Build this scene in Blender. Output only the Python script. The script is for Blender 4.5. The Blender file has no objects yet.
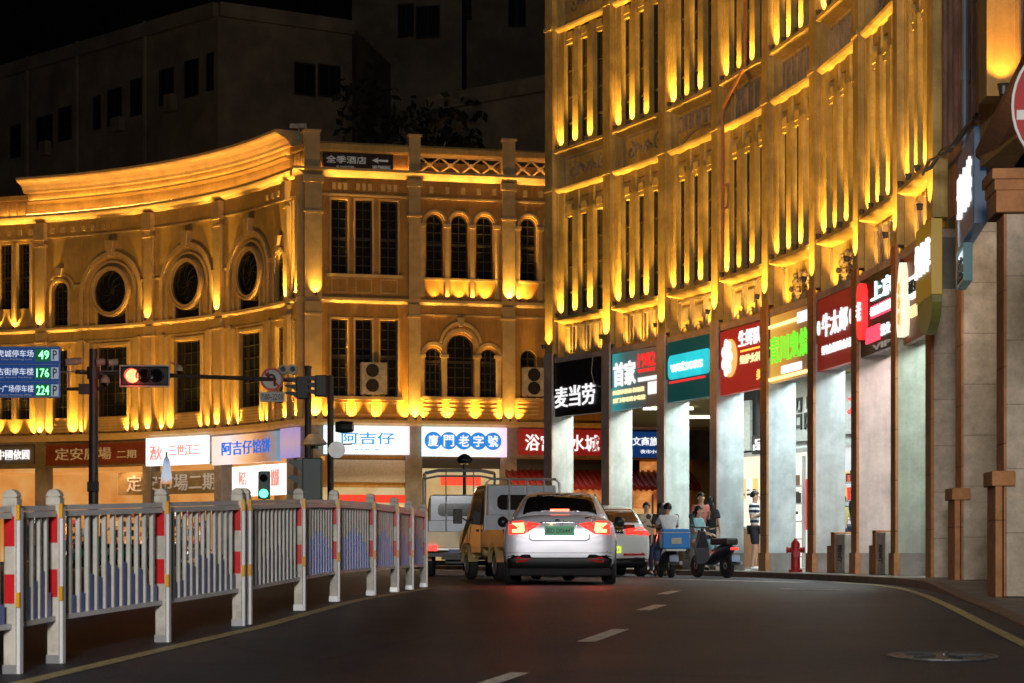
import bpy, bmesh, math, random
from mathutils import Vector, Matrix
from mathutils.bvhtree import BVHTree
random.seed(7)
S = bpy.context.scene
C = S.collection
R = math.radians
PI = math.pi
F = 2200.0; CX = 512.0; CY = 553.0; CZ = 0.5

def wx(px, d): return (px - CX) * d / F
def wz(py, d): return CZ + (CY - py) * d / F
def gz(y):
    return -0.032 * 1.5 * math.log(1 + math.exp(min(60, (24.0 - y) / 1.5)))

# ------------------------------------------------------------------ materials
def new_mat(name):
    m = bpy.data.materials.new(name); m.use_nodes = True
    return m, m.node_tree.nodes, m.node_tree.links, m.node_tree.nodes['Principled BSDF']
def srgb(c): return tuple(((x / 12.92) if x <= .04045 else ((x + .055) / 1.055) ** 2.4) for x in c)
def mat(name, col, rough=.6, metal=0., var=.18, scale=3., bump=.0, bscale=40., coat=0., spec=.5, stain=0., streak=False, trans=0.):
    m, N, L, b = new_mat(name)
    b.inputs['Roughness'].default_value = rough
    b.inputs['Metallic'].default_value = metal
    b.inputs['Coat Weight'].default_value = coat
    b.inputs['Coat Roughness'].default_value = .06
    b.inputs['Specular IOR Level'].default_value = spec
    b.inputs['Transmission Weight'].default_value = trans
    tc = N.new('ShaderNodeTexCoord'); mp = N.new('ShaderNodeMapping')
    if streak: mp.inputs['Scale'].default_value = (4, 4, .35)
    L.new(tc.outputs['Object'], mp.inputs['Vector'])
    n = N.new('ShaderNodeTexNoise'); n.inputs['Scale'].default_value = scale; n.inputs['Detail'].default_value = 6
    L.new(mp.outputs[0], n.inputs['Vector'])
    r = N.new('ShaderNodeValToRGB'); e = r.color_ramp.elements
    e[0].position = .3; e[1].position = .7
    e[0].color = (*[c * (1 - var) for c in col], 1); e[1].color = (*[min(1, c * (1 + var * .6)) for c in col], 1)
    L.new(n.outputs['Fac'], r.inputs['Fac'])
    out = r.outputs['Color']
    if stain > 0:
        n2 = N.new('ShaderNodeTexNoise'); n2.inputs['Scale'].default_value = scale * .35; n2.inputs['Detail'].default_value = 9; n2.inputs['Roughness'].default_value = .7
        L.new(tc.outputs['Object'], n2.inputs['Vector'])
        r2 = N.new('ShaderNodeValToRGB'); r2.color_ramp.elements[0].position = .42; r2.color_ramp.elements[1].position = .62
        r2.color_ramp.elements[0].color = (1 - stain, 1 - stain, 1 - stain, 1); r2.color_ramp.elements[1].color = (1, 1, 1, 1)
        L.new(n2.outputs['Fac'], r2.inputs['Fac'])
        mx = N.new('ShaderNodeMix'); mx.data_type = 'RGBA'; mx.blend_type = 'MULTIPLY'; mx.inputs[0].default_value = 1
        L.new(out, mx.inputs[6]); L.new(r2.outputs[0], mx.inputs[7]); out = mx.outputs[2]
    L.new(out, b.inputs['Base Color'])
    if bump > 0:
        n3 = N.new('ShaderNodeTexNoise'); n3.inputs['Scale'].default_value = bscale; n3.inputs['Detail'].default_value = 5
        L.new(tc.outputs['Object'], n3.inputs['Vector'])
        bp = N.new('ShaderNodeBump'); bp.inputs['Strength'].default_value = bump; bp.inputs['Distance'].default_value = .02
        L.new(n3.outputs['Fac'], bp.inputs['Height']); L.new(bp.outputs[0], b.inputs['Normal'])
    return m
def emit(name, col, strength, base=None, var=.12, scale=2.):
    m, N, L, b = new_mat(name)
    b.inputs['Base Color'].default_value = (*(base or [c * .5 for c in col]), 1)
    b.inputs['Roughness'].default_value = .4
    tc = N.new('ShaderNodeTexCoord'); n = N.new('ShaderNodeTexNoise'); n.inputs['Scale'].default_value = scale
    L.new(tc.outputs['Object'], n.inputs['Vector'])
    r = N.new('ShaderNodeValToRGB'); e = r.color_ramp.elements; e[0].position = .3; e[1].position = .7
    e[0].color = (*[c * (1 - var) for c in col], 1); e[1].color = (*col, 1)
    L.new(n.outputs['Fac'], r.inputs['Fac']); L.new(r.outputs[0], b.inputs['Emission Color'])
    b.inputs['Emission Strength'].default_value = strength
    return m
def gradient_emit(name, cols, strength, axis=0, lo=0., hi=1.):
    """emissive face whose printed colours run across it (object coordinates)"""
    m, N, L, b = new_mat(name)
    tc = N.new('ShaderNodeTexCoord'); sp = N.new('ShaderNodeSeparateXYZ'); L.new(tc.outputs['Generated'], sp.inputs[0])
    nz = N.new('ShaderNodeTexNoise'); nz.inputs['Scale'].default_value = 3; L.new(tc.outputs['Generated'], nz.inputs['Vector'])
    ma = N.new('ShaderNodeMath'); ma.operation = 'MULTIPLY_ADD'; ma.inputs[1].default_value = .25
    L.new(nz.outputs['Fac'], ma.inputs[0]); L.new(sp.outputs[axis], ma.inputs[2])
    mb = N.new('ShaderNodeMath'); mb.operation = 'SUBTRACT'; mb.inputs[1].default_value = .125; L.new(ma.outputs[0], mb.inputs[0])
    r = N.new('ShaderNodeValToRGB'); e = r.color_ramp.elements
    while len(e) < len(cols): e.new(.5)
    for i, (p, c) in enumerate(cols): e[i].position = p; e[i].color = (*c, 1)
    L.new(mb.outputs[0], r.inputs['Fac']); L.new(r.outputs[0], b.inputs['Emission Color'])
    b.inputs['Base Color'].default_value = (.3, .3, .3, 1)
    b.inputs['Emission Strength'].default_value = strength
    return m
def shop_emit(name, cols, strength, sx=1.2, sz=2.4):
    """a lit shop interior: goods and panels as blocks of different brightness"""
    m, N, L, b = new_mat(name)
    tc = N.new('ShaderNodeTexCoord'); mp = N.new('ShaderNodeMapping'); mp.inputs['Scale'].default_value = (sx, sx, sz)
    L.new(tc.outputs['Object'], mp.inputs['Vector'])
    v = N.new('ShaderNodeTexVoronoi'); v.distance = 'CHEBYCHEV'; v.inputs['Scale'].default_value = 2.2; v.inputs['Randomness'].default_value = .8; L.new(mp.outputs[0], v.inputs['Vector'])
    n = N.new('ShaderNodeTexNoise'); n.inputs['Scale'].default_value = 1.1; n.inputs['Detail'].default_value = 5; L.new(mp.outputs[0], n.inputs['Vector'])
    sc = N.new('ShaderNodeSeparateColor'); L.new(v.outputs['Color'], sc.inputs[0])
    mx = N.new('ShaderNodeMath'); mx.operation = 'MULTIPLY_ADD'; mx.inputs[1].default_value = .05; L.new(sc.outputs[0], mx.inputs[0])
    ms = N.new('ShaderNodeMath'); ms.operation = 'MULTIPLY'; ms.inputs[1].default_value = .95; L.new(n.outputs['Fac'], ms.inputs[0]); L.new(ms.outputs[0], mx.inputs[2])
    r = N.new('ShaderNodeValToRGB'); e = r.color_ramp.elements
    while len(e) < len(cols): e.new(.5)
    for i, (p, c) in enumerate(cols): e[i].position = p; e[i].color = (*c, 1)
    L.new(mx.outputs[0], r.inputs['Fac']); L.new(r.outputs[0], b.inputs['Emission Color'])
    b.inputs['Base Color'].default_value = (.1, .08, .06, 1)
    b.inputs['Emission Strength'].default_value = strength
    return m
def stone_blocks(name, col, course=.7, mortar=.35):
    m, N, L, b = new_mat(name)
    b.inputs['Roughness'].default_value = .8
    tc = N.new('ShaderNodeTexCoord'); sp = N.new('ShaderNodeSeparateXYZ'); L.new(tc.outputs['Object'], sp.inputs[0])
    d = N.new('ShaderNodeMath'); d.operation = 'DIVIDE'; d.inputs[1].default_value = course; L.new(sp.outputs[2], d.inputs[0])
    fr = N.new('ShaderNodeMath'); fr.operation = 'FRACT'; L.new(d.outputs[0], fr.inputs[0])
    r = N.new('ShaderNodeValToRGB'); e = r.color_ramp.elements; e[0].position = .0; e[0].color = (mortar, mortar, mortar, 1); e[1].position = .022; e[1].color = (1, 1, 1, 1)
    L.new(fr.outputs[0], r.inputs['Fac'])
    n = N.new('ShaderNodeTexNoise'); n.inputs['Scale'].default_value = 5; n.inputs['Detail'].default_value = 10; n.inputs['Roughness'].default_value = .7; L.new(tc.outputs['Object'], n.inputs['Vector'])
    r2 = N.new('ShaderNodeValToRGB'); e = r2.color_ramp.elements; e[0].position = .3; e[1].position = .72
    e[0].color = (*[c * .6 for c in col], 1); e[1].color = (*[c * 1.15 for c in col], 1)
    L.new(n.outputs['Fac'], r2.inputs['Fac'])
    mx = N.new('ShaderNodeMix'); mx.data_type = 'RGBA'; mx.blend_type = 'MULTIPLY'; mx.inputs[0].default_value = 1
    L.new(r2.outputs[0], mx.inputs[6]); L.new(r.outputs[0], mx.inputs[7]); L.new(mx.outputs[2], b.inputs['Base Color'])
    bp = N.new('ShaderNodeBump'); bp.inputs['Strength'].default_value = .4; bp.inputs['Distance'].default_value = .02
    ad = N.new('ShaderNodeMath'); ad.operation = 'ADD'; L.new(n.outputs['Fac'], ad.inputs[0]); L.new(r.outputs[0], ad.inputs[1])
    L.new(ad.outputs[0], bp.inputs['Height']); L.new(bp.outputs[0], b.inputs['Normal'])
    return m

M = {}
M['cream'] = mat('cream render', (.62, .42, .15), .75, var=.12, stain=.28, bump=.12, streak=True)
M['cream2'] = mat('ochre render', (.56, .31, .085), .75, var=.15, stain=.25, bump=.12, streak=True)
M['trim'] = mat('pale moulding', (.68, .50, .26), .7, var=.12, stain=.2, bump=.1)
M['rcream'] = mat('weathered cream plaster', (.60, .43, .15), .8, var=.16, stain=.42, bump=.2, streak=True)
M['pink'] = mat('pinkish granite render', (.64, .46, .38), .7, var=.15, stain=.3, bump=.15)
M['white_wall'] = mat('white painted column', (.62, .67, .65), .6, var=.10, stain=.38, scale=2.2, bump=.12, streak=True)
M['apron'] = mat('carved plaster', (.42, .34, .25), .85, var=.2, stain=.45, bump=.25)
M['brown'] = stone_blocks('brown stone', (.50, .22, .085), .86, .35)
M['stone'] = stone_blocks('pale granite blocks', (.58, .48, .37), .72, .45)
M['plinth'] = mat('dark plinth stone', (.16, .09, .06), .6, var=.3, bump=.2)
M['glass'] = mat('dark window glass', (.012, .014, .016), .05, var=.1, spec=1., bump=.12, bscale=1.3)
M['frame'] = mat('dark window bars', (.03, .03, .028), .5)
M['frame_w'] = mat('pale window bars', (.035, .03, .02), .5)
M['dark_wall'] = mat('unlit brown wall', (.30, .25, .18), .9, var=.2, stain=.4, scale=.6)
M['black'] = mat('black plastic', (.015, .015, .016), .45)
M['rubber'] = mat('tyre rubber', (.018, .018, .018), .8, var=.2)
M['chrome'] = mat('chrome', (.75, .75, .75), .18, 1., var=.05)
M['steel'] = mat('galvanised steel', (.5, .5, .5), .4, .7, var=.2)
M['grey_paint'] = mat('grey painted metal', (.075, .06, .055), .45, .3, var=.2)
M['white_paint'] = mat('white barrier paint', (.66, .60, .50), .5, var=.12, stain=.35, scale=9)
M['rail_paint'] = mat('pale silver rail paint', (.72, .71, .72), .4, .0, var=.1)
M['fence_bar'] = mat('barrier bar paint', (.60, .58, .52), .45, var=.12, stain=.15, scale=9)
M['blue_paint'] = mat('blue barrier paint', (.17, .22, .62), .45, var=.2, scale=6)
M['red_refl'] = mat('red reflective tape', (.62, .012, .015), .35, var=.15, scale=8)
M['amber'] = mat('amber reflector', (.75, .36, .02), .3, var=.15)
M['car_white'] = mat('pearl white car paint', (.78, .77, .84), .28, .15, var=.03, coat=.8)
M['car_white2'] = mat('white hatchback paint', (.72, .74, .72), .3, .1, var=.03, coat=.8)
M['car_gold_light'] = mat('silver paint with gold light', (.80, .58, .24), .22, .5, var=.06, coat=.8)  # gold light of the facades put into a silver paint
M['truck_silver'] = mat('silver truck paint', (.42, .46, .52), .42, .2, var=.08, coat=.6)
M['truck_white'] = mat('white truck paint with warm light', (.74, .58, .34), .4, .1, var=.12, coat=.4)  # warm street light put into the colour of a white truck
M['car_glass'] = mat('tinted car glass', (.012, .009, .009), .05, var=.05, spec=.9)
M['tail'] = emit('tail lamp glow', (1., .035, .02), 2.6, var=.5, scale=14)
M['tail_core'] = emit('tail lamp core', (1., .33, .12), 5.)
M['tail_dim'] = emit('red lamp lens', (.5, .02, .015), .25, var=.3, scale=10)
M['plate'] = emit('green plate', (.02, .45, .16), .22)
M['ink'] = mat('black ink', (.01, .012, .01), .5)
M['lit_y'] = emit('yellow lit plate', (.75, .85, .08), 1.)
M['skin'] = mat('skin', (.52, .30, .20), .5, var=.08)
M['hair'] = mat('black hair', (.012, .009, .008), .5, var=.3, scale=20)
M['hydrant'] = mat('red hydrant paint', (.42, .012, .012), .35, var=.15, scale=8, coat=.3)
M['box_blue'] = mat('blue delivery box', (.02, .22, .62), .45, var=.12)
M['led_amber'] = emit('amber lamp lens', (1., .62, .2), 3.)
MD = [mat('dark goods', (.05, .03, .02), .6), emit('warm poster', (1., .55, .2), .7), emit('white poster', (1., .95, .85), .9), mat('brown counter', (.22, .10, .05), .5), emit('red poster', (.8, .06, .04), .6), mat('steel shelf', (.35, .35, .36), .4)]
def stock(fn, u0, u1, n, seed, parent, z0=.15, z1=3.0, name='shop_display'):
    rnd = random.Random(seed); q = MB(fn); w_ = u1 - u0; k = 0
    for c in range(max(1, int(w_ / 1.1))):
        a = u0 + c * 1.1 + .08; b = min(a + .95, u1 - .05); kind = rnd.random()
        if kind < .45:
            for j in range(5):
                z = z0 + .25 + j * .42; q.box(a, b, n, n + .25, z, z + .03, 5); x = a + .04
                while x < b - .08:
                    s_ = rnd.uniform(.05, .14); q.box(x, min(x + s_, b), n + .02, n + .2, z + .031, z + .04 + rnd.uniform(.08, .3), rnd.choice([0, 1, 2, 3, 4, 0])); x += s_ + rnd.uniform(.01, .06)
        elif kind < .75:
            q.box(a, b, n, n + .5, z0, z0 + .95, 3); q.box(a - .02, b + .02, n, n + .54, z0 + .951, z0 + 1.0, 5)
            for j in range(3): q.box(a + j * .3 + .03, a + j * .3 + .27, n, n + .03, z0 + 1.7, z0 + 2.2, rnd.choice([1, 2, 4])); q.box(a + j * .3 + .05, a + j * .3 + .25, n + .031, n + .035, z0 + 1.78, z0 + 1.84, 0); q.box(a + j * .3 + .05, a + j * .3 + .2, n + .031, n + .035, z0 + 1.9, z0 + 1.94, 0)
        else:
            q.box(a, a + .06, n, n + .08, z0, z1 - .1, 5); q.box(b - .06, b, n, n + .08, z0, z1 - .1, 5); q.box(a + .1, b - .1, n, n + .03, z0 + .9, z0 + 2.1, rnd.choice([1, 2, 4, 0])); q.box(a + .2, b - .2, n + .031, n + .04, z0 + 1.2, z0 + 1.7, rnd.choice([0, 2, 3]))
    return q.build(name, MD, parent)
M['strip'] = emit('amber light strip', (1., .50, .10), 8., var=.3, scale=6)
M['white_led'] = emit('white glowing letters', (1., 1., 1.), 1.02)
M['strip_hi'] = emit('strong amber light strip', (1., .50, .11), 30.)
M['cyan_led'] = emit('cyan glow', (.02, .52, .62), 1.3, var=.3)
M['red_led'] = emit('red glow', (.9, .03, .03), 1.2)
M['pink_led'] = emit('pink red glow', (.9, .06, .12), 1.6)
M['green_led'] = emit('green glow letters', (.18, .9, .04), 1.1)
M['warm_led'] = emit('warm white letters', (1., .82, .42), 1.1)
M['dim_letters'] = emit('pale grey raised letters', (.8, .75, .65), .16, base=(.5, .47, .42))
M['gold_letters'] = emit('dull gold letters', (.8, .6, .3), .16, base=(.5, .38, .2))
M['tube'] = emit('fluorescent tube', (.95, 1., .95), 7.)
M['concrete'] = mat('concrete', (.30, .27, .24), .85, var=.2, stain=.3, bump=.2)
M['paving'] = mat('granite paving', (.22, .20, .18), .6, var=.25, stain=.3, bump=.15)

def asphalt():
    m, N, L, b = new_mat('asphalt')
    tc = N.new('ShaderNodeTexCoord')
    n = N.new('ShaderNodeTexNoise'); n.inputs['Scale'].default_value = 38; n.inputs['Detail'].default_value = 8; n.inputs['Roughness'].default_value = .8
    L.new(tc.outputs['Object'], n.inputs['Vector'])
    n2 = N.new('ShaderNodeTexNoise'); n2.inputs['Scale'].default_value = .55; n2.inputs['Detail'].default_value = 7; L.new(tc.outputs['Object'], n2.inputs['Vector'])
    r = N.new('ShaderNodeValToRGB'); e = r.color_ramp.elements; e[0].position = .33; e[1].position = .72
    e[0].color = (.004, .007, .011, 1); e[1].color = (.060, .078, .102, 1); L.new(n.outputs['Fac'], r.inputs['Fac'])
    r2 = N.new('ShaderNodeValToRGB'); e = r2.color_ramp.elements; e[0].position = .35; e[1].position = .65
    e[0].color = (.62, .62, .62, 1); e[1].color = (1.1, 1.1, 1.1, 1); L.new(n2.outputs['Fac'], r2.inputs['Fac'])
    mx = N.new('ShaderNodeMix'); mx.data_type = 'RGBA'; mx.blend_type = 'MULTIPLY'; mx.inputs[0].default_value = 1
    L.new(r.outputs[0], mx.inputs[6]); L.new(r2.outputs[0], mx.inputs[7]); L.new(mx.outputs[2], b.inputs['Base Color'])
    vc = N.new('ShaderNodeTexVoronoi'); vc.feature = 'DISTANCE_TO_EDGE'; vc.inputs['Scale'].default_value = .33
    wn = N.new('ShaderNodeTexNoise'); wn.inputs['Scale'].default_value = 2.2; wn.inputs['Detail'].default_value = 6; L.new(tc.outputs['Object'], wn.inputs['Vector'])
    wm = N.new('ShaderNodeMix'); wm.data_type = 'RGBA'; wm.inputs[0].default_value = .22; L.new(tc.outputs['Object'], wm.inputs[6]); L.new(wn.outputs['Color'], wm.inputs[7]); L.new(wm.outputs[2], vc.inputs['Vector'])
    rc = N.new('ShaderNodeValToRGB'); e = rc.color_ramp.elements; e[0].position = .0; e[0].color = (.35, .35, .35, 1); e[1].position = .012; e[1].color = (1, 1, 1, 1); L.new(vc.outputs['Distance'], rc.inputs['Fac'])
    mk = N.new('ShaderNodeMix'); mk.data_type = 'RGBA'; mk.blend_type = 'MULTIPLY'; mk.inputs[0].default_value = .8; L.new(mx.outputs[2], mk.inputs[6]); L.new(rc.outputs[0], mk.inputs[7]); L.new(mk.outputs[2], b.inputs['Base Color'])
    rr = N.new('ShaderNodeMapRange'); b.inputs['Specular IOR Level'].default_value = .22; rr.inputs['To Min'].default_value = .36; rr.inputs['To Max'].default_value = .62
    L.new(n2.outputs['Fac'], rr.inputs['Value']); L.new(rr.outputs[0], b.inputs['Roughness'])
    v = N.new('ShaderNodeTexVoronoi'); v.inputs['Scale'].default_value = 60; L.new(tc.outputs['Object'], v.inputs['Vector'])
    bp = N.new('ShaderNodeBump'); bp.inputs['Strength'].default_value = .9; bp.inputs['Distance'].default_value = .016
    L.new(v.outputs['Distance'], bp.inputs['Height']); L.new(bp.outputs[0], b.inputs['Normal'])
    return m
M['asphalt'] = asphalt()
def worn(name, col):
    m, N, L, b = new_mat(name)
    tc = N.new('ShaderNodeTexCoord'); n = N.new('ShaderNodeTexNoise'); n.inputs['Scale'].default_value = 14; n.inputs['Detail'].default_value = 10; n.inputs['Roughness'].default_value = .75
    L.new(tc.outputs['Object'], n.inputs['Vector'])
    r = N.new('ShaderNodeValToRGB'); e = r.color_ramp.elements; e[0].position = .36; e[1].position = .5
    e[0].color = (.09, .09, .085, 1); e[1].color = (*col, 1); L.new(n.outputs['Fac'], r.inputs['Fac']); L.new(r.outputs[0], b.inputs['Base Color'])
    b.inputs['Roughness'].default_value = .6
    return m
M['line_white'] = worn('worn white road paint', (.80, .74, .62))
M['line_yellow'] = worn('worn yellow road paint', (.50, .40, .16))

# ------------------------------------------------------------------ mesh helpers
def ident(u, n, z): return (u, n, z)
class MB:
    def __init__(s, fn=None): s.v = []; s.f = []; s.m = []; s.fn = fn or ident
    def add(s, pts, faces, mi=0, fn=None):
        g = fn or s.fn; b = len(s.v)
        s.v += [Vector(g(*p)) for p in pts]
        s.f += [tuple(b + i for i in q) for q in faces]; s.m += [mi] * len(faces)
    def box(s, u0, u1, n0, n1, z0, z1, mi=0, seg=1):
        pts = []
        for i in range(seg + 1):
            u = u0 + (u1 - u0) * i / seg
            pts += [(u, n0, z0), (u, n1, z0), (u, n1, z1), (u, n0, z1)]
        fs = [(0, 1, 2, 3), tuple(4 * seg + k for k in (3, 2, 1, 0))]
        for i in range(seg):
            a = 4 * i; b = a + 4
            for k in range(4):
                j = (k + 1) % 4; fs.append((a + k, b + k, b + j, a + j))
        s.add(pts, fs, mi); return s
    def profile(s, u0, u1, prof, mi=0, seg=1):
        """sweep a closed (n, z) profile along u"""
        k = len(prof); pts = []
        for i in range(seg + 1):
            u = u0 + (u1 - u0) * i / seg
            pts += [(u, p[0], p[1]) for p in prof]
        fs = [tuple(range(k)), tuple(seg * k + q for q in reversed(range(k)))]
        for i in range(seg):
            for q in range(k):
                j = (q + 1) % k; fs.append((i * k + q, (i + 1) * k + q, (i + 1) * k + j, i * k + j))
        s.add(pts, fs, mi); return s
    def prism(s, poly, n0, n1, mi=0):
        """closed (u, z) outline extruded from n0 to n1"""
        k = len(poly); pts = [(p[0], n0, p[1]) for p in poly] + [(p[0], n1, p[1]) for p in poly]
        fs = [tuple(range(k)), tuple(2 * k - 1 - i for i in range(k))]
        for i in range(k):
            j = (i + 1) % k; fs.append((i, k + i, k + j, j))
        s.add(pts, fs, mi); return s
    def arcband(s, uc, zc, r0, r1, a0, a1, n0, n1, mi=0, seg=16, sx=1., sz=1.):
        pts = []
        for i in range(seg + 1):
            a = a0 + (a1 - a0) * i / seg; c, q = math.cos(a), math.sin(a)
            for r, n in ((r0, n0), (r1, n0), (r1, n1), (r0, n1)):
                pts.append((uc + r * c * sx, n, zc + r * q * sz))
        fs = []
        for i in range(seg):
            for k in range(4):
                j = (k + 1) % 4; fs.append((4 * i + k, 4 * i + j, 4 * i + 4 + j, 4 * i + 4 + k))
        if abs(a1 - a0) < 2 * PI - .01: fs += [(3, 2, 1, 0), tuple(4 * seg + k for k in (0, 1, 2, 3))]
        s.add(pts, fs, mi); return s
    def spandrel(s, u0, u1, zs, r, ztop, n0, n1, mi=0, seg=10):
        """wall above an arched opening centred between u0 and u1, springing at zs"""
        uc = (u0 + u1) / 2; h = (u1 - u0) / 2
        for i in range(seg):
            a, b = PI - PI * i / seg, PI - PI * (i + 1) / seg
            ua, za = uc + h * math.cos(a), zs + r * math.sin(a); ub, zb = uc + h * math.cos(b), zs + r * math.sin(b)
            s.prism([(ua, za), (ub, zb), (ub, ztop), (ua, ztop)], n0, n1, mi)
        return s
    def disc(s, uc, zc, r, n0, n1, mi=0, seg=28, sx=1., sz=1.):
        return s.prism([(uc + r * sx * math.cos(2 * PI * i / seg), zc + r * sz * math.sin(2 * PI * i / seg)) for i in range(seg)], n0, n1, mi)
    def tube(s, path, r, sides=8, mi=0):
        path = [Vector(s.fn(*p)) for p in path]; b0 = len(s.v); n = len(path)
        rs = r if isinstance(r, (list, tuple)) else [r] * n
        up = Vector((0, 0, 1))
        for i, p in enumerate(path):
            t = (path[min(i + 1, n - 1)] - path[max(i - 1, 0)]).normalized()
            a = t.cross(up if abs(t.z) < .9 else Vector((1, 0, 0))).normalized(); bb = t.cross(a).normalized()
            for k in range(sides):
                q = 2 * PI * k / sides; s.v.append(p + (a * math.cos(q) + bb * math.sin(q)) * rs[i])
        for i in range(n - 1):
            for k in range(sides):
                j = (k + 1) % sides; s.f.append((b0 + i * sides + k, b0 + i * sides + j, b0 + (i + 1) * sides + j, b0 + (i + 1) * sides + k)); s.m.append(mi)
        s.f.append(tuple(b0 + k for k in reversed(range(sides)))); s.m.append(mi)
        s.f.append(tuple(b0 + (n - 1) * sides + k for k in range(sides))); s.m.append(mi)
        return s
    def lathe(s, c, prof, axis='z', sides=16, mi=0):
        """profile of (radius, along) about an axis through c"""
        b0 = len(s.v); c = Vector(c)
        for r, h in prof:
            for k in range(sides):
                q = 2 * PI * k / sides; a, b = r * math.cos(q), r * math.sin(q)
                o = {'z': (a, b, h), 'x': (h, a, b), 'y': (a, h, b)}[axis]
                s.v.append(Vector(s.fn(*(c + Vector(o)))))
        n = len(prof)
        for i in range(n - 1):
            for k in range(sides):
                j = (k + 1) % sides; s.f.append((b0 + i * sides + k, b0 + i * sides + j, b0 + (i + 1) * sides + j, b0 + (i + 1) * sides + k)); s.m.append(mi)
        s.f.append(tuple(b0 + k for k in reversed(range(sides)))); s.m.append(mi)
        s.f.append(tuple(b0 + (n - 1) * sides + k for k in range(sides))); s.m.append(mi)
        return s
    def clusters(s, name, mats, parent, gap=.04):
        """link each group of touching pieces as a part of its own"""
        n = len(s.v); par = list(range(n))
        def find(i):
            while par[i] != i: par[i] = par[par[i]]; i = par[i]
            return i
        for f in s.f:
            for k in f[1:]: par[find(k)] = find(f[0])
        isl = {}
        for fi, f in enumerate(s.f): isl.setdefault(find(f[0]), []).append(fi)
        items = []
        for fs in isl.values():
            vs = [s.v[i] for fi in fs for i in s.f[fi]]
            items.append([[min(v[k] for v in vs) - gap for k in range(3)], [max(v[k] for v in vs) + gap for k in range(3)], fs])
        g = list(range(len(items)))
        def gf(i):
            while g[i] != i: i = g[i]
            return i
        for i in range(len(items)):
            for j in range(i):
                a, b = items[i], items[j]
                if all(a[0][k] <= b[1][k] and b[0][k] <= a[1][k] for k in range(3)): g[gf(i)] = gf(j)
        grp = {}
        for i in range(len(items)): grp.setdefault(gf(i), []).extend(items[i][2])
        for fs in grp.values():
            q = MB(); rem = {}
            for fi in fs:
                ids = []
                for vi in s.f[fi]:
                    if vi not in rem: rem[vi] = len(q.v); q.v.append(s.v[vi])
                    ids.append(rem[vi])
                q.f.append(tuple(ids)); q.m.append(s.m[fi])
            q.build(name, mats, parent)
    def build(s, name, mats, parent=None, smooth=False, bevel=0, sub=0):
        mats = mats if isinstance(mats, (list, tuple)) else [mats]
        me = bpy.data.meshes.new(name); me.from_pydata([tuple(v) for v in s.v], [], s.f); me.update()
        for m_ in mats: me.materials.append(m_)
        me.polygons.foreach_set('material_index', s.m)
        bm = bmesh.new(); bm.from_mesh(me); bmesh.ops.recalc_face_normals(bm, faces=bm.faces); bm.to_mesh(me); bm.free()
        if smooth: me.polygons.foreach_set('use_smooth', [True] * len(me.polygons))
        o = bpy.data.objects.new(name, me); C.objects.link(o)
        if parent is not None: attach(o, parent)
        if bevel:
            b = o.modifiers.new('bevel', 'BEVEL'); b.width = bevel; b.segments = 2; b.limit_method = 'ANGLE'
        if sub:
            q = o.modifiers.new('sub', 'SUBSURF'); q.levels = sub; q.render_levels = sub
        return o
WORLD = {}
def attach(o, parent):
    """child meshes are written in the coordinates of the thing, or in world coordinates for things built in place"""
    o.parent = parent
    if WORLD.get(parent.name): o.matrix_parent_inverse = WORLD[parent.name].inverted()
def thing(name, label, cat, loc=(0, 0, 0), rz=0., group=None, world=False):
    o = bpy.data.objects.new(name, None); C.objects.link(o); o.empty_display_size = .2
    o.location = loc; o.rotation_euler = (0, 0, rz)
    if world: WORLD[o.name] = Matrix.Translation(Vector(loc)) @ Matrix.Rotation(rz, 4, 'Z')
    tag(o, label, cat, group); return o
def sub_parent(o, parent):
    """a sub-part of a mesh part whose own transform is the identity"""
    o.parent = parent
def tag(o, label, cat, group=None):
    o['label'] = label; o['category'] = cat
    if group: o['group'] = group
    return o
def struct(o): o['kind'] = 'structure'; return o
def frame_fn(org, ax, ay=(0, 0, 1)):
    """u along ax, n outwards, z up"""
    org = Vector(org); ax = Vector(ax).normalized(); nn = ax.cross(Vector((0, 0, 1))).normalized()
    return lambda u, n, z: org + ax * u + nn * n + Vector((0, 0, z))
_txt = {}
def text_mesh(body, bold=.0, ext=.02):
    key = (body, bold, ext)
    if key in _txt: return _txt[key]
    cu = bpy.data.curves.new('t', 'FONT'); cu.body = body; cu.offset = bold; cu.extrude = ext; cu.resolution_u = 2
    cu.align_x = 'LEFT'
    o = bpy.data.objects.new('t', cu); C.objects.link(o)
    dg = bpy.context.evaluated_depsgraph_get(); ev = o.evaluated_get(dg)
    me = bpy.data.meshes.new_from_object(ev)
    vs = [v.co.copy() for v in me.vertices]; fs = [tuple(p.vertices) for p in me.polygons]
    bpy.data.objects.remove(o); bpy.data.curves.remove(cu); bpy.data.meshes.remove(me)
    _txt[key] = (vs, fs); return vs, fs
def letters(mb, body, u0, u1, z0, z1, n, mi=0, bold=.012, thick=.03, shear=0.):
    """fit a line of writing into the rectangle u0..u1, z0..z1 at depth n of the frame"""
    vs, fs = text_mesh(body, bold * .45)
    if not vs: return
    x0 = min(v.x for v in vs); x1 = max(v.x for v in vs); y0 = min(v.y for v in vs); y1 = max(v.y for v in vs)
    pts = [(u0 + (v.x - x0) / (x1 - x0) * (u1 - u0), n + (thick if v.z > 0 else 0), z0 + (v.y - y0) / (y1 - y0) * (z1 - z0) + shear * (v.x - x0) / (x1 - x0)) for v in vs]
    mb.add(pts, fs, mi)

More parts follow.
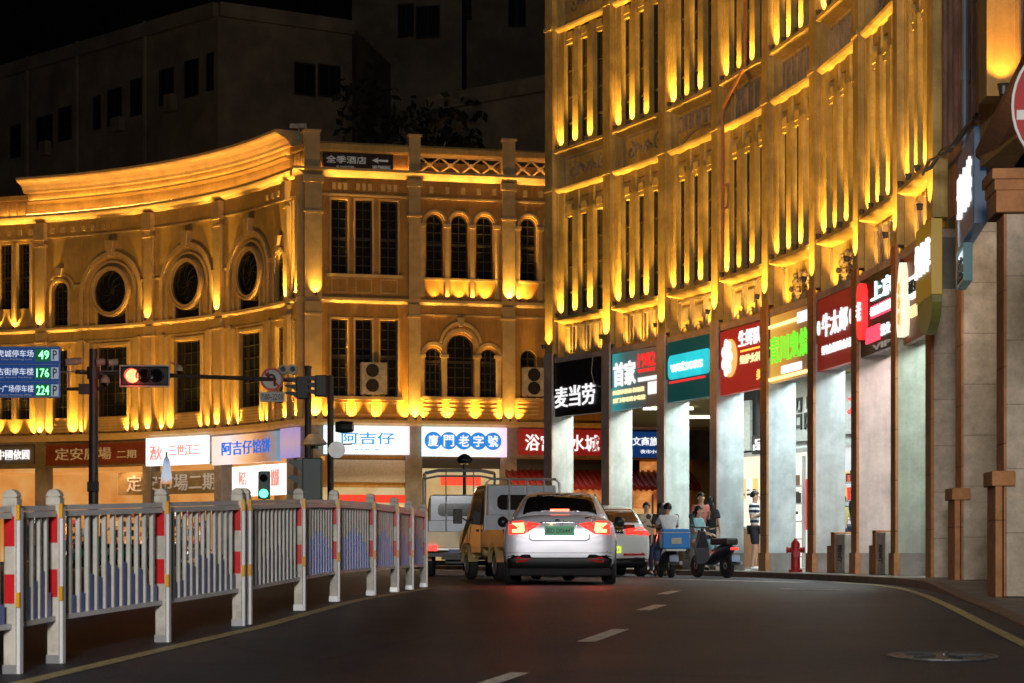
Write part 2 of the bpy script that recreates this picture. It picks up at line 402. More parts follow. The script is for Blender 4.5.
def light_falloff(ld, kind='mix'):
    ld.use_nodes = True; N = ld.node_tree.nodes; L = ld.node_tree.links
    em = [n for n in N if n.type == 'EMISSION'][0]
    f = N.new('ShaderNodeLightFalloff'); f.inputs['Strength'].default_value = 1.; f.inputs['Smooth'].default_value = 0.
    a_ = N.new('ShaderNodeMath'); a_.operation = 'MULTIPLY'; a_.inputs[1].default_value = .42; L.new(f.outputs['Constant'], a_.inputs[0])
    b_ = N.new('ShaderNodeMath'); b_.operation = 'MULTIPLY_ADD'; b_.inputs[1].default_value = .60; L.new(f.outputs['Linear'], b_.inputs[0]); L.new(a_.outputs[0], b_.inputs[2])
    L.new(b_.outputs[0], em.inputs['Strength'])
_spots = {}
RL = random.Random(11)
AMBER = (1., .53, .085)
def uplight(p, direc, power, cone=66, col=AMBER, size=.03, kind='Linear'):
    power *= RL.choice((.55, .8, .9, 1., 1.05, 1.15, 1.3)); key = (round(power, 3), cone, col, size, kind)
    if key not in _spots:
        ld = bpy.data.lights.new('uplight beam', 'SPOT'); ld.energy = power; ld.color = col; ld.spot_size = R(cone); ld.spot_blend = .6
        ld.shadow_soft_size = size; light_falloff(ld, kind); _spots[key] = ld
    o = bpy.data.objects.new('uplight_beam', _spots[key]); C.objects.link(o); o.location = p
    o.rotation_euler = Vector(direc).to_track_quat('-Z', 'Y').to_euler(); return o
def area(p, direc, power, sx, sy, col=(1, 1, 1), name='shop_or_fill_light'):
    ld = bpy.data.lights.new(name, 'AREA'); ld.shape = 'RECTANGLE'; ld.size = sx; ld.size_y = sy; ld.energy = power; ld.color = col
    o = bpy.data.objects.new(name, ld); C.objects.link(o); o.location = p
    o.rotation_euler = Vector(direc).to_track_quat('-Z', 'Y').to_euler(); return o
# ------------------------------------------------------------------ camera, sky, city light
cam = bpy.data.objects.new('camera', bpy.data.cameras.new('camera')); C.objects.link(cam)
cam.location = (0, 0, CZ); cam.rotation_euler = (R(90), 0, 0)
cam.data.sensor_width = 36; cam.data.lens = F / 1024 * 36; cam.data.shift_y = (CY - 341.5) / 1024
cam.data.clip_end = 3000; cam.data.clip_start = .3
cam.data.dof.use_dof = True; cam.data.dof.focus_distance = 36.; cam.data.dof.aperture_fstop = 5.6
S.camera = cam
S.view_settings.view_transform = 'Standard'; S.view_settings.look = 'None'; S.view_settings.exposure = 0
S.cycles.use_denoising = True
S.cycles.max_bounces = 6; S.cycles.sample_clamp_indirect = 6
w = bpy.data.worlds.new('World'); S.world = w; w.use_nodes = True
WN, WL = w.node_tree.nodes, w.node_tree.links
sky = WN.new('ShaderNodeTexSky'); sky.sky_type = 'NISHITA'; sky.sun_disc = False; sky.sun_elevation = R(-4); sky.sun_rotation = R(200)
WL.new(sky.outputs[0], WN['Background'].inputs[0]); WN['Background'].inputs[1].default_value = .05

# street lamp behind the camera, then an added high fill for the blocks
for p_, aim, pw, sz, col in (((-1.5, -12, 5.5), (0, 30, 1.), 5600, 3.0, (1., .98, .95)), ((4, 60, 40), (-16, 120, 22), 200, 2., (1., .66, .3))):
    area(p_, Vector(aim) - Vector(p_), pw, sz, sz, col, 'street_or_fill_light')
# unseen fill lights added low on the left, washing the right facade
for p_, aim, pw, cone in (((-10.5, 42, 2.6), (5.2, 49, 12.5), 5200, 62), ((-8.5, 31, 2.6), (6.6, 37, 12.0), 3000, 60)):
    ld = bpy.data.lights.new('facade_fill_beam', 'SPOT'); ld.energy = pw; ld.color = (1., .47, .06); ld.spot_size = R(cone); ld.spot_blend = .6; ld.shadow_soft_size = .5
    o = bpy.data.objects.new('facade_fill_beam', ld); C.objects.link(o); o.location = p_; o.rotation_euler = (Vector(aim) - Vector(p_)).to_track_quat('-Z', 'Y').to_euler()
ld = bpy.data.lights.new('block_fill_light', 'SPOT'); ld.energy = 420; ld.color = (1., .80, .52); ld.spot_size = R(75); ld.spot_blend = 1.; ld.shadow_soft_size = .4  # added unseen fill that lifts the dark blocks
o = bpy.data.objects.new('block_fill_light', ld); C.objects.link(o); o.location = (0, 100, 19.5); o.rotation_euler = (Vector((-15, 128, 27)) - Vector((0, 100, 19.5))).to_track_quat('-Z', 'Y').to_euler()
# ------------------------------------------------------------------ ground
def ground_sheet():
    ys = [-30 + 1.5 * i for i in range(60)] + [62, 70, 80, 95, 110, 150, 250, 600, 1800]
    xs = [-1200, -300, -80, -30, -12, -4, 0, 4, 12, 30, 80, 300, 1200]
    mb = MB(); nx = len(xs)
    mb.add([(x, y, gz(y)) for y in ys for x in xs], [(j * nx + i, j * nx + i + 1, (j + 1) * nx + i + 1, (j + 1) * nx + i) for j in range(len(ys) - 1) for i in range(nx - 1)])
    return struct(mb.build('road', M['asphalt'], smooth=True))
ground_sheet()
def ribbon(name, pts, wd, m, lift=.004):
    mb = MB(); v = []; 
    fine = []
    for a, b in zip(pts[:-1], pts[1:]):
        k = max(1, int((Vector(b) - Vector(a)).length / 1.0))
        for i in range(k): fine.append(Vector(a).lerp(Vector(b), i / k))
    fine.append(Vector(pts[-1]))
    for i, p in enumerate(fine):
        t = (fine[min(i + 1, len(fine) - 1)] - fine[max(i - 1, 0)]).normalized(); s = Vector((t.y, -t.x))
        for q in (p - s * wd / 2, p + s * wd / 2): v.append((q.x, q.y, gz(q.y) + lift))
    mb.add(v, [(2 * i, 2 * i + 1, 2 * i + 3, 2 * i + 2) for i in range(len(fine) - 1)])
    return struct(mb.build(name, m))
def gpt(px, py):
    """point of the road surface seen at a place in the view"""
    lo, hi = 6., 400.
    for _ in range(60):
        d = (lo + hi) / 2
        if CY - (gz(d) - CZ) * F / d > py: lo = d
        else: hi = d
    return (wx(px, d), d)

# the road's painted marks
ribbon('lane_marking', [gpt(487, 684), gpt(520, 673)], .13, M['line_white'])
ribbon('lane_marking', [gpt(586, 642), gpt(621, 629.5)], .15, M['line_white'])
ribbon('lane_marking', [gpt(643, 610.5), gpt(661, 605)], .15, M['line_white'])
ribbon('lane_marking', [gpt(662, 594.5), gpt(676, 591)], .15, M['line_white'])
ribbon('stop_line', [(2.75, 42.5), (4.9, 37.2)], .22, M['line_white'])
ribbon('stop_line', [(3.75, 30.6), (4.5, 29.6)], .16, M['line_white'])
ribbon('edge_line', [(-4.3, 4.), (-3.55, 11.), (-2.99, 14.6), (-2.55, 17.3), (-2.2, 19.4), (-1.92, 22.), (-1.72, 24.3), (-1.5, 26.6), (-1.32, 28.8), (-1.18, 31.)], .14, M['line_yellow'])

# ------------------------------------------------------------------ facade coordinates
NODES = [Vector(p) for p in [(0.865, 57.985), (2.274, 55.287), (3.481, 52.493), (4.487, 49.62), (5.291, 46.684), (5.894, 43.7), (6.299, 40.683), (6.51, 37.646), (6.531, 34.602)]]
def bay_fn(a, b):
    t = (b - a).normalized(); n = Vector((t.y, -t.x))
    return lambda u, nn, z: Vector((a.x + t.x * u + n.x * nn, a.y + t.y * u + n.y * nn, z))
BAYS = [bay_fn(NODES[i], NODES[i + 1]) for i in range(8)]
BL = [(NODES[i + 1] - NODES[i]).length for i in range(8)]

# kerb and pavement on the right
kb = [(-6., 74.), (-1.5, 66.)] + [tuple(BAYS[i](0, .75, 0).xy) for i in range(8)] + [(5.95, 34.3), (5.75, 31.), (5.42, 28.), (4.95, 24.), (4.55, 20.), (4.2, 16.), (3.7, 10.), (3., 2.), (2., -12.)]
def pavement():
    fine = []
    for a, b in zip(kb[:-1], kb[1:]):
        k = max(1, int((Vector(b) - Vector(a)).length / .8))
        for i in range(k): fine.append(Vector(a).lerp(Vector(b), i / k))
    fine.append(Vector(kb[-1]))
    mk = MB(); mp = MB(); v = []; vp = []
    for i, p in enumerate(fine):
        t = (fine[min(i + 1, len(fine) - 1)] - fine[max(i - 1, 0)]).normalized(); s = Vector((-t.y, t.x))
        if s.x < 0: s = -s
        h = .12 if p.y > 30 else (.12 - .09 * min(1, (30 - p.y) / 5.))
        g = gz(p.y)
        q = p + s * .16
        v += [(p.x, p.y, g - .1), (p.x, p.y, g + h - .012), (p.x + s.x * .015, p.y + s.y * .015, g + h), (q.x, q.y, g + h), (q.x, q.y, g - .1)]
        r = q + Vector((40, 0))
        vp += [(q.x, q.y, g + h - .003), (r.x, r.y, g + h - .003)]
    fs = []
    for i in range(len(fine) - 1):
        for k in range(4): fs.append((5 * i + k, 5 * i + k + 1, 5 * i + 6 + k, 5 * i + 5 + k))
    mk.add(v, fs); mp.add(vp, [(2 * i, 2 * i + 1, 2 * i + 3, 2 * i + 2) for i in range(len(fine) - 1)])
    struct(mk.build('kerb', M['plinth'])); struct(mp.build('pavement', M['paving']))
pavement()
ribbon('edge_line', [(x - .3, y) for x, y in kb[2:] if y < 39 and y > 1], .11, M['line_yellow'], .006)
mb = MB(); c = gpt(943, 657)
mb.fn = lambda u, n, z: (u, n, gz(n) + .003 + z)
mb.lathe((c[0], c[1], 0), [(.40, 0), (.40, .010), (.36, .012), (.35, .004)], sides=40)
for k in range(5):
    a = R(72 * k); mb.tube([(c[0] + .08 * math.cos(a), c[1] + .08 * math.sin(a), (.012)), (c[0] + .3 * math.cos(a), c[1] + .3 * math.sin(a), (.012))], .010, 6)
o = mb.build('manhole_cover', mat('cast iron', (.12, .12, .12), .4, .5, var=.3, scale=20, bump=.5)); tag(o, 'round iron manhole cover flush with the road at the lower right', 'manhole cover')

# ------------------------------------------------------------------ the curved building across the junction
lb = thing('corner_building', 'three-storey cream building with a concave curved front, round windows and glowing amber uplights', 'building', (-7.85, 83.2, 0), world=True)
DU = .02
_path = []
x, y, a = -7.85, 83.2, R(59.5)
for i in range(1500):
    s = i * DU
    if s >= 2.4: a = max(R(20), 1.055 - .0443 * (s - 2.4))
    _path.append((x, y, a)); x -= math.cos(a) * DU; y += math.sin(a) * DU
def LC(u, n, z):
    i = max(0, min(len(_path) - 2, int(u / DU))); f = u / DU - i
    p, q = _path[i], _path[i + 1]
    X = p[0] + (q[0] - p[0]) * f; Y = p[1] + (q[1] - p[1]) * f; A = p[2] + (q[2] - p[2]) * min(1, max(0, f))
    return Vector((X - math.sin(A) * n, Y - math.cos(A) * n, z))
def RC(u, n, z): return LC(u, n, z)
FA = Vector((.969, .247, 0))
LFr = frame_fn((-7.85, 83.2, 0), FA)
def vf(px):
    k = (px - CX) / F; return (k * 83.2 + 7.85) / (.969 - .247 * k)
def fill(mb, ops, ua, ub, z0, zb, zt, z1, n0, n1, arch=0, seg=1):
    """wall zone from ua to ub between z0 and z1 with openings ops between zb and zt"""
    if zb - z0 > .01: mb.box(ua, ub, n0, n1, z0, zb, 0, max(1, int((ub - ua) * seg)))
    cur = ua
    for a, b in ops:
        if a - cur > .005: mb.box(cur, a, n0, n1, zb, z1, 0, max(1, int((a - cur) * seg)))
        if arch: mb.spandrel(a, b, zt - arch, arch, z1, n0, n1)
        elif z1 - zt > .01: mb.box(a, b, n0, n1, zt, z1, 0, max(1, int((b - a) * seg)))
        cur = b
    if ub - cur > .005: mb.box(cur, ub, n0, n1, zb, z1, 0, max(1, int((ub - cur) * seg)))
def window(fn, u0, u1, z0, z1, n, cols, rows, parent, arch=0, bars='frame_w', thick=.035, transom=None, seg=1):
    fr = MB(fn); w_ = .05; zt = z1 - arch
    fr.box(u0, u0 + w_, n, n + .06, z0, zt); fr.box(u1 - w_, u1, n, n + .06, z0, zt); fr.box(u0 + w_, u1 - w_, n, n + .06, z0, z0 + w_)
    if arch: fr.arcband((u0 + u1) / 2, zt, arch - .001, arch - .05, 0, PI, n, n + .06, sx=(u1 - u0) / 2 / arch, seg=12)
    else: fr.box(u0 + w_, u1 - w_, n, n + .06, z1 - w_, z1)
    for i in range(1, cols):
        u = u0 + (u1 - u0) * i / cols; fr.box(u - thick / 2, u + thick / 2, n + .005, n + .035, z0 + w_, z1 - w_ * (1.5 if arch else 1))
    for j in range(1, rows):
        z = z0 + (zt - z0) * j / rows; fr.box(u0 + w_, u1 - w_, n + .002, n + .03, z - thick / 2, z + thick / 2, 0, seg)
    if transom: fr.box(u0 + w_, u1 - w_, n + .002, n + .055, transom - .05, transom + .05, 0, seg)
    if arch: fr.box(u0 + w_, u1 - w_, n + .002, n + .03, zt - thick / 2, zt + thick / 2)
    o = fr.build('window', M[bars], parent)
    g = MB(fn); g.box(u0 + .01, u1 - .01, n - .03, n, z0 + .01, zt)
    if arch:
        k = 12; uc = (u0 + u1) / 2; h = (u1 - u0) / 2 - .012
        g.prism([(uc + h * math.cos(PI * i / k), zt + (arch - .012) * math.sin(PI * i / k)) for i in range(k + 1)], n - .03, n)
    p = g.build('pane', M['glass']); sub_parent(p, o)
    return o
fitting_mesh = None
def fitting(fn, u, n, z, parent, power, tilt=1.0, cone=98, seen=True, col=AMBER, kind='Linear'):
    """a lamp body with its beam, standing on a ledge against the wall"""
    global fitting_mesh
    p = Vector(fn(u, n, z)); q = Vector(fn(u, n + 1, z)) - p; q.z = 0; q.normalize()
    if seen:
        if fitting_mesh is None:
            m_ = MB(); m_.lathe((0, 0, 0), [(.045, -.09), (.05, -.02), (.062, .0), (.05, .012)], sides=10)
            m_.tube([(0, 0, -.06), (0, -.10, -.09)], .012, 6)
            fitting_mesh = m_.build('uplight', [M['grey_paint']]); fo = fitting_mesh
        else: fo = bpy.data.objects.new('uplight', fitting_mesh.data); C.objects.link(fo)
        fo.matrix_world = Matrix.Translation(p)
        fo.parent = parent; fo.matrix_parent_inverse = WORLD[parent.name].inverted()
    uplight(p + Vector((0, 0, .03)), -q * tilt + Vector((0, 0, 1)), power, cone, col, kind=kind)
LITTER = []

BW = MB(LFr); BW.box(0, 40, -8, -.24, 0.1, 15.0)
BW.build('wall', M['cream2'], lb)
BWc = MB(LC); BWc.box(0, 29.9, -1.2, -.24, 4.3, 15.0, 0, 70)
BWc.build('wall', M['cream'], lb)
# ---- straight front
vA = [(vf(331), vf(347.5)), (vf(355), vf(372)), (vf(380), vf(397.5))]
vB = [(vf(426), vf(443)), (vf(451), vf(468)), (vf(476), vf(493))]
vC = [(vf(520.5), vf(536.6)), (vf(545), vf(562))]
P2a, P2b = vf(408), vf(419.5); P3a, P3b = vf(501.5), vf(514)
END = 40.
wl = MB(LFr)
fill(wl, vA, .62, P2a, 5.57, 6.45, 9.38, 10.1, -.24, 0)
fill(wl, vA, .62, P2a, 10.1, 11.1, 13.92, 14.06, -.24, 0)
b2 = [(vf(425), vf(442)), (vf(447), vf(473.5)), (vf(480), vf(497))]
fill(wl, [b2[0], b2[2]], P2b, b2[1][0] - .12, 5.57, 6.5, 8.37, 10.1, -.24, 0) if False else None
wl.box(P2b, P3a, -.24, 0, 5.57, 6.5)
cur = P2b
for (a_, b_), zt, ar in ((b2[0], 8.37, .32), (b2[1], 8.9, .5), (b2[2], 8.37, .32)):
    wl.box(cur, a_, -.24, 0, 6.5, 10.1); wl.spandrel(a_, b_, zt - ar, ar, 10.1, -.24, 0); cur = b_
wl.box(cur, P3a, -.24, 0, 6.5, 10.1)
fill(wl, vB, P2b, P3a, 10.1, 11.05, 13.5, 14.06, -.24, 0, arch=.33)
fill(wl, vC, P3b, vf(570), 5.57, 6.5, 8.37, 10.1, -.24, 0, arch=.32)
fill(wl, vC, P3b, vf(570), 10.1, 11.05, 13.5, 14.06, -.24, 0, arch=.33)
wl.box(vf(570), END, -.24, 0, 5.57, 14.06)
wl.box(.62, END, -.24, .02, 14.06, 14.76)
wl.build('wall', M['cream2'], lb)
for a_, b_ in vA:
    window(LFr, a_, b_, 6.45, 9.38, -.17, 2, 8, lb, transom=8.0); window(LFr, a_, b_, 11.1, 13.92, -.17, 2, 8, lb, transom=12.45)
for (a_, b_), zt, ar in ((b2[0], 8.37, .32), (b2[1], 8.9, .5), (b2[2], 8.37, .32)): window(LFr, a_, b_, 6.5, zt, -.17, 3, 5, lb, arch=ar, transom=7.85)
for a_, b_ in vB + vC: window(LFr, a_, b_, 11.05, 13.5, -.17, 2, 6, lb, arch=.33, transom=12.35)
for a_, b_ in vC: window(LFr, a_, b_, 6.5, 8.37, -.17, 2, 5, lb, arch=.32)
# mouldings round the windows, sills, columns between them
tr = MB(LFr)
for (a_, b_) in vB + vC:
    tr.arcband((a_ + b_) / 2, 13.17, .40, .50, 0, PI, 0, .07, seg=12, sx=((b_ - a_) / 2 + .1) / .45)
for (a_, b_), zt, ar in ((b2[0], 8.37, .32), (b2[1], 8.9, .5), (b2[2], 8.37, .32)):
    h = (b_ - a_) / 2 + .1; tr.arcband((a_ + b_) / 2, zt - ar, ar + .1, ar + .24, 0, PI, 0, .08, seg=14, sx=h / (ar + .14))
h = (b2[1][1] - b2[1][0]) / 2
tr.arcband((b2[1][0] + b2[1][1]) / 2, 8.45, .84, .95, R(8), R(172), 0, .1, seg=18, sx=(h + .28) / .9)
tr.prism([(sum(b2[1]) / 2 - .08, 9.2), (sum(b2[1]) / 2 + .08, 9.2), (sum(b2[1]) / 2 + .13, 9.55), (sum(b2[1]) / 2 - .13, 9.55)], 0, .16)
for u in (vf(447) - .12, vf(473.5) + .12, vf(424) - .12, vf(498)):
    tr.box(u - .1, u + .1, 0, .1, 6.5, 8.0); tr.box(u - .16, u + .16, 0, .15, 8.0, 8.12)
for u in ((vB[0][1] + vB[1][0]) / 2, (vB[1][1] + vB[2][0]) / 2, vB[0][0] - .15, vB[2][1] + .15, vC[0][0] - .13, vC[0][1] + .13):
    tr.box(u - .08, u + .08, 0, .09, 10.3, 13.0); tr.box(u - .13, u + .13, 0, .14, 13.0, 13.14)
for a_, b_ in vA:
    tr.box(a_ - .06, a_, 0, .06, 6.45, 9.38); tr.box(b_, b_ + .06, 0, .06, 6.45, 9.38); tr.box(a_ - .06, b_ + .06, 0, .06, 9.38, 9.46)
    tr.box(a_ - .06, a_, 0, .06, 11.1, 13.92); tr.box(b_, b_ + .06, 0, .06, 11.1, 13.92); tr.box(a_ - .06, b_ + .06, 0, .06, 13.92, 14.0)
    for z0, z1 in ((5.75, 6.25), (10.4, 10.95)):
        tr.box(a_, b_, 0, .03, z0, z0 + .05); tr.box(a_, b_, 0, .03, z1 - .05, z1); tr.box(a_, a_ + .05, 0, .03, z0 + .05, z1 - .05); tr.box(b_ - .05, b_, 0, .03, z0 + .05, z1 - .05)
for u0, u1 in ((P2b + .1, vf(444)), (vf(448), vf(472)), (vf(478), P3a - .1), (P3b + .1, vf(540))):
    for z in (5.85, 6.0, 6.15, 6.3): tr.box(u0 + .05, u1 - .05, 0, .035, z, z + .06)
for a_, b_ in vA:
    for u in (a_ + .1, b_ - .1, (a_ + b_) / 2): tr.box(u - .07, u + .07, .02, .1, 14.3, 14.55)
for k in range(24):
    u = P2b + .45 + k * .62
    if abs(u - (P3a + P3b) / 2) > .4: tr.box(u - .08, u + .08, .02, .1, 14.3, 14.55)
tr.clusters('facade_moulding', M['trim'], lb)
sl = MB(LFr)
sl.box(vA[0][0] - .2, vA[2][1] + .2, 0, .16, 6.33, 6.45); sl.box(P2b, P3a, 0, .14, 6.4, 6.5); sl.box(P3b, END, 0, .14, 6.4, 6.5)
sl.box(vA[0][0] - .2, vA[2][1] + .2, 0, .12, 10.98, 11.1); sl.box(P2b, P3a, 0, .1, 10.97, 11.05); sl.box(P3b, END, 0, .1, 10.97, 11.05)
sl.build('sill', M['trim'], lb)
lg = MB(LFr)
lg.profile(-.35, END, [(-.1, 10.0), (.06, 10.0), (.13, 10.1), (.13, 10.2), (-.1, 10.2)])
lg.profile(-.35, END, [(-.1, 5.35), (.14, 5.35), (.2, 5.45), (.2, 5.57), (-.1, 5.57)])
lg.profile(P2b, END, [(-.1, 9.6), (.05, 9.6), (.05, 9.66), (-.1, 9.66)])
lg.profile(-.1, END, [(-.1, 14.06), (.1, 14.06), (.1, 14.14), (-.1, 14.14)])
lg.build('ledge', M['trim'], lb)
def cornice_profile(z, out): return [(-.3, z), (.12, z), (.2, z + .08), (out * .7, z + .14), (out, z + .22), (out, z + .32), (-.3, z + .32)]
co = MB(LFr); co.profile(-.5, END, cornice_profile(14.76, .38)); co.build('cornice', M['trim'], lb)
# pilasters of the straight front
pl = MB(LFr)
def pilaster(_, u0, u1, n, cap=True):
    mb = MB(LFr)
    mb.box(u0, u1, 0, n, 5.57, 10.0); mb.box(u0, u1, 0, n, 10.2, 14.5)
    if cap:
        mb.box(u0 - .06, u1 + .06, 0, n + .06, 13.35, 13.43); mb.box(u0 - .04, u1 + .04, 0, n + .05, 9.5, 9.58)
        mb.box(u0 - .07, u1 + .07, 0, n + .08, 14.5, 14.76); mb.box(u0 - .04, u1 + .04, 0, n + .04, 5.57, 5.75)
    mb.build('pilaster', M['trim'], lb)
pilaster(pl, P2a, P2b, .2); pilaster(pl, P3a, P3b, .2); pilaster(pl, -.02, .62, .32)
for k in range(6):
    u = P3b + 4.2 + k * 4.2; pilaster(pl, u, u + .5, .2)
# parapet with posts, rail and lattice
pp = MB(LFr)
pp.box(P2b, END, -1.3, -1.2, 15.0, 15.7); pp.box(.55, P2a, -.3, -.1, 15.08, 15.72)
pp.clusters('parapet_wall', M['cream2'], lb)
pr = MB(LFr)
pr.profile(.55, END, [(-.32, 15.72), (.06, 15.72), (.12, 15.8), (.12, 16.02), (.06, 16.1), (-.32, 16.1)])
pr.build('parapet_rail', M['cream'], lb)
for u0, u1 in [(-.02, .56), (P2a, P2b), (P3a, P3b)] + [(P3b + 4.2 + k * 4.2, P3b + 4.7 + k * 4.2) for k in range(6)]:
    po = MB(LFr); po.box(u0, u1, -.35, .2, 15.08, 16.42); po.box(u0 - .05, u1 + .05, -.4, .26, 16.42, 16.5)
    po.build('parapet_post', M['trim'], lb)
la = MB(LFr)
spans = [(P2b, P3a), (P3b, P3b + 4.2)] + [(P3b + 4.7 + 4.2 * k, P3b + 8.4 + 4.2 * k) for k in range(3)]
for s0, s1 in spans:
    n_ = max(3, int((s1 - s0) / .68)); w_ = (s1 - s0) / n_
    for k in range(n_):
        u = s0 + k * w_
        la.prism([(u, 15.12), (u + .09, 15.12), (u + w_, 15.66), (u + w_ - .09, 15.66)], -.04, .02)
        la.prism([(u + w_ - .09, 15.12), (u + w_, 15.12), (u + .09, 15.66), (u, 15.66)], -.035, .025)
        la.prism([(u + w_ / 2 - .12, 15.39), (u + w_ / 2, 15.3), (u + w_ / 2 + .12, 15.39), (u + w_ / 2, 15.48)], -.05, .035)
    la.box(s0, s1, -.045, .03, 15.08, 15.13); la.box(s0, s1, -.045, .03, 15.66, 15.72)
la.build('lattice', M['trim'], lb)
st = MB(LFr)
for s0, s1 in spans: st.box(s0 + .05, s1 - .05, .17, .2, 15.085, 15.10)
st.build('light_strip', M['strip_hi'], lb)
st = MB(LFr); st.box(.6, P2a, -.04, -.01, 15.09, 15.11); st.build('light_strip', M['strip_hi'], lb)
# ---- curved front
CIR = [4.78, 9.3, 13.85]; PIL = [7.1, 11.65]; NAR = [2.15, 16.65]
cw = MB(LC)
n2 = [(c - .85, c + .85) for c in CIR]; nn = [(c - .38, c + .38) for c in NAR]
fl = [(18.2, 18.85), (19.1, 19.75), (20.0, 20.65)]
fr_ = [(.30, .50), (.62, .82), (.94, 1.14)]
ops2 = sorted(fr_ + [nn[0]] + n2 + [nn[1]] + fl)
fill(cw, ops2, 0, 29.9, 5.57, 6.3, 9.25, 10.1, -.24, 0, seg=2.5)
fill(cw, fr_, 0, 1.4, 10.1, 11.1, 13.92, 14.06, -.24, 0)
fill(cw, [nn[0]], 1.4, 2.9, 10.1, 10.3, 12.15, 14.06, -.24, 0, arch=.38)
cw.box(2.9, 15.9, -.24, 0, 10.1, 14.06, 0, 40)
fill(cw, [nn[1]], 15.9, 17.4, 10.1, 10.3, 12.15, 14.06, -.24, 0, arch=.38)
fill(cw, fl, 17.4, 29.9, 10.1, 11.1, 13.92, 14.06, -.24, 0, seg=2)
cw.box(0, 29.9, -.24, .02, 14.06, 14.76, 0, 60)
cw.build('wall', M['cream'], lb)
for a_, b_ in n2: window(LC, a_, b_, 6.3, 9.25, -.17, 4, 6, lb, seg=4)
for a_, b_ in nn: window(LC, a_, b_, 6.3, 9.25, -.17, 2, 6, lb); window(LC, a_, b_, 10.3, 12.15, -.17, 2, 5, lb, arch=.37)
for a_, b_ in fl + fr_: window(LC, a_, b_, 6.3, 9.25, -.17, 2, 7, lb, transom=8.); window(LC, a_, b_, 11.1, 13.92, -.17, 2, 7, lb, transom=12.45)
for c in CIR:
    rw = MB(LC); ro = rw
    rw.arcband(c, 11.6, .80, .88, 0, 2 * PI, .02, .1, seg=32)
    for k in range(9):   # curling vanes of the round window
        a0 = 2 * PI * k / 9; pts = []
        for j in range(6):
            r = .08 + .72 * j / 5; a = a0 + .9 * (j / 5) ** 1.3; pts.append((c + r * math.cos(a), .035, 11.6 + r * math.sin(a)))
        rw.tube(pts, .016, 5)
    rw.disc(c, 11.6, .1, .02, .06, seg=12)
    ro = rw.build('window', M['frame_w'], lb)
    g = MB(LC); g.disc(c, 11.6, .82, .002, .018, seg=32); g.box(c - .82, c + .82, .002, .014, 10.1, 10.9, 0, 4); p = g.build('pane', M['glass']); sub_parent(p, ro)
for c in CIR:
    tm = MB(LC)
    tm.arcband(c, 11.6, .88, 1.08, 0, 2 * PI, 0, .2, seg=36); tm.arcband(c, 11.6, 1.0, 1.04, 0, 2 * PI, .2, .24, seg=36)
    for r0, r1, n in ((1.25, 1.36, .08), (1.55, 1.74, .12)):
        tm.arcband(c, 11.55, r0, r1, 0, PI, 0, n, seg=26); tm.box(c - r1, c - r0, 0, n, 10.1, 11.55); tm.box(c + r0, c + r1, 0, n, 10.1, 11.55)
    for s_ in (-1, 1):
        tm.box(c + s_ * .86 - .05, c + s_ * .86 + .05, 0, .1, 10.1, 10.9)
        tm.box(c + s_ * 1.9 - .2, c + s_ * 1.9 + .2, 0, .09, 11.9, 12.0)
        tm.box(c + s_ * .92 - .07, c + s_ * .92 + .07, 0, .08, 5.6, 9.4)
        tm.box(c + s_ * 1.35 - .12, c + s_ * 1.35 + .12, 0, .1, 5.6, 9.5)
    tm.prism([(c - .13, 13.1), (c + .13, 13.1), (c + .24, 13.75), (c - .24, 13.75)], 0, .28)
    tm.box(c - 1.0, c + 1.0, 0, .09, 9.3, 9.42, 0, 4)
    for z in (5.68, 5.8, 5.92, 6.04, 6.16): tm.box(c - .84, c + .84, 0, .05, z, z + .06, 0, 4)
    tm.build('window_moulding', M['trim'], lb)
for c in NAR:
    tm = MB(LC)
    tm.arcband(c, 11.77, .42, .54, 0, PI, 0, .1, seg=14); tm.arcband(c, 11.77, .68, .76, 0, PI, 0, .06, seg=14)
    tm.box(c - .54, c - .42, 0, .1, 10.2, 11.77); tm.box(c + .42, c + .54, 0, .1, 10.2, 11.77)
    tm.prism([(c - .09, 12.4), (c + .09, 12.4), (c + .16, 12.75), (c - .16, 12.75)], 0, .2)
    tm.box(c - .5, c - .38, 0, .08, 5.6, 9.3); tm.box(c + .38, c + .5, 0, .08, 5.6, 9.3)
    for z in (5.7, 5.85, 6.0): tm.box(c - .36, c + .36, 0, .05, z, z + .07)
    tm.build('window_moulding', M['trim'], lb)
tm = MB(LC)
for c in (6.35, 7.85, 10.9, 12.4, 3.2, 15.55): tm.box(c - .12, c + .12, 0, .12, 5.6, 9.6); 
k = 1.65
while k < 29:
    if min(abs(k - q) for q in PIL + [1.3, 17.6]) > .35 and not (3.4 < k < 13.9): tm.box(k - .09, k + .09, .02, .12, 14.28, 14.5)
    k += .55
for a_, b_ in fl + fr_:
    tm.box(a_ - .08, a_, 0, .1, 6.3, 9.4); tm.box(a_ - .08, a_, 0, .1, 10.5, 13.95)
    tm.box(b_, b_ + .08, 0, .1, 6.3, 9.4); tm.box(b_, b_ + .08, 0, .1, 10.5, 13.95)
tm.clusters('facade_moulding', M['trim'], lb)
def cpil(u, w_, n):
    cp = MB(LC)
    cp.box(u - w_, u + w_, 0, n, 5.57, 10.0); cp.box(u - w_, u + w_, 0, n, 10.2, 13.75); cp.box(u - w_ - .05, u + w_ + .05, 0, n + .06, 9.55, 9.62)
    cp.box(u - w_ - .04, u + w_ + .04, 0, n + .04, 13.7, 13.78); cp.box(u - w_ - .03, u + w_ + .03, 0, n + .1, 13.98, 14.72); cp.box(u - w_ + .06, u + w_ - .06, 0, n + .02, 13.78, 13.98)
    cp.build('pilaster', M['trim'], lb)
for u in PIL + [17.6, 21.1, 25.]: cpil(u, .24, .2)
cpil(1.3, .13, .2); cp = MB(LC); cp.box(-.02, .2, -.1, .32, 5.57, 14.76)
cp.build('pilaster', M['trim'], lb)
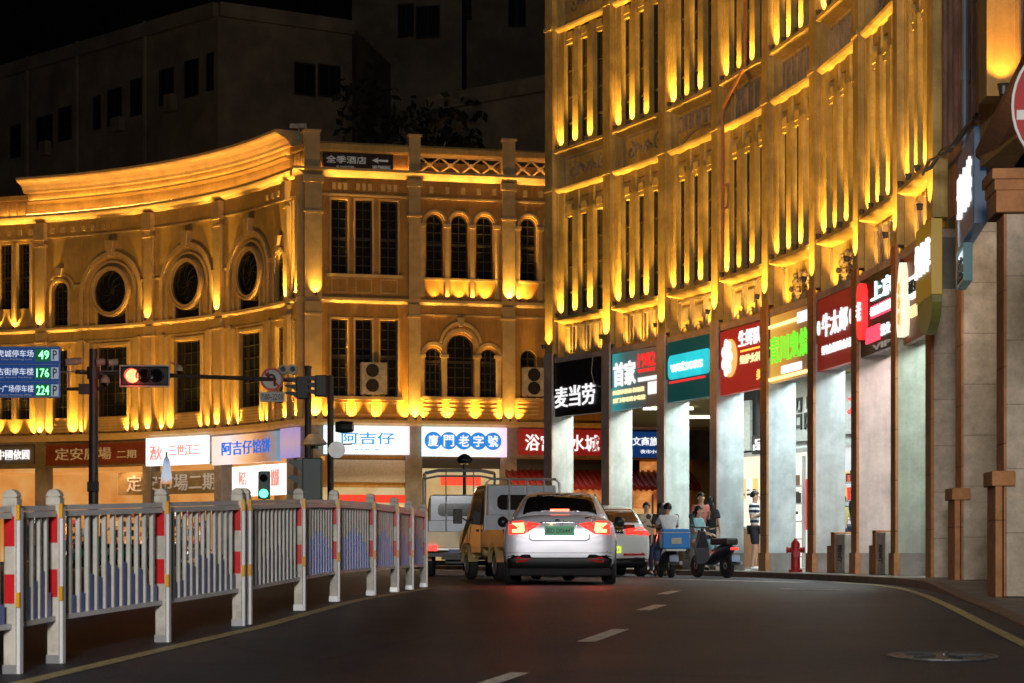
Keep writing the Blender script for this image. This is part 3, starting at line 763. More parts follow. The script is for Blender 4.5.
cl = MB(LC)
cl.profile(0, 29.9, [(-.1, 10.0), (.06, 10.0), (.13, 10.1), (.13, 10.2), (-.1, 10.2)], 0, 80)
cl.profile(0, 29.9, [(-.1, 5.30), (.16, 5.30), (.24, 5.42), (.24, 5.57), (-.1, 5.57)], 0, 80)
cl.profile(0, 29.9, [(-.1, 14.06), (.08, 14.06), (.08, 14.13), (-.1, 14.13)], 0, 80)
cl.profile(0, 29.9, [(-.1, 9.52), (.05, 9.52), (.05, 9.58), (-.1, 9.58)], 0, 80)
cl.build('ledge', M['trim'], lb)
cc = MB(LC); cc.profile(-.25, 29.9, cornice_profile(14.76, .46), 0, 90); cc.build('cornice', M['trim'], lb)
at = MB(LC); at.box(1.3, 18.3, -.6, -.02, 15.08, 16.1, 0, 45)
at.profile(1.3, 18.3, [(-.1, 15.6), (.06, 15.6), (.2, 15.68), (.2, 15.745), (-.1, 15.742)], 0, 45)
at.build('attic_wall', M['cream'], lb)
cr = MB(LC); cr.profile(1.1, 18.5, [(-.6, 16.06), (-.02, 16.06), (.1, 16.1), (.14, 16.2), (.3, 16.36), (.62, 16.5), (.7, 16.56), (.7, 16.66), (-.6, 16.66)], 0, 60)
cr.build('crown_moulding', M['trim'], lb)
ls = MB(LC); ls.box(1.4, 18.2, .30, .34, 15.085, 15.11, 0, 50); ls.box(18.4, 29., .1, .13, 15.085, 15.12, 0, 20); ls.box(.1, 1.2, .1, .13, 15.085, 15.12)
ls.box(1.4, 18.2, .07, .10, 15.745, 15.765, 0, 50)
ls.build('light_strip', M['strip_hi'], lb)
lp = MB(LC); lp.box(18.3, 29.9, -.4, -.1, 15.08, 15.8, 0, 20)
for k in range(26): lp.box(18.5 + k * .42, 18.72 + k * .42, -.1, -.02, 15.12, 15.7)
lp.box(18.3, 29.9, -.42, .04, 15.8, 16.0, 0, 20); lp.box(0., 1.1, -.4, -.1, 15.08, 15.8)
for k in range(3): lp.box(.15 + k * .33, .35 + k * .33, -.1, -.02, 15.12, 15.7)
lp.box(0, 1.1, -.42, .04, 15.8, 16.0)
lp.clusters('parapet_wall', M['cream'], lb)
# lamps of the curved building
PW = 430.
for u in (18.0, 17.6, 17.22, 16.02, 15.45, 13.0, 12.4, 11.65, 10.9, 10.38, 8.42, 7.85, 7.1, 6.35, 5.7, 3.75, 3.2, 1.62, 1.3, 18.98, 19.88, 21.1): fitting(LC, u, .30 if u in (17.6, 11.65, 7.1, 1.3, 21.1) else .2, 5.66, lb, PW)
for u in (17.6, 11.65, 7.1, 1.3, 18.98, 19.88): fitting(LC, u, .34 if u in (17.6, 11.65, 7.1, 1.3) else .16, 10.3, lb, PW * 1.0)
for px in (325.7, 351.3, 376, 405, 422, 447, 475, 500, 517.5): fitting(LFr, vf(px), .2, 5.66, lb, PW)
for px in (413.8, 508, 314): fitting(LFr, vf(px), .34 if px > 320 else .46, 5.66, lb, PW)
for px in (508, 314): fitting(LFr, vf(px), .34 if px > 320 else .46, 10.3, lb, PW * 1.2)
for px in (434, 447, 459, 472, 485, 527, 519): fitting(LFr, vf(px), .2, 10.3, lb, PW * .5)
for u in (.1,): fitting(LC, u, .42, 10.3, lb, PW * 1.2); fitting(LC, u, .42, 5.66, lb, PW)
# ---- ground floor
for u0, u1 in ((-.05, .5), (.9, 1.5), (7.0, 7.5), (11.6, 12.1), (17.4, 17.95), (22., 22.5)): gc = MB(LC); gc.box(u0, u1, -.5, .05, .12, 4.2); gc.build('ground_floor_column', M['concrete'], lb)
gc = MB(LC); gc.box(0, 29.9, -.5, 0, 4.2, 5.3, 0, 60); gc.build('shop_fascia', M['concrete'], lb)
for u0, u1 in ((-.05, .62), (P2a - .1, P2b + .1), (P3a - .05, P3b + .1)) + tuple((P3b + 4.2 + k * 4.2, P3b + 4.8 + k * 4.2) for k in range(6)): gf = MB(LFr); gf.box(u0, u1, -.2, .05, .12, 4.2); gf.build('ground_floor_column', M['concrete'], lb)
gf = MB(LFr); gf.box(.0, END, -.2, .02, 4.2, 5.35); gf.build('shop_fascia', M['concrete'], lb)
wb = MB(LC); wb.box(0, 29.9, -4.1, -4., .1, 4.2, 0, 40); wb.box(0, 29.9, -4.0, -.5, 4.02, 4.18, 0, 40); wb.build('arcade_back_wall', shop_emit('orange lit shop', [(0., (.25, .05, .01)), (.3, (.8, .22, .03)), (.55, (1., .42, .1)), (.85, (1., .7, .3))], .62, .6, .7), lb)
sidewalk = MB(LC); sidewalk.box(0, 29.9, -.6, 2.5, -.05, .12, 0, 40); struct(sidewalk.build('pavement', M['paving']))
sw2 = MB(LFr); sw2.box(0, END, -.2, 2.5, -.05, .118); struct(sw2.build('pavement', M['paving']))
M['shop_warm'] = shop_emit('warm lit shopfront', [(0., (.3, .12, .03)), (.3, (.9, .5, .15)), (.55, (1., .8, .4)), (.85, (1., .95, .75))], .5, .9, .9)
M['shop_red'] = shop_emit('red and orange lit shopfront', [(0., (.05, .012, .01)), (.35, (.35, .06, .02)), (.6, (.9, .35, .08)), (.9, (1., .75, .3))], .8, 1.4, 2.2)
M['shutter'] = mat('grey patterned panel', (.5, .47, .42), .6, var=.3, scale=30)
M['roof_tile'] = mat('dark red roof tile', (.20, .018, .014), .35, var=.3, scale=8)
def front_panel(name, p0, p1, z0, z1, n0, n1, m): 
    q = MB(LFr); q.box(vf(p0), vf(p1), n0, n1, z0, z1); return q.build(name, m, lb)
front_panel('shopfront', 322, 408, .15, 3.0, -.18, -.12, M['shop_warm'])
front_panel('shopfront_panel', 330, 408, 3.2, 4.05, -.18, -.05, M['shutter'])
front_panel('shopfront_band', 334, 408, 2.42, 2.72, -.1, .0, emit('red shop band', (.8, .04, .02), .8))
front_panel('shopfront', 420, 500, .15, 4.1, -.18, -.12, M['shop_warm'])
front_panel('shopfront_panel', 420, 501, 3.75, 4.15, -.11, -.05, M['black'])
front_panel('shopfront_band', 441, 481, 3.1, 3.45, -.1, .0, emit('red lit banner', (1., .06, .03), 1.2))
front_panel('shopfront', 515, 690, .15, 4.1, -.18, -.12, M['shop_red'])
front_panel('shopfront_panel', 515, 640, 3.5, 4.15, -.11, -.05, M['black'])
q = MB(LFr)
q.profile(vf(505), vf(688), [(-.1, 3.7), (0, 3.7), (1.3, 3.05), (1.3, 2.95), (-.1, 3.55)])
k = vf(505)
while k < vf(688): q.add([(k, 0, 3.76), (k + .1, 0, 3.76), (k + .1, 1.32, 3.11), (k, 1.32, 3.11), (k, 0, 3.6), (k + .1, 0, 3.6), (k + .1, 1.32, 2.9), (k, 1.32, 2.9)], [(0, 1, 2, 3), (4, 5, 6, 7), (0, 1, 5, 4), (1, 2, 6, 5), (2, 3, 7, 6), (3, 0, 4, 7)]); k += .24
q.build('tiled_canopy', M['roof_tile'], lb)
for i_, (a_, b_) in enumerate(((.6, 7.), (7.6, 11.6), (12.2, 17.4), (18., 22.))): stock(LC, a_, b_, -3.95, 11 + i_, lb, z1=3.4)
for a_, b_, sd_ in ((322, 408, 3), (421, 499, 4), (516, 600, 5), (602, 690, 6)): stock(LFr, vf(a_), vf(b_), -.115, sd_, lb, z1=2.9)
FIX = []  # unseen fill lights added before the curved building to wash its front
for i_, p_, d_ in [(k, LC(u, 10., 0), LC(u, 0, 0) - LC(u, 10., 0)) for k, u in enumerate((2., 7., 12., 17.))] + [(k + 4, LFr(v, 9., 0), LFr(v, 0, 0) - LFr(v, 9., 0)) for k, v in enumerate((1.8, 7.4))]:
    d_ = d_.normalized(); ld = bpy.data.lights.new('facade_fill_beam', 'SPOT'); ld.energy = 1000; ld.color = (1., .47, .06); ld.spot_size = R(92); ld.spot_blend = .6; ld.shadow_soft_size = .15
    o = bpy.data.objects.new('facade_fill_beam', ld); C.objects.link(o); o.location = p_ + Vector((0, 0, .85)); o.rotation_euler = (d_ + Vector((0, 0, 1.05))).to_track_quat('-Z', 'Y').to_euler()
area(LFr(vf(370), 1.6, 4.0), (.1, -.3, -1), 120, 3, .6, (1., .8, .5)); area(LFr(vf(560), 2.2, 4.0), (0, 0, -1), 90, 6, .6, (1., .5, .25))
area(LC(14.5, 1.2, 4.0), (0, 0, -1), 120, 5, .6, (1., .5, .2)); area(LC(4.5, 1.2, 4.0), (0, 0, -1), 120, 4, .6, (1., .85, .7))
# roof fixtures
cd = MB(); cx_, cy_ = wx(299, 84.2), 84.2; cd.tube([(cx_, cy_, 16.3), (cx_, cy_, 16.75)], .04, 8); cd.box(cx_ - .35, cx_ + .3, cy_ - .1, cy_ + .1, 16.75, 16.92)
o = cd.build('security_camera', M['white_paint']); tag(o, 'pale camera on a short post on the roof above the corner of the curved building', 'camera')
# ------------------------------------------------------------------ the tall arcaded building on the right
rb = thing('arcade_building', 'tall cream arcaded building with slim uplit pilasters above a row of shop signs', 'building', (6.0, 46.0, 0), world=True)
CW = .44          # width of a column on the street side
SG = -.10         # plane of the sign boards
FL = [(6.62, 9.25, 9.9), (11.0, 13.75, 14.1), (15.4, 18.1, 18.5)]      # sill, window head, cornice of each storey
def bx(fn, name, m, *a, **k):
    q = MB(fn); q.box(*a); return q.build(name, m, rb, **k)
def relief(q, kind, u0, u1, z0, z1, n):
    w_ = u1 - u0; h = z1 - z0
    if kind == 'flutes':
        k = 6
        for i in range(k):
            a_ = u0 + .12 + (w_ - .24) * i / k; b_ = a_ + (w_ - .24) / k * .62
            q.box(a_, a_ + .035, n, n + .05, z0 + .12, z1 - .1); q.box(b_, b_ + .035, n, n + .05, z0 + .12, z1 - .1); q.box(a_ + .035, b_, n, n + .05, z1 - .14, z1 - .1)
    elif kind == 'panels':
        for i in range(3):
            a_ = u0 + .1 + (w_ - .2) * i / 3; b_ = a_ + (w_ - .2) / 3 - .08
            q.box(a_, a_ + .04, n, n + .05, z0 + .1, z1 - .08); q.box(b_ - .04, b_, n, n + .05, z0 + .1, z1 - .08); q.box(a_ + .04, b_ - .04, n, n + .05, z1 - .12, z1 - .08)
            q.arcband((a_ + b_) / 2, z0 + .02, .18, .23, R(20), R(160), n, n + .06, seg=8, sx=1.)
            q.box(a_ + .12, b_ - .12, n, n + .04, z0 + .35, z0 + .65)
    elif kind == 'scroll':
        q.box(u0 + .1, u1 - .1, n, n + .04, z0 + .05, z0 + .1); q.box(u0 + .1, u1 - .1, n, n + .04, z1 - .1, z1 - .05)
        q.box(u0 + .1, u0 + .15, n, n + .04, z0 + .1, z1 - .1); q.box(u1 - .15, u1 - .1, n, n + .04, z0 + .1, z1 - .1)
        zc = (z0 + z1) / 2
        for s_ in (-1, 1):
            uc = (u0 + u1) / 2 + s_ * w_ * .3
            pts = [(uc - s_ * (.02 + .24 * t / 14) * math.cos(s_ * t * .55), n + .03, zc + (.02 + .21 * t / 14) * math.sin(t * .55)) for t in range(15)]
            q.tube(pts, .028, 6)
        pts = [(u0 + w_ * (.28 + .44 * t / 12), n + .03, zc + .1 * math.sin(t * 1.05)) for t in range(13)]; q.tube(pts, .03, 6)
        rnd = random.Random(int(u0 * 10 + z0 * 7))
        for t in range(9):
            a_ = rnd.uniform(0, PI); uu = u0 + w_ * (.3 + .4 * t / 9); q.tube([(uu, n + .03, zc), (uu + .12 * math.cos(a_), n + .05, zc + .17 * math.sin(a_) * (1 if t % 2 else -1))], [.035, .008], 6)
    elif kind == 'flowers':
        rnd = random.Random(int(u0 * 10 + z0 * 7)); zc = z0 + h * .48; uc = (u0 + u1) / 2
        for t in range(26):
            a_ = rnd.uniform(0, 2 * PI); r_ = rnd.random() ** .5; uu = uc + r_ * w_ * .26 * math.cos(a_); zz = zc + r_ * h * .36 * math.sin(a_) - abs(r_ * math.cos(a_)) * .12
            q.lathe((uu, n + .04, zz), [(.01, -.05), (.055, -.03), (.07, 0), (.03, .045)], 'y', 7)
        for s_ in (-1, 1): q.tube([(uc, n + .03, z0 + .2), (uc + s_ * .3, n + .05, z0 + .3), (uc + s_ * .55, n + .03, z0 + .22)], .03, 6)
        q.box(u0 + .08, u1 - .08, n, n + .04, z0 + .05, z0 + .1); q.box(u0 + .08, u0 + .13, n, n + .04, z0 + .1, z1 - .05); q.box(u1 - .13, u1 - .08, n, n + .04, z0 + .1, z1 - .05)
    elif kind == 'swag':
        relief(q, 'flutes', u0, u1, z0 + h * .32, z1, n)
        q.tube([(u0 + .15 + (w_ - .3) * t / 12, n + .04, z0 + .1 + .24 * math.sin(PI * t / 12)) for t in range(13)], .04, 6)
M['col_pink'] = mat('pinkish painted column', (.68, .58, .54), .6, var=.08, stain=.3, bump=.1, streak=True); M['col_green'] = mat('greenish painted column', (.46, .50, .42), .6, var=.1, stain=.35, bump=.1, streak=True)
APR = [['flutes', 'flutes', 'panels', 'panels', 'flowers', 'flowers', 'flutes', 'flutes'],
       ['scroll', 'scroll', 'swag', 'flutes', 'flutes', 'flutes', 'scroll', 'flutes'],
       ['scroll', 'flutes', 'scroll', 'flutes', 'scroll', 'flutes', 'scroll', 'flutes']]
NB = 8
RP = 350.
for i in range(NB):
    fn = BAYS[i]; L_ = BL[i]
    dim = i == 7
    # column of the arcade: street face in pinkish granite render, deep white side
    q = MB(fn); q.box(0, CW, -.02, .03, .12, 5.72); q.box(-.03, CW + .03, -.04, .06, .12, .5)
    c = q.build('column', M['pink' if i < 4 else 'brown'], rb)
    q = MB(fn); q.box(.006, CW - .006, -.62, -.02, .12, 4.6); w_ = q.build('column_side', M['white_wall'] if i not in (6, 7) else M['col_pink' if i == 6 else 'col_green'], c); sub_parent(w_, c)
    q = MB(fn); q.box(-.01, CW + .015, -.65, -.05, .12, .5); w_ = q.build('column_base', M['concrete'], c); sub_parent(w_, c)
    # lintel over the sign and plain wall behind it
    bx(fn, 'lintel', M['pink'], CW, L_, -.62, -.05, 5.47, 5.6)
    bx(fn, 'wall', M['rcream'], -.02, L_ + .02, -.7, -.3, 5.6, 19.2)
    bx(fn, 'wall', M['concrete'], CW, L_, -.62, -.18, 4.1, 5.47)
    # pilaster running up the front
    q = MB(fn); q.box(.01, CW - .02, -.3, 0, 5.72, 19.2); q.box(CW - .02, CW + .06, -.3, -.12, 5.6, 19.2)
    for z in (9.98, 14.2, 18.6): q.box(-.02, CW + .0, -.3, .04, z, z + .1)
    q.build('pilaster', M['rcream'], rb)
    for f, (zs, zt, zc) in enumerate(FL):
        lo = 5.6 if f == 0 else FL[f - 1][2] + .1
        q = MB(fn); relief(q, APR[f][i], CW + .1, L_, lo, zs - .12, -.3); q.build('carved_panel', M['apron'], rb)
        q = MB(fn); q.profile(CW + .06, L_, [(-.3, zs - .14), (-.02, zs - .06), (.0, zs - .05), (.0, zs + .02), (-.3, zs + .02)]); q.build('sill', M['rcream'], rb)
        q = MB(fn); q.profile(CW + .06, L_, [(-.3, zc), (-.12, zc), (-.04, zc + .05), (-.02, zc + .1), (-.3, zc + .1)]); q.build('cornice', M['rcream'], rb)
        # piers between three narrow windows
        op0 = CW + .34; pw = .30; gap = (L_ - op0 - 3 * pw + .06) / 3
        us = []
        q = MB(fn); q.box(CW + .06, op0, -.3, -.14, zs + .02, zc)
        cur = op0
        for k in range(3):
            us.append((cur, cur + gap)); m0 = cur + gap
            if k < 2: q.box(m0, m0 + pw, -.3, -.13, zs + .02, zt + .12); q.box(m0 + .03, m0 + pw - .03, -.3, -.16, zt + .12, zc)
            else: q.box(m0, L_ - .005, -.3, -.15, zs + .02, zc)
            q.box(cur, m0, -.3, -.19, zt, zt + .1); q.box(cur, m0, -.3, -.2, zt + .45, zc)
            q.prism([(cur + .06, zt + .1), (m0 - .06, zt + .1), (m0 - .12, zt + .3), (cur + .12, zt + .3)], -.3, -.17)
            cur = m0 + pw
        q.build('window_pier', M['rcream'], rb)
        for k, (a_, b_) in enumerate(us):
            fr = MB(fn); fr.box(a_, a_ + .04, -.298, -.26, zs + .02, zt); fr.box(b_ - .04, b_, -.298, -.26, zs + .02, zt)
            for j in range(1, 4):
                z = zs + (zt - zs) * j / 4; fr.box(a_ + .04, b_ - .04, -.298, -.25, z - .025, z + .025)
            o = fr.build('window', M['frame_w'], rb)
            g = MB(fn); g.box(a_ + .002, b_ - .002, -.299, -.285, zs + .03, zt - .002); p = g.build('pane', M['glass']); sub_parent(p, o)
        vis = (f == 0) or (f == 1 and i < 7) or (f == 2 and i < 3)
        if vis:
            P_ = RP * (.8 if dim else 1)
            fitting(fn, CW + .2, -.02, zs + .12, rb, P_ * 1.3, seen=f < 2)
            for k in (0, 1): fitting(fn, us[k][1] + pw / 2, -.01, zs + .12, rb, P_, seen=f < 2)
    if True: fitting(fn, CW / 2, .16, 5.95, rb, RP * 1.1)
    for k in (.9, 1.7, 2.5): fitting(fn, k, .02, 5.68, rb, RP * .42, seen=False)
fn = BAYS[7]
q = MB(fn); q.box(BL[7], BL[7] + CW, -.3, 0, 5.72, 19.2); q.build('pilaster', M['rcream'], rb); fitting(fn, BL[7] + CW / 2, .16, 5.95, rb, RP, kind='Linear')
q = MB(fn); q.box(BL[7], BL[7] + CW, -.02, .03, .12, 5.72); c = q.build('column', M['brown'], rb)
q = MB(fn); q.box(BL[7] + .006, BL[7] + CW - .006, -.95, -.02, .12, 4.6); w_ = q.build('column_side', M['stone'], c); sub_parent(w_, c)
# far end wall, body and arcade ceiling
fn0 = BAYS[0]
q = MB(); A = fn0(0, -.3, 0); B = fn0(0, -9., 0)
dirn = (B - A).normalized(); e0 = A
q.add([tuple(fn0(.0, -.31, z)) for z in (5.0, 19.2)] + [tuple(fn0(-.0, -16, z)) for z in (5.0, 19.2)] + [tuple(fn0(.3, -.31, z)) for z in (5.0, 19.2)] + [tuple(fn0(.3, -16, z)) for z in (5.0, 19.2)], [(0, 1, 3, 2), (4, 6, 7, 5), (0, 4, 5, 1), (2, 3, 7, 6), (1, 5, 7, 3), (0, 2, 6, 4)])
q.build('end_wall', M['rcream'], rb)
q = MB()
top = [tuple(BAYS[i](0, -.68, 19.0)) for i in range(8)] + [tuple(BAYS[7](BL[7], -.68, 19.0)), (22, 34, 19.0), (22, 66, 19.0), tuple(fn0(.3, -14, 19.0))]
q.add(top, [tuple(range(len(top)))]); q.build('roof', M['dark_wall'], rb)
q = MB(); low = [(p[0], p[1], 4.62) for p in top[:-2]] + [(22, 72, 4.62), (4.0, 72, 4.62)]
q.add(low, [tuple(range(len(low)))]); M['ceiling'] = mat('yellow cream ceiling', (.62, .52, .22), .8, var=.1)
q.build('arcade_ceiling', M['ceiling'], rb)
# back wall of the arcade with its shopfronts (follows the columns 3.2 m in)
BK = [BAYS[i](0, -3.2, 0).xy for i in range(1, 8)] + [BAYS[7](BL[7], -3.2, 0).xy]
def back_pt(px):
    for a_, b_ in zip(BK[:-1], BK[1:]):
        k = (px - CX) / F
        # intersect the ray x = k*y with segment
        dx, dy = b_ - a_; den = dx - k * dy
        if abs(den) < 1e-9: continue
        t = (k * a_.y - a_.x) / den
        if -1e-6 <= t <= 1: return a_ + (b_ - a_) * t
    return None
print('BK', [(round(CX + F * p.x / p.y), round(p.x, 2), round(p.y, 2)) for p in BK])
bf = []
for a_, b_ in zip(BK[:-1], BK[1:]): bf.append(bay_fn(a_, b_))
shopmats = [
    shop_emit('yellow lit shop shelves', [(0., (.10, .05, .01)), (.35, (.7, .5, .06)), (.6, (.9, .75, .2)), (.9, (1., .95, .8))], .4, 1.5, 1.5),
    shop_emit('cream lit shop', [(0., (.75, .45, .2)), (.3, (1., .8, .5)), (.6, (1., .92, .72)), (.9, (1., 1., .9))], 1.05, .9, .8),
    shop_emit('white and green lit shop', [(0., (.2, .5, .35)), (.3, (.85, .9, .8)), (.6, (1., .97, .85)), (.9, (1., 1., 1.))], 1.0, 1.2, .9),
    shop_emit('cool white lit shop', [(0., (.12, .16, .18)), (.3, (.4, .48, .5)), (.6, (.75, .82, .85)), (.9, (1., 1., 1.))], .95, 1.4, 1.0)]
order = [1, 2, 3, 3, 3, 3, 3]
for i, f_ in enumerate(bf):
    L_ = (BK[i + 1] - BK[i]).length
    q = MB(f_); q.box(0, L_, -.3, -.02, .12, 4.6); q.build('arcade_back_wall', M['white_wall'] if i > 0 else M['black'], rb)
    q = MB(f_); q.box(.15, L_ - .15, -.02, .0, .14, 2.9); q.build('shopfront', shopmats[order[i]], rb)
    stock(f_, .2, L_ - .2, .002, 30 + i, rb, z1=2.9)
    q = MB(f_); q.box(.1, .16, -.02, .08, .12, 3.0); q.box(L_ - .16, L_ - .1, -.02, .08, .12, 3.0); q.box(.16, L_ - .16, -.02, .08, 2.9, 3.0); q.build('shopfront_frame', M['steel'], rb)
# tube lights under the ceiling
for i in range(8):
    q = MB(BAYS[i]); q.box(1.0, 2.4, -1.9, -1.82, 4.54, 4.6); q.build('ceiling_light', M['tube'], rb)
    p = BAYS[i](1.6, -1.4, 4.5)
    area(p, (-.1, 0, -1), 150 if i != 6 else 100, 1.6, .5, [(1., 1., .9), (.95, 1., .9), (.80, 1., .95), (.75, .92, 1.), (.75, .93, 1.), (.8, .95, 1.), (1., .82, .8), (.85, 1., .95)][i])
for (x_, y_) in ((4.4, 62.), (7.6, 61.), (5.6, 66.)):
    q = MB(); q.box(x_ - .7, x_ + .7, y_ - .05, y_ + .05, 4.54, 4.6); q.build('ceiling_light', M['tube'], rb)
    area((x_, y_, 4.5), (0, 0, -1), 60, 1.4, .3, (1., .95, .75))
# rain pipe down the fourth bay
q = MB(BAYS[3]); M['pipe'] = mat('rusty orange pipe', (.5, .22, .1), .5, var=.2)
q.tube([(2.35, .10, 19.), (2.35, .10, 11.15), (2.3, .10, 10.95), (1.05, .10, 10.35), (1.0, .10, 10.2), (1.0, .10, 6.8)], .04, 8)
q.tube([(1.0, .10, 8.6), (1.3, .10, 8.6), (1.35, .10, 8.4), (1.3, .10, 8.1), (1.0, .10, 8.1)], .03, 6)
q.build('rain_pipe', M['pipe'], rb)

# ------------------------------------------------------------------ stone-faced building nearest on the right
nb = thing('stone_building', 'stone-faced arcade building nearest the camera, with brown and pale granite columns', 'building', (6.4, 30, 0), world=True)
def ncol(p, heading, wd, dp, h, plinth=True, cap=True):
    t = Vector((math.sin(heading), -math.cos(heading))); n = Vector((t.y, -t.x))
    f_ = lambda u, nn_, z: Vector((p[0] + t.x * u + n.x * nn_, p[1] + t.y * u + n.y * nn_, z))
    g = gz(p[1]) + (.12 if p[1] > 29 else .03)
    q = MB(f_); q.box(0, wd, -.03, .0, g, h); c = q.build('column', M['brown'], nb)
    q = MB(f_); q.box(.006, wd - .006, -dp, -.03, g, h); s_ = q.build('column_side', M['stone'], c, bevel=.01); sub_parent(s_, c)
    if plinth:
        q = MB(f_); q.box(-.05, wd + .04, .02, .10, g - .05, 1.25);  q.box(-.08, wd + .06, -.12, .14, 1.25, 1.42)
        s_ = q.build('plinth', M['brown'], c, bevel=.012); sub_parent(s_, c)
    if plinth:
        q = MB(f_); q.box(-.06, wd + .05, -dp - .06, -.02, g, 1.12); s_ = q.build('plinth_side', M['stone'], c, bevel=.01); sub_parent(s_, c)
    if cap:
        q = MB(f_); q.box(-.1, wd + .12, -dp - .1, .12, h - .0, h + .12); q.box(-.13, wd + .15, -dp - .12, .15, h + .12, h + .24); q.box(-.08, wd + .1, -dp, .1, h - .25, h)
        s_ = q.build('capital', M['brown'], c, bevel=.01); sub_parent(s_, c)
    return f_
f9 = ncol((6.37, 31.6), R(-2), .5, 1.3, 5.6, plinth=True, cap=False)
f10 = ncol((5.55, 25.2), R(-4), .55, 1.6, 4.55)
f11 = ncol((4.95, 19.3), R(-7), .6, 1.6, 4.55)
area((5.4, 29.4, 4.9), (.35, .6, -.6), 30, 1.0, .4, (1., .80, .58)); area((4.3, 21.6, 4.4), (.35, .6, -.6), 26, 1.0, .4, (1., .86, .68))  # fill lights added to brighten the granite columns
nfn = bay_fn(Vector((6.40, 34.0)), Vector((6.30, 29.6)))
def nbx(name, m, *a, f=nfn): q = MB(f); q.box(*a); return q.build(name, m, nb)
n2f = bay_fn(Vector((6.2, 29.6)), Vector((5.0, 19.5)))
L2 = 10.2
M['mauve'] = mat('dim mauve plaster', (.24, .15, .14), .8, var=.2, stain=.4, bump=.2)
nbx('wall', M['mauve'], .2, 4.6, -1.5, -.3, 5.6, 14.)
nbx('wall', M['mauve'], 0, L2, -1.6, -.25, 5.2, 14., f=n2f)
nbx('wall', M['concrete'], 0, L2, -6., -3.4, .0, 5.2, f=n2f)
q = MB(n2f)
for z in (5.25, 9.2): q.profile(0, L2, [(-.3, z), (.05, z), (.2, z + .12), (.2, z + .2), (-.3, z + .2)])
q.build('ledge', M['brown'], nb)
q = MB(nfn)
for k in range(9): q.box(.5 + k * .46, .68 + k * .46, -.32, -.16, 6.6, 13.8)
q.build('fluted_screen', M['mauve'], nb)
q = MB(n2f)
for k in range(20): q.box(.2 + k * .5, .38 + k * .5, -.27, -.1, 5.5, 9.1)
q.build('fluted_screen', M['mauve'], nb)
q = MB(nfn)
q.tube([(.3, .05, 6.36), (1.0, .1, 6.28), (2.0, .1, 6.35), (3.1, .1, 6.24), (4.4, .05, 6.4)], .03, 8); q.tube([(.3, .10, 6.30), (1.3, .16, 6.34), (2.4, .14, 6.22), (4.4, .09, 6.36)], .022, 8)
q.build('cable_bundle', M['black'], nb)
q = MB(); px_, py_ = wx(965, 31.2), 31.2
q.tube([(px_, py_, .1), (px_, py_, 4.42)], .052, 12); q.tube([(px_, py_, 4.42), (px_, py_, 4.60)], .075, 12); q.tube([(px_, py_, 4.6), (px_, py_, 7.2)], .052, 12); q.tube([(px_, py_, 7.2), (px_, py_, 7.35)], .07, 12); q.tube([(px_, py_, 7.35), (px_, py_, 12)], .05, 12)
q.build('rain_pipe', mat('grey pipe tinted by blue light', (.18, .24, .32), .4, .2, var=.15), nb)  # blue light on the pipe is put into its colour
p = Vector((wx(1004, 24.8), 24.8, wz(84, 24.8)))
q = MB(); q.lathe(tuple(p), [(.05, -.12), (.06, -.03), (.08, 0)], sides=12); q.tube([tuple(p + Vector((0, 0, -.1))), tuple(p + Vector((.2, .1, -.16)))], .02, 6)
q.build('uplight', M['grey_paint'], nb)
q = MB(); 
q.box(p.x - .16, p.x + .16, p.y + .16, p.y + .6, p.z - .1, 12.); q.box(p.x + .16, p.x + 1.6, p.y + .1, p.y + 2., 5.2, 12.); q.build('pilaster', M['cream2'], nb)
uplight(p + Vector((0, 0, .03)), (0, .3, 1), 150, 100, kind='Linear')
# ------------------------------------------------------------------ shop signs of the right-hand arcade
def board(fn, name, label, cat, u0, u1, z0, z1, n, th, m, group=None, trim=None):
    org = fn(u0, n, z0)
    t = thing(name, label, cat, tuple(org), world=True, group=group)
    q = MB(fn); q.box(u0, u1, n - th, n, z0, z1); q.build('panel', m, t, bevel=.008)
    if trim:
        q = MB(fn); w_ = .045
        q.box(u0 - w_, u1 + w_, n - th, n + .02, z1 + .001, z1 + w_); q.box(u0 - w_, u1 + w_, n - th, n + .02, z0 - w_, z0 - .001); q.box(u0 - w_, u0 - .001, n - th, n + .02, z0, z1); q.box(u1 + .001, u1 + w_, n - th, n + .02, z0, z1)
        q.build('surround', trim, t)
    return t
def word(fn, t, body, u0, u1, z0, z1, n, m, bold=.015, thick=.03, name='lettering'):
    q = MB(fn); letters(q, body, u0, u1, z0, z1, n + .002, bold=bold, thick=thick); o = q.build(name, m, t); return o
GS = 'shop signs over the arcade'
Z0, Z1 = 4.06, 5.45
M['sg_black'] = mat('black sign board', (.018, .014, .018), .4); M['sg_teal'] = emit('teal sign board', (.0, .09, .10), .35, base=(.01, .08, .09))
M['sg_red'] = emit('red sign board', (.5, .03, .02), .45, base=(.3, .02, .015)); M['sg_dred'] = emit('dark red sign board', (.30, .015, .012), .5, base=(.25, .015, .012))
M['sg_orange'] = emit('orange sign board', (.9, .38, .03), .55, base=(.5, .2, .03)); M['sg_brown'] = mat('brown timber sign board', (.30, .11, .05), .5, var=.3)
def us(i): return CW + .04, BL[i] - .02
u0, u1 = us(0); W_ = u1 - u0; f = BAYS[0]
t = board(f, 'shop_sign', 'black sign board with three white Chinese characters above the farthest arcade bay', 'sign', u0, u1, Z0, Z1, SG + .06, .12, M['sg_black'], GS)
word(f, t, '麦当劳', u0 + .04, u0 + W_ * .84, 4.28, 4.82, SG + .06, M['white_led'], .02)
q = MB(f); q.tube([(u0 + W_ * .82, SG + .1, 5.5), (u0 + W_ * .80, SG + .12, 5.1), (u0 + W_ * .86, SG + .12, 4.75), (u1, SG + .14, 4.68)], .012, 6); q.build('cable', M['white_paint'], t)
u0, u1 = us(1); f = BAYS[1]
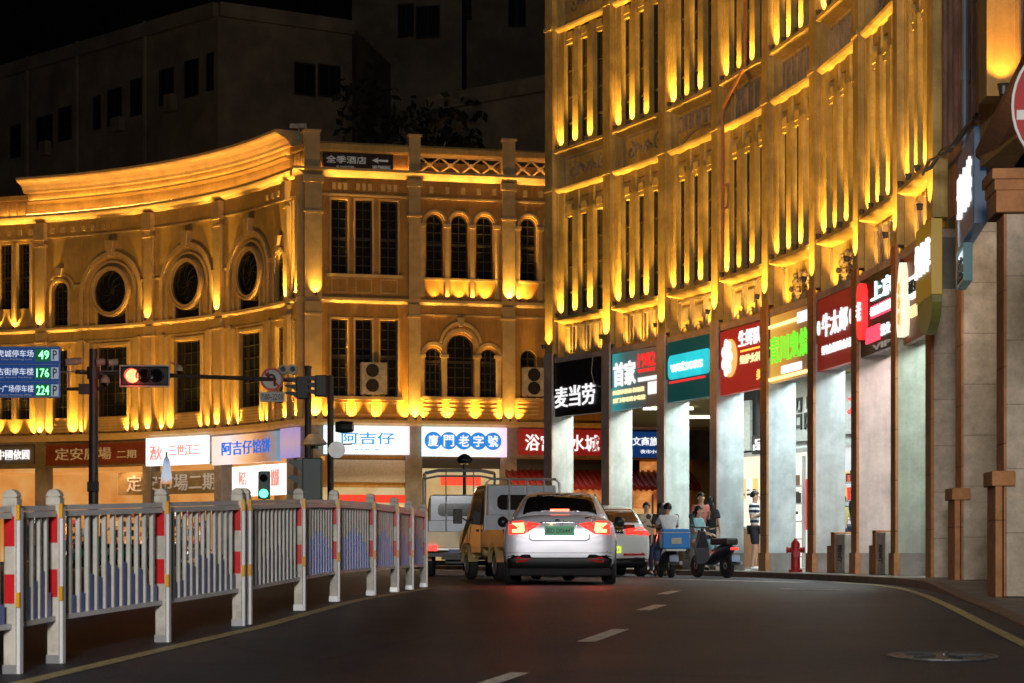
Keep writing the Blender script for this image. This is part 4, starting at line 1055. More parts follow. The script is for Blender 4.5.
t = board(f, 'shop_sign', 'teal edged sign with two huge white characters, a red 1982 and yellow small print', 'sign', u0, u1, Z0 - .02, Z1, SG + .06, .12, gradient_emit('teal to brown board', [(0., (.0, .55, .6)), (.3, (.02, .16, .18)), (.7, (.08, .05, .04)), (1., (.1, .05, .03))], .5, 0), GS)
word(f, t, '首家', u0 + .1, u0 + W_ * .52, 4.62, 5.22, SG + .06, M['white_led'], .06)
word(f, t, '1982', u0 + W_ * .57, u0 + W_ * .93, 5.0, 5.34, SG + .06, M['red_led'], .012); word(f, t, 'FAMOUS', u0 + W_ * .58, u0 + W_ * .92, 4.88, 4.96, SG + .06, M['red_led'], .0)
q = MB(f); q.box(u0 + W_ * .57, u0 + W_ * .98, SG + .061, SG + .08, 4.66, 4.76); q.build('light_bar', M['white_led'], t)
word(f, t, '闽南沙茶面·海蛎煎', u0 + .08, u0 + W_ * .7, 4.42, 4.54, SG + .06, M['warm_led'], .02); word(f, t, '厦门老味道小吃馆', u0 + .08, u0 + W_ * .72, 4.22, 4.34, SG + .06, M['warm_led'], .02)
q = MB(f); q.box(u0 + W_ * .78, u0 + W_ * .97, SG + .061, SG + .08, 4.32, 4.62); q.build('light_box', M['white_led'], t)
u0, u1 = us(2); f = BAYS[2]
t = board(f, 'shop_sign', 'dark teal sign with a glowing cyan rounded plate of small letters over a red line', 'sign', u0, u1, Z0 - .01, Z1 + .02, SG + .06, .12, M['sg_teal'], GS)
q = MB(f); a_, b_ = u0 + .12, u1 - .08; pts = []
for cx_, cz_, s0 in ((b_ - .16, 4.98, 0), (a_ + .16, 4.98, 90), (a_ + .16, 4.74, 180), (b_ - .16, 4.74, 270)):
    for k in range(5): an = R(s0 + 22.5 * k); pts.append((cx_ + .16 * math.cos(an), cz_ + .16 * math.sin(an)))
q.prism(pts, SG + .061, SG + .10); q.build('light_plate', M['cyan_led'], t)
word(f, t, 'watsons', a_ + .2, b_ - .35, 4.74, 4.95, SG + .10, emit('pale cyan letters', (.7, 1., 1.), 2.2), .0)
q = MB(f); q.box(a_ + .05, b_ - .3, SG + .062, SG + .09, 4.49, 4.535); q.build('light_bar', M['red_led'], t)
u0, u1 = us(3); f = BAYS[3]
t = board(f, 'shop_sign', 'red sign with a round white and orange emblem and white and yellow characters', 'sign', u0, u1, Z0 - .05, Z1 - .02, SG + .06, .12, M['sg_red'], GS)
q = MB(f); q.disc(u0 + W_ * .25, 4.80, .42, SG + .061, SG + .09); q.build('emblem', emit('orange disc', (1., .45, .12), 1.2), t)
q = MB(f)
for k in range(7): an = 2 * PI * k / 7; q.disc(u0 + W_ * .2 + .22 * math.cos(an), 4.82 + .30 * math.sin(an), .13, SG + .091, SG + .10 + .001 * k, seg=10)
q.disc(u0 + W_ * .2, 4.82, .2, SG + .091, SG + .112, seg=12); q.build('emblem_flower', M['white_led'], t)
word(f, t, '生鲜队', u0 + W_ * .46, u0 + W_ * .97, 4.98, 5.34, SG + .06, M['white_led'], .03); word(f, t, '鲍炉女料', u0 + W_ * .5, u0 + W_ * .97, 4.60, 4.80, SG + .06, M['warm_led'], .02)
q = MB(f); q.box(u0 + W_ * .5, u0 + W_ * .97, SG + .061, SG + .08, 4.87, 4.91); q.build('light_bar', emit('orange bar', (1., .4, .05), 2.), t)
word(f, t, '美', u0 + W_ * .88, u0 + W_ * 1.0, 4.2, 4.42, SG + .06, emit('orange glyph', (1., .5, .1), 1.6), .03)
u0, u1 = us(4); f = BAYS[4]
t = board(f, 'shop_sign', 'orange sign with four glowing green characters between two yellow tubes', 'sign', u0, u1, Z0 + .0, Z1 - .0, SG + .06, .12, gradient_emit('orange to brown board', [(0., (.95, .5, .05)), (.35, (.75, .28, .02)), (.7, (.25, .08, .02)), (1., (.06, .2, .06))], .7, 0), GS)
word(f, t, '青川鬼烧', u0 + .03, u1 - .02, 4.45, 5.02, SG + .06, M['green_led'], .03)
q = MB(f); q.box(u0, u1, SG + .061, SG + .1, 4.1, 4.16); q.build('light_tube', M['led_amber'], t)
q = MB(f); q.box(u0, u0 + W_ * .75, SG + .061, SG + .1, 5.2, 5.26); q.build('light_tube', M['led_amber'], t)
q = MB(f); q.box(u0 + W_ * .7, u1, SG + .061, SG + .08, 5.14, 5.36); q.build('light_box', M['white_led'], t)
q = MB(f); q.box(u0 + W_ * .3, u0 + W_ * .8, SG + .061, SG + .08, 4.2, 4.36); q.build('light_box', emit('pale box', (.9, .95, 1.), 1.2), t)
u0, u1 = us(5); f = BAYS[5]
t = board(f, 'shop_sign', 'dark red sign with three big white characters between two white dots', 'sign', u0, u1, Z0 - .0, Z1 - .0, SG + .06, .12, M['sg_dred'], GS)
word(f, t, '牛太郎', u0 + W_ * .16, u0 + W_ * .84, 4.68, 5.14, SG + .06, M['white_led'], .035); word(f, t, '鲜牛肉·潮汕牛肉火锅', u0 + W_ * .16, u0 + W_ * .97, 4.34, 4.52, SG + .06, M['white_led'], .015)
for k in (.06, .93): q = MB(f); q.disc(u0 + W_ * k, 4.9, .14, SG + .061, SG + .09, sx=.6); q.build('light_dot', M['white_led'], t)
u0, u1 = us(6); f = BAYS[6]
t = board(f, 'shop_sign', 'black sign with a glowing red upright capsule and pale blue characters', 'sign', u0, u1, Z0, Z1, SG + .06, .12, M['sg_black'], GS)
q = MB(f); q.arcband(u0 + .32, 5.13, 0., .26, 0, PI, SG + .061, SG + .16, seg=10); q.box(u0 + .06, u0 + .58, SG + .061, SG + .16, 4.62, 5.13); q.arcband(u0 + .32, 4.62, 0., .26, PI, 2 * PI, SG + .061, SG + .16, seg=10); q.build('light_capsule', M['red_led'], t)
word(f, t, '老', u0 + .16, u0 + .48, 4.7, 5.05, SG + .16, emit('pink white glyph', (1., .6, .6), 2.), .02)
word(f, t, '上京', u0 + W_ * .35, u0 + W_ * .98, 4.98, 5.32, SG + .06, emit('pale cyan glyphs', (.6, .95, 1.), 2.2), .03)
q = MB(f); q.box(u0 + W_ * .35, u1, SG + .061, SG + .09, 4.68, 4.9); q.build('light_plate', M['pink_led'], t); word(f, t, '老北京火锅涮肉', u0 + W_ * .38, u1 - .05, 4.71, 4.87, SG + .09, emit('pale pink glyphs', (1., .7, .75), 2.), .0)
q = MB(f); q.box(u0 + W_ * .2, u0 + W_ * .6, SG + .061, SG + .09, 4.26, 4.54); q.build('light_plate', M['pink_led'], t)
word(f, t, '营业', u0 + W_ * .64, u0 + W_ * .9, 4.30, 4.5, SG + .06, M['white_led'], .02); word(f, t, 'VIP', u0 + W_ * .4, u0 + W_ * .9, 4.1, 4.2, SG + .06, M['dim_letters'], .0)
u0, u1 = us(7); f = BAYS[7]
t = board(f, 'shop_sign', 'brown sign with a white rocket-shaped light carrying orange flowers', 'sign', u0, u1, Z0 - .05, Z1 + .1, SG + .0, .10, M['sg_brown'], GS)
q = MB(f); q.prism([(u0 + .1, 4.3), (u0 + .2, 4.12), (u0 + .28, 4.25), (u0 + .36, 4.12), (u0 + .46, 4.25), (u0 + .54, 4.12), (u0 + .62, 4.3), (u0 + .60, 4.85), (u0 + .46, 5.2), (u0 + .36, 5.36), (u0 + .26, 5.2), (u0 + .12, 4.85)], SG + .01, SG + .14); q.build('light_plate', emit('cream light', (1., .90, .68), 1.0), t)
q = MB(f)
for z in (4.42, 4.68, 4.92):
    for k in range(5): an = 2 * PI * k / 5; q.disc(u0 + .36 + .07 * math.cos(an), z + .07 * math.sin(an), .045, SG + .141, SG + .15, seg=8)
q.build('flower_emblem', emit('orange flowers', (1., .35, .05), 1.2), t)
q = MB(f); q.box(u0 + .8, u0 + 2.3, SG + .01, SG + .06, 4.68, 5.05); q.build('light_box', M['white_led'], t); word(f, t, '福茶·手作甜品铺', u0 + .9, u0 + 2.2, 4.76, 4.97, SG + .06, M['ink'], .0)
q = MB(f); q.box(u0 + .8, u0 + 1.6, SG + .01, SG + .06, 4.38, 4.56); q.build('light_box', M['warm_led'], t)
q = MB(f); q.disc(u0 + 2.1, 5.3, .14, SG + .01, SG + .08); q.build('light_disc', M['warm_led'], t)
# signs of the stone building
f = nfn
t = board(f, 'shop_sign', 'mustard projecting sign with white characters, rounded below, beside the grey pipe tinted by blue light', 'sign', .75, 2.15, 4.25, 5.35, .28, .16, emit('mustard board', (.40, .24, .02), .25, base=(.25, .16, .02)), GS)
word(f, t, '烧仙草', .80, 2.1, 4.6, 5.1, .28, M['white_led'], .04)
q = MB(f); q.arcband(1.45, 4.24, 0, .68, PI, 2 * PI, .12, .26, seg=16, sz=.75); q.build('rounded_base', emit('green gold base', (.12, .13, .03), .2), t)
f = n2f
t = board(f, 'shop_sign', 'blue backed lightbox with tall white characters between the two nearest granite columns', 'sign', .25, 2.6, 4.55, 5.75, .22, .16, emit('deep blue board', (.01, .05, .11), .25, base=(.02, .06, .12)), GS)
word(f, t, '鹭岛茶', .45, 2.4, 4.85, 5.45, .22, M['white_led'], .05)
t = board(f, 'shop_sign', 'small white lit panel hanging under the blue backed lightbox', 'sign', .35, 1.3, 4.05, 4.45, .22, .1, emit('white blue panel', (.75, .9, 1.), .9), GS, trim=M['sg_teal'])
word(f, t, '茶点', .5, 1.15, 4.05, 4.35, .22, M['ink'], .01)
area(tuple(n2f(.4, .7, 5.2)), (-.3, .2, 0), 26, .6, .8, (.45, .75, 1.))

# signs and fittings in the arcade, on its back wall
def wall_item(i, u0, u1, z0, z1, name, label, m, body=None, lm=None, cat='sign'):
    f_ = bf[i]; t = board(f_, name, label, cat, u0, u1, z0, z1, .10, .08, m)
    if body: word(f_, t, body, u0 + (u1 - u0) * .15, u1 - (u1 - u0) * .15, z0 + (z1 - z0) * .2, z1 - (z1 - z0) * .2, .10, lm, .02)
    return t
ribbed = mat('ribbed silver panel', (.45, .47, .47), .4, .4, var=.3, scale=40)
t = wall_item(0, .5, 2.0, 3.05, 4.3, 'lightbox', 'white grid lit panel on the black inner wall behind the teal sign bay', emit('grid lit panel', (.5, .56, .52), .5, var=.5, scale=14))
t = wall_item(0, 2.1, 2.9, 2.95, 3.4, 'wall_sign', 'small black sign with one white character inside the arcade', M['sg_black'], '品', M['white_led'])
t = wall_item(1, .3, 2.7, 3.15, 4.5, 'wall_sign', 'ribbed silver sign with a dark round emblem and red topped characters inside the arcade', ribbed, '貂品', M['ink'])
t = wall_item(2, .15, 2.8, 3.2, 4.4, 'wall_sign', 'ribbed pale sign with a dark disc inside the arcade behind the striped shirt person', ribbed, '福', M['red_led'])
t = wall_item(3, .1, 2.7, 3.1, 4.4, 'wall_sign', 'bright green and white shop sign inside the arcade beyond the hydrant', emit('green sign', (.03, .6, .22), .9), '飞鱼', M['white_led'])
t = wall_item(4, .6, 2.2, 3.2, 4.4, 'wall_sign', 'white disc sign with a dark ring inside the arcade near the black shirt person', mat('dark sign', (.02, .03, .04), .5), '糖', M['white_led'])
t = wall_item(3, .5, 1.4, .5, 2.2, 'poster', 'tall yellow poster with a blue picture beyond the red hydrant', emit('yellow poster', (1., .68, .03), .8), '鲜', emit('blue picture', (.1, .35, .8), .8), cat='poster')

# ------------------------------------------------------------------ signs on the curved building
def inv_u(px):
    lo, hi = 0., 29.
    for _ in range(50):
        m_ = (lo + hi) / 2; p = LC(m_, .1, 0)
        if CX + F * p.x / p.y > px: lo = m_
        else: hi = m_
    return lo
def curve_frame(px0): 
    U = inv_u(px0); return (lambda u, n, z: LC(U - u, n, z)), (lambda px: U - inv_u(px))
def cboard(px0, px1, z0, z1, n, m, name, label, words=(), seg=8, trim=None):
    f_, g_ = curve_frame(px0); w_ = g_(px1)
    t = thing(name, label, 'sign', tuple(f_(w_ / 2, n, z0)), world=True)
    q = MB(f_); q.box(0, w_, n - .18, n, z0, z1, 0, seg); q.build('panel', m, t)
    for body, a_, b_, za, zb, lm, bold in words: word(f_, t, body, g_(a_), g_(b_), za, zb, n + .02, lm, bold, .04)
    if trim:
        q = MB(f_); q.box(-.06, w_ + .06, n - .1, n + .04, z1, z1 + .07, 0, seg); q.box(-.06, w_ + .06, n - .1, n + .04, z0 - .07, z0, 0, seg); q.build('surround', trim, t)
    return t
M['sb_grey'] = mat('grey sign board', (.16, .15, .14), .5); M['sb_red'] = mat('deep red timber board', (.20, .04, .03), .5, var=.25); M['sb_olive'] = mat('olive gold board', (.26, .20, .10), .45, var=.25)
red_print = emit('red print', (1., .25, .22), 1.); blue_print = emit('blue print', (.02, .18, .8), .8); cblue = emit('clear blue print', (.02, .35, .8), .9)
cboard(-22, 34, 4.35, 5.15, .12, M['sb_grey'], 'shop_sign', 'grey sign with small white glowing characters at the far left of the curved building', [('中國依圓', -2, 30, 4.55, 4.98, M['white_led'], .02)])
cboard(46, 145, 4.3, 5.15, .12, M['sb_red'], 'shop_sign', 'long dark red board with dull gold characters above the orange lit shops', [('定安廣場', 56, 112, 4.48, 5.0, M['gold_letters'], .01), ('二期', 118, 137, 4.5, 4.85, M['gold_letters'], .01)], trim=M['plinth'])
cboard(152, 213, 4.12, 5.28, .45, emit('white lightbox', (1., .97, .97), 1.25, var=.03), 'shop_sign', 'brilliant white lightbox sign with faint red print on the curved building', [('酒火', 157, 169, 4.35, 4.95, red_print, 0.), ('三世江三', 176, 208, 4.5, 4.95, red_print, .0)])
cboard(115, 211, 2.95, 3.9, -.1, M['sb_olive'], 'shop_sign', 'olive board with large pale characters hanging under the white lightbox', [('定安市場二期', 124, 212, 3.08, 3.78, M['dim_letters'], .015)])
cboard(217, 283, 4.05, 5.2, .35, gradient_emit('sunset printed lightbox', [(0., (1., .75, .65)), (.25, (.95, .85, .9)), (.5, (.9, .45, .2)), (.75, (.35, .12, .06)), (1., (.06, .25, .4))], .95, 0), 'shop_sign', 'sunset coloured orange and blue lightbox with blue brush characters', [('阿吉仔馅饼', 228, 277, 4.4, 4.95, blue_print, .01)])
cboard(286, 305, 4.12, 5.25, .35, gradient_emit('mauve lightbox', [(0., (.35, .3, .75)), (.5, (.55, .38, .55)), (1., (.4, .3, .7))], .75, 2), 'shop_sign', 'narrow blank mauve lightbox at the corner of the curved building')
cboard(232, 285, 2.75, 3.95, .1, emit('white shop lightbox', (1., .98, .96), 1.15, var=.03), 'shop_sign', 'white lightbox with small red characters behind the green pedestrian signal', [('阿吉', 240, 247, 3.2, 3.75, red_print, 0.), ('馅饼', 272, 280, 3.1, 3.75, red_print, 0.)])
def fboard(px0, px1, z0, z1, n, m, label, words=(), name='shop_sign'):
    t = thing(name, label, 'sign', tuple(LFr(vf((px0 + px1) / 2), n, z0)), world=True)
    q = MB(LFr); q.box(vf(px0), vf(px1), n - .2, n, z0, z1); q.build('panel', m, t)
    for body, a_, b_, za, zb, lm, bold in words: word(LFr, t, body, vf(a_), vf(b_), za, zb, n + .001, lm, bold, .04)
    return t
fboard(323, 408, 4.25, 5.33, .3, gradient_emit('white to pink lightbox', [(0., (.75, 1., 1.)), (.3, (1., 1., .98)), (.7, (1., 1., 1.)), (1., (1., .75, .85))], 1.15, 0), 'wide white lightbox with blue brush characters on the straight front', [('阿吉仔', 340, 393, 4.62, 5.08, cblue, .02), ('AJIZAI SINCE 1980', 353, 378, 4.36, 4.46, cblue, 0.)])
t = fboard(421, 505, 4.2, 5.33, .3, gradient_emit('white to rose lightbox', [(0., (.7, 1., .98)), (.3, (.98, 1., 1.)), (.7, (1., .95, 1.)), (1., (1., .6, .8))], 1.15, 0), 'white lightbox with five white characters in blue discs')
q = MB(LFr)
for px in (431.5, 447, 462, 476.5, 491): q.disc(vf(px), 4.8, .34, .301, .32)
q.build('disc', emit('blue discs', (.02, .26, .8), .85), t)
for px, ch in zip((431.5, 447, 462, 476.5, 491), '廈門老字號'): word(LFr, t, ch, vf(px) - .2, vf(px) + .2, 4.58, 5.02, .32, M['white_led'], .03)
t = fboard(517, 602, 4.3, 5.3, .3, M['sg_dred'], 'dark red sign with heavy white characters seen between the first arcade columns', [('浴宫大水城', 523, 597, 4.45, 5.1, M['white_led'], .03)])
t = fboard(625, 668, 4.25, 5.25, .3, emit('navy sign', (.01, .06, .25), .5), 'navy blue sign with white characters seen between the second and third columns', [('文商旅游', 630, 664, 4.7, 5.05, M['white_led'], .03), ('夜市小吃街', 638, 664, 4.4, 4.55, M['white_led'], .0)])
t = fboard(323, 393, 15.08, 15.70, .02, mat('dark brown sign', (.06, .02, .012), .5), 'dark hotel sign with pale characters and an arrow on the roof parapet', [('全季酒店', 326, 366, 15.3, 15.58, M['dim_letters'], .01), ('JI HOTEL', 336, 355, 15.12, 15.2, M['dim_letters'], .0), ('24H PARKING', 372, 390, 15.14, 15.27, M['dim_letters'], .01)], name='hotel_sign')
q = MB(LFr); a_, b_ = vf(372), vf(388); q.prism([(a_, 15.46), (a_ + .25, 15.57), (a_ + .2, 15.49), (b_, 15.5), (b_, 15.42), (a_ + .2, 15.43), (a_ + .25, 15.35)], .021, .05); q.build('arrow', M['dim_letters'], t)
# air conditioners
def ac(u0, u1, z0, z1, n0, label):
    t = thing('air_conditioner', label, 'air conditioner', tuple(LFr((u0 + u1) / 2, n0, z0)), world=True, group='air conditioners on the straight front')
    q = MB(LFr); q.box(u0, u1, n0, n0 + .38, z0, z1); q.build('casing', M['white_paint'], t, bevel=.02)
    uc = u0 + (u1 - u0) * .42
    for zc in (z0 + (z1 - z0) * .27, z0 + (z1 - z0) * .74):
        q = MB(LFr); q.disc(uc, zc, .25, n0 + .381, n0 + .385); g_ = q.build('fan_grille', M['black'], t)
        q = MB(LFr)
        for r_ in (.08, .16, .24): q.arcband(uc, zc, r_, r_ + .012, 0, 2 * PI, n0 + .386, n0 + .40, seg=20)
        for k in range(6): an = PI * k / 6; q.tube([(uc - .25 * math.cos(an), n0 + .395, zc - .25 * math.sin(an)), (uc + .25 * math.cos(an), n0 + .395, zc + .25 * math.sin(an))], .006, 4)
        w_ = q.build('grille_wire', M['grey_paint']); sub_parent(w_, g_)
    q = MB(LFr); q.box(u0 + .1, u0 + .16, .0, n0 + .4, z0 - .06, z0 - .001); q.box(u1 - .16, u1 - .1, .0, n0 + .4, z0 - .06, z0 - .001); q.build('bracket', M['grey_paint'], t)
ac(vf(359), vf(384.5), 6.52, 7.72, .18, 'twin-fan air conditioner below the row of three tall windows')
ac(vf(520.5), vf(544), 6.56, 7.66, .18, 'twin-fan air conditioner in front of the arched window beside the tall building')

# ------------------------------------------------------------------ unlit buildings rising behind
def dark_block(name, label, pts, zt, wins, acs=(), roof=.5, zb=0.):
    """pts: footprint corners, the first edges face the camera; wins: (edge, px0, px1, py0, py1)"""
    t = thing(name, label, 'building', (pts[0][0], pts[0][1], 0), world=True)
    k = len(pts); q = MB(); q.add([(x, y, z) for z in (zb, zt) for x, y in pts], [(i, (i + 1) % k, k + (i + 1) % k, k + i) for i in range(k)] + [tuple(range(k, 2 * k))]); q.build('wall', M['dark_wall'], t)
    def ef(e):
        a_, b_ = Vector(pts[e]), Vector(pts[e + 1]); tt = (b_ - a_).normalized(); nn_ = Vector((tt.y, -tt.x))
        if nn_.y > 0: nn_ = -nn_
        def u_of(px):
            kk = (px - CX) / F; den = tt.x - kk * tt.y; return (kk * a_.y - a_.x) / den
        return (lambda u, n, z: Vector((a_.x + tt.x * u + nn_.x * n, a_.y + tt.y * u + nn_.y * n, z))), u_of, (b_ - a_).length
    for e in range(len(pts) - 2):
        f_, _, L_ = ef(e); q = MB(f_); q.box(0, L_, 0, .35, zt - .5, zt + .3); q.build('roof_edge', M['dark_wall'], t)
    for e, p0, p1, y0, y1 in wins:
        f_, uo, _ = ef(e); a_, b_ = sorted((uo(p0), uo(p1))); pc = f_((a_ + b_) / 2, 0, 0)
        z1_, z0_ = wz(y0, pc.y), wz(y1, pc.y)
        q = MB(f_); q.box(a_, b_, .0, .08, z0_ - .1, z0_); q.box(a_, a_ + .08, .0, .06, z0_, z1_); q.box(b_ - .08, b_, 0, .06, z0_, z1_); q.box(a_ + .08, b_ - .08, 0, .06, z1_ - .08, z1_); q.box((a_ + b_) / 2 - .04, (a_ + b_) / 2 + .04, 0, .05, z0_, z1_ - .08)
        o = q.build('window', M['frame_w'], t); q = MB(f_); q.box(a_ + .02, b_ - .02, .001, .03, z0_ + .001, z1_ - .02); sub_parent(q.build('pane', M['glass']), o)
    for e, p0, p1, y0, y1 in acs:
        f_, uo, _ = ef(e); a_, b_ = sorted((uo(p0), uo(p1))); pc = f_((a_ + b_) / 2, 0, 0); q = MB(f_); q.box(a_, b_, .05, .5, wz(y1, pc.y), wz(y0, pc.y)); q.build('air_conditioner', M['dark_wall'], t, bevel=.03)
    return t, ef
t, ef = dark_block('apartment_block', 'unlit brown block with a corner and rows of small windows behind the curved roof', [(-45., 154.), (wx(218, 125), 125.), (wx(352, 129.5), 129.5), (-4., 160.)], wz(8, 125),
    [(0, 11, 21, 125, 156), (0, 37, 53, 116, 148), (0, 59, 72, 107, 139), (0, 94, 101, 96, 128), (0, 108, 122, 89, 124), (0, 131, 142, 79, 114), (0, 160, 174, 69, 103), (0, 185, 199, 60, 95), (0, 207, 214, 53, 89), (1, 294, 315, 63, 94), (1, 318, 340, 65, 96)],
    [(0, 45, 52, 142, 156), (0, 117, 126, 118, 132), (0, 170, 178, 95, 112)])
f_, uo, L_ = ef(0); q = MB(f_)
for px in (30, 80, 148): u = uo(px); q.tube([(u, .2, 10), (u, .2, wz(60, 140))], .12, 6)
q.build('rain_pipe', M['dark_wall'], t)
t, ef = dark_block('apartment_block', 'unlit brown block with one wide window, far behind the lattice parapet', [(wx(352, 140), 140.), (wx(462, 138), 138.), (wx(470, 160), 160.), (wx(352, 165), 165.)], wz(-30, 139), [(0, 398, 414, 4, 36), (0, 416, 440, 6, 37)])
t, ef = dark_block('apartment_block', 'low unlit block with a sloping top beside the tall arcaded building', [(wx(430, 118), 118.), (wx(560, 112), 112.), (wx(575, 135), 135.), (wx(430, 135), 135.)], wz(92, 115), [])
t, ef = dark_block('apartment_block', 'tall unlit tower with one window at the top edge beside the arcaded building', [(wx(462, 150), 150.), (wx(600, 150), 150.), (wx(600, 170), 170.), (wx(462, 170), 170.)], wz(-60, 150), [(0, 508, 526, -5, 26)])
# dark tree on the roof between the blocks
def tree(name, label, base, h, rad, n=900):
    t = thing(name, label, 'tree', base, world=True); rnd = random.Random(3)
    q = MB(); bx_, by_, bz_ = base; q.tube([(bx_, by_, bz_), (bx_ + .2, by_, bz_ + h * .5), (bx_ - .1, by_, bz_ + h * .85)], [.3, .2, .06], 8)
    for k in range(6): a_ = k * 1.1; q.tube([(bx_, by_, bz_ + h * .4), (bx_ + rad * .6 * math.cos(a_), by_ + rad * .6 * math.sin(a_), bz_ + h * (.6 + .05 * k))], [.12, .03], 6)
    q.build('trunk', M['dark_wall'], t)
    q = MB(); cl_ = [(bx_ + rnd.uniform(-1, 1) * rad * .7, by_ + rnd.uniform(-1, 1) * rad * .6, bz_ + h * rnd.uniform(.4, 1.), rad * rnd.uniform(.25, .5)) for _ in range(16)]
    for i in range(n):
        c_ = cl_[i % 16]; d_ = Vector((rnd.gauss(0, 1), rnd.gauss(0, 1), rnd.gauss(0, 1))).normalized() * c_[3] * rnd.uniform(.5, 1.1); p = Vector(c_[:3]) + d_
        a_ = Vector((rnd.gauss(0, 1), rnd.gauss(0, 1), rnd.gauss(0, 1))).normalized() * .32; b_ = a_.cross(Vector((rnd.gauss(0, 1), rnd.gauss(0, 1), rnd.gauss(0, 1)))).normalized() * .18
        q.add([tuple(p - a_), tuple(p + b_), tuple(p + a_), tuple(p - b_)], [(0, 1, 2, 3)])
    q.build('crown', mat('dark foliage', (.006, .008, .003), .8, var=.4, scale=2), t)
tree('tree', 'dark unlit tree behind the parapet between the two brown blocks', (wx(405, 112), 112., 10.), 13., 5.)
# ------------------------------------------------------------------ road barrier
PF = [(12, 678), (55, 669), (162, 645), (238, 625.5), (299, 609), (334, 601), (370.5, 594.6), (394, 590), (409, 585.6)]
PD = [14.6, 15.45, 17.5, 19.5, 22.0, 24.1, 26.4, 28.4, 30.2]
bp = [Vector((wx(px, d), d)) for (px, _), d in zip(PF, PD)]
d_ = (bp[0] - bp[1]).normalized(); bp = [bp[1] + (bp[1] - bp[2]).normalized() * 2.9] + [bp[0]] + bp[1:] + [bp[-1] + (bp[-1] - bp[-2]) * 1.0 + Vector((.0, .3))]
t = thing('road_barrier', 'white metal road barrier with red striped posts running along the left of the road', 'barrier', (bp[1].x, bp[1].y, gz(bp[1].y)), world=True)
H = 1.22
M['pale_blue'] = mat('pale blue barrier paint', (.34, .42, .78), .45, var=.15)
for i, p in enumerate(bp):
    nx_ = bp[min(i + 1, len(bp) - 1)]; pv = bp[max(i - 1, 0)]; tt = (nx_ - pv).normalized(); sd = Vector((tt.y, -tt.x))
    for rep in range(2 if i == 4 else 1):
        c = p + tt * (.22 * rep); g = gz(c.y)
        # u across the road side, n towards the camera
        f_ = (lambda c, g, tt, sd: lambda u, n, z: Vector((c.x + sd.x * u - tt.x * n, c.y + sd.y * u - tt.y * n, g + z)))(c, g, tt, sd)
        q = MB(f_); q.box(-.043, .043, -.04, .04, 0, H - .05); q.arcband(0, H - .05, 0, .053, 0, PI, -.04, .04, seg=10); q.box(-.053, .053, -.045, .045, H - .11, H - .055)
        po = q.build('post', M['white_paint'], t, bevel=.006)
        q = MB(f_)
        for z0_, z1_ in ((.845, 1.045), (.465, .66)): q = MB(f_); q.box(-.036, .036, .0405, .043, z0_, z1_); sub_parent(q.build('reflective_stripe', M['red_refl']), po)
        q = MB(f_); q.box(.045, .068, -.026, .026, -.0, H - .12); sub_parent(q.build('side_channel', M['rail_paint']), po)
        for z0_ in (1.02, .44): q = MB(f_); q.box(.044, .072, .027, .044, z0_, z0_ + .1); sub_parent(q.build('amber_reflector', M['amber']), po)
        q = MB(f_); q.box(-.048, .048, -.045, .045, 0.0, .06); sub_parent(q.build('foot', M['steel']), po)
for i in range(len(bp) - 1):
    a_, b_ = bp[i], bp[i + 1]; L_ = (b_ - a_).length; tt = (b_ - a_).normalized(); sd = Vector((tt.y, -tt.x))
    f_ = (lambda a_, tt, sd: lambda u, n, z: Vector((a_.x + tt.x * u + sd.x * n, a_.y + tt.y * u + sd.y * n, gz(a_.y + tt.y * u) + z)))(a_, tt, sd)
    u0 = .09 + (.22 if i == 4 else 0); q = MB(f_)
    q.box(u0, L_ - .06, -.03, .03, 1.03, 1.07, 0, 4); q.box(u0, L_ - .06, -.022, .022, 1.075, 1.11, 0, 4); q.box(u0, L_ - .06, -.022, .022, .30, .335, 0, 4)
    q.build('rail', M['rail_paint'], t)
    q = MB(f_); qb = MB(f_); n_ = max(2, int(round((L_ - u0) / .165)))
    for k in range(1, n_):
        u = u0 + (L_ - .06 - u0) * k / n_; x_ = abs(2 * (k / n_) - 1); hb = .335 + .30 * (1 - x_) + .12 * (1 - abs(2 * ((k * 2 / n_) % 1) - 1)) * .5 + .06 * (k % 2)
        hq = .335 if i < 5 else min(.95, hb + .12)
        q.box(u - .016, u + .016, -.016, .016, hq, 1.03)
        if i >= 5: qb.box(u - .016, u + .016, -.016, .016, .335, hq)
        qb.box(u + .017, u + .09, -.004, .010, .335, hb)
    pn = q.build('bar_panel', M['fence_bar'], t); sub_parent(qb.build('painted_hills', M['blue_paint'] if i < 5 else M['pale_blue']), pn)

# ------------------------------------------------------------------ traffic gear
def lens(mb, c, r, depth=.12, axis='y'): mb.lathe(c, [(r, 0), (r, -depth)], axis, 16)
D1 = 54.; X1 = wx(93.5, D1)
t = thing('traffic_pole', 'thick dark pole carrying a long grey arm across the left of the junction', 'pole', (X1, D1, 0), world=True)
q = MB(); q.tube([(X1, D1, 0), (X1, D1, wz(349, D1))], [.13, .10], 14); q.lathe((X1, D1, 0), [(.22, 0), (.22, .03), (.14, .05), (.14, .35)], sides=14); q.build('shaft', M['grey_paint'], t)
X2, D2 = wx(308, 55.8), 55.8
q = MB(); z_ = wz(373, D1); q.tube([(X1 - .45, D1, z_ + .03), (X2, D2, z_ - .05)], [.055, .05], 10); q.lathe((X1, D1, z_ - .15), [(.16, 0), (.16, .3)], sides=12); q.build('arm', M['grey_paint'], t)
q = MB(); q.tube([(X1 - 1.5, D1, wz(389, D1)), (X1 + .3, D1, wz(389, D1))], .04, 8); q.box(X1 - .35, X1 - .08, D1 - .1, D1 + .1, wz(394, D1), wz(384, D1)); q.build('bracket', M['grey_paint'], t)
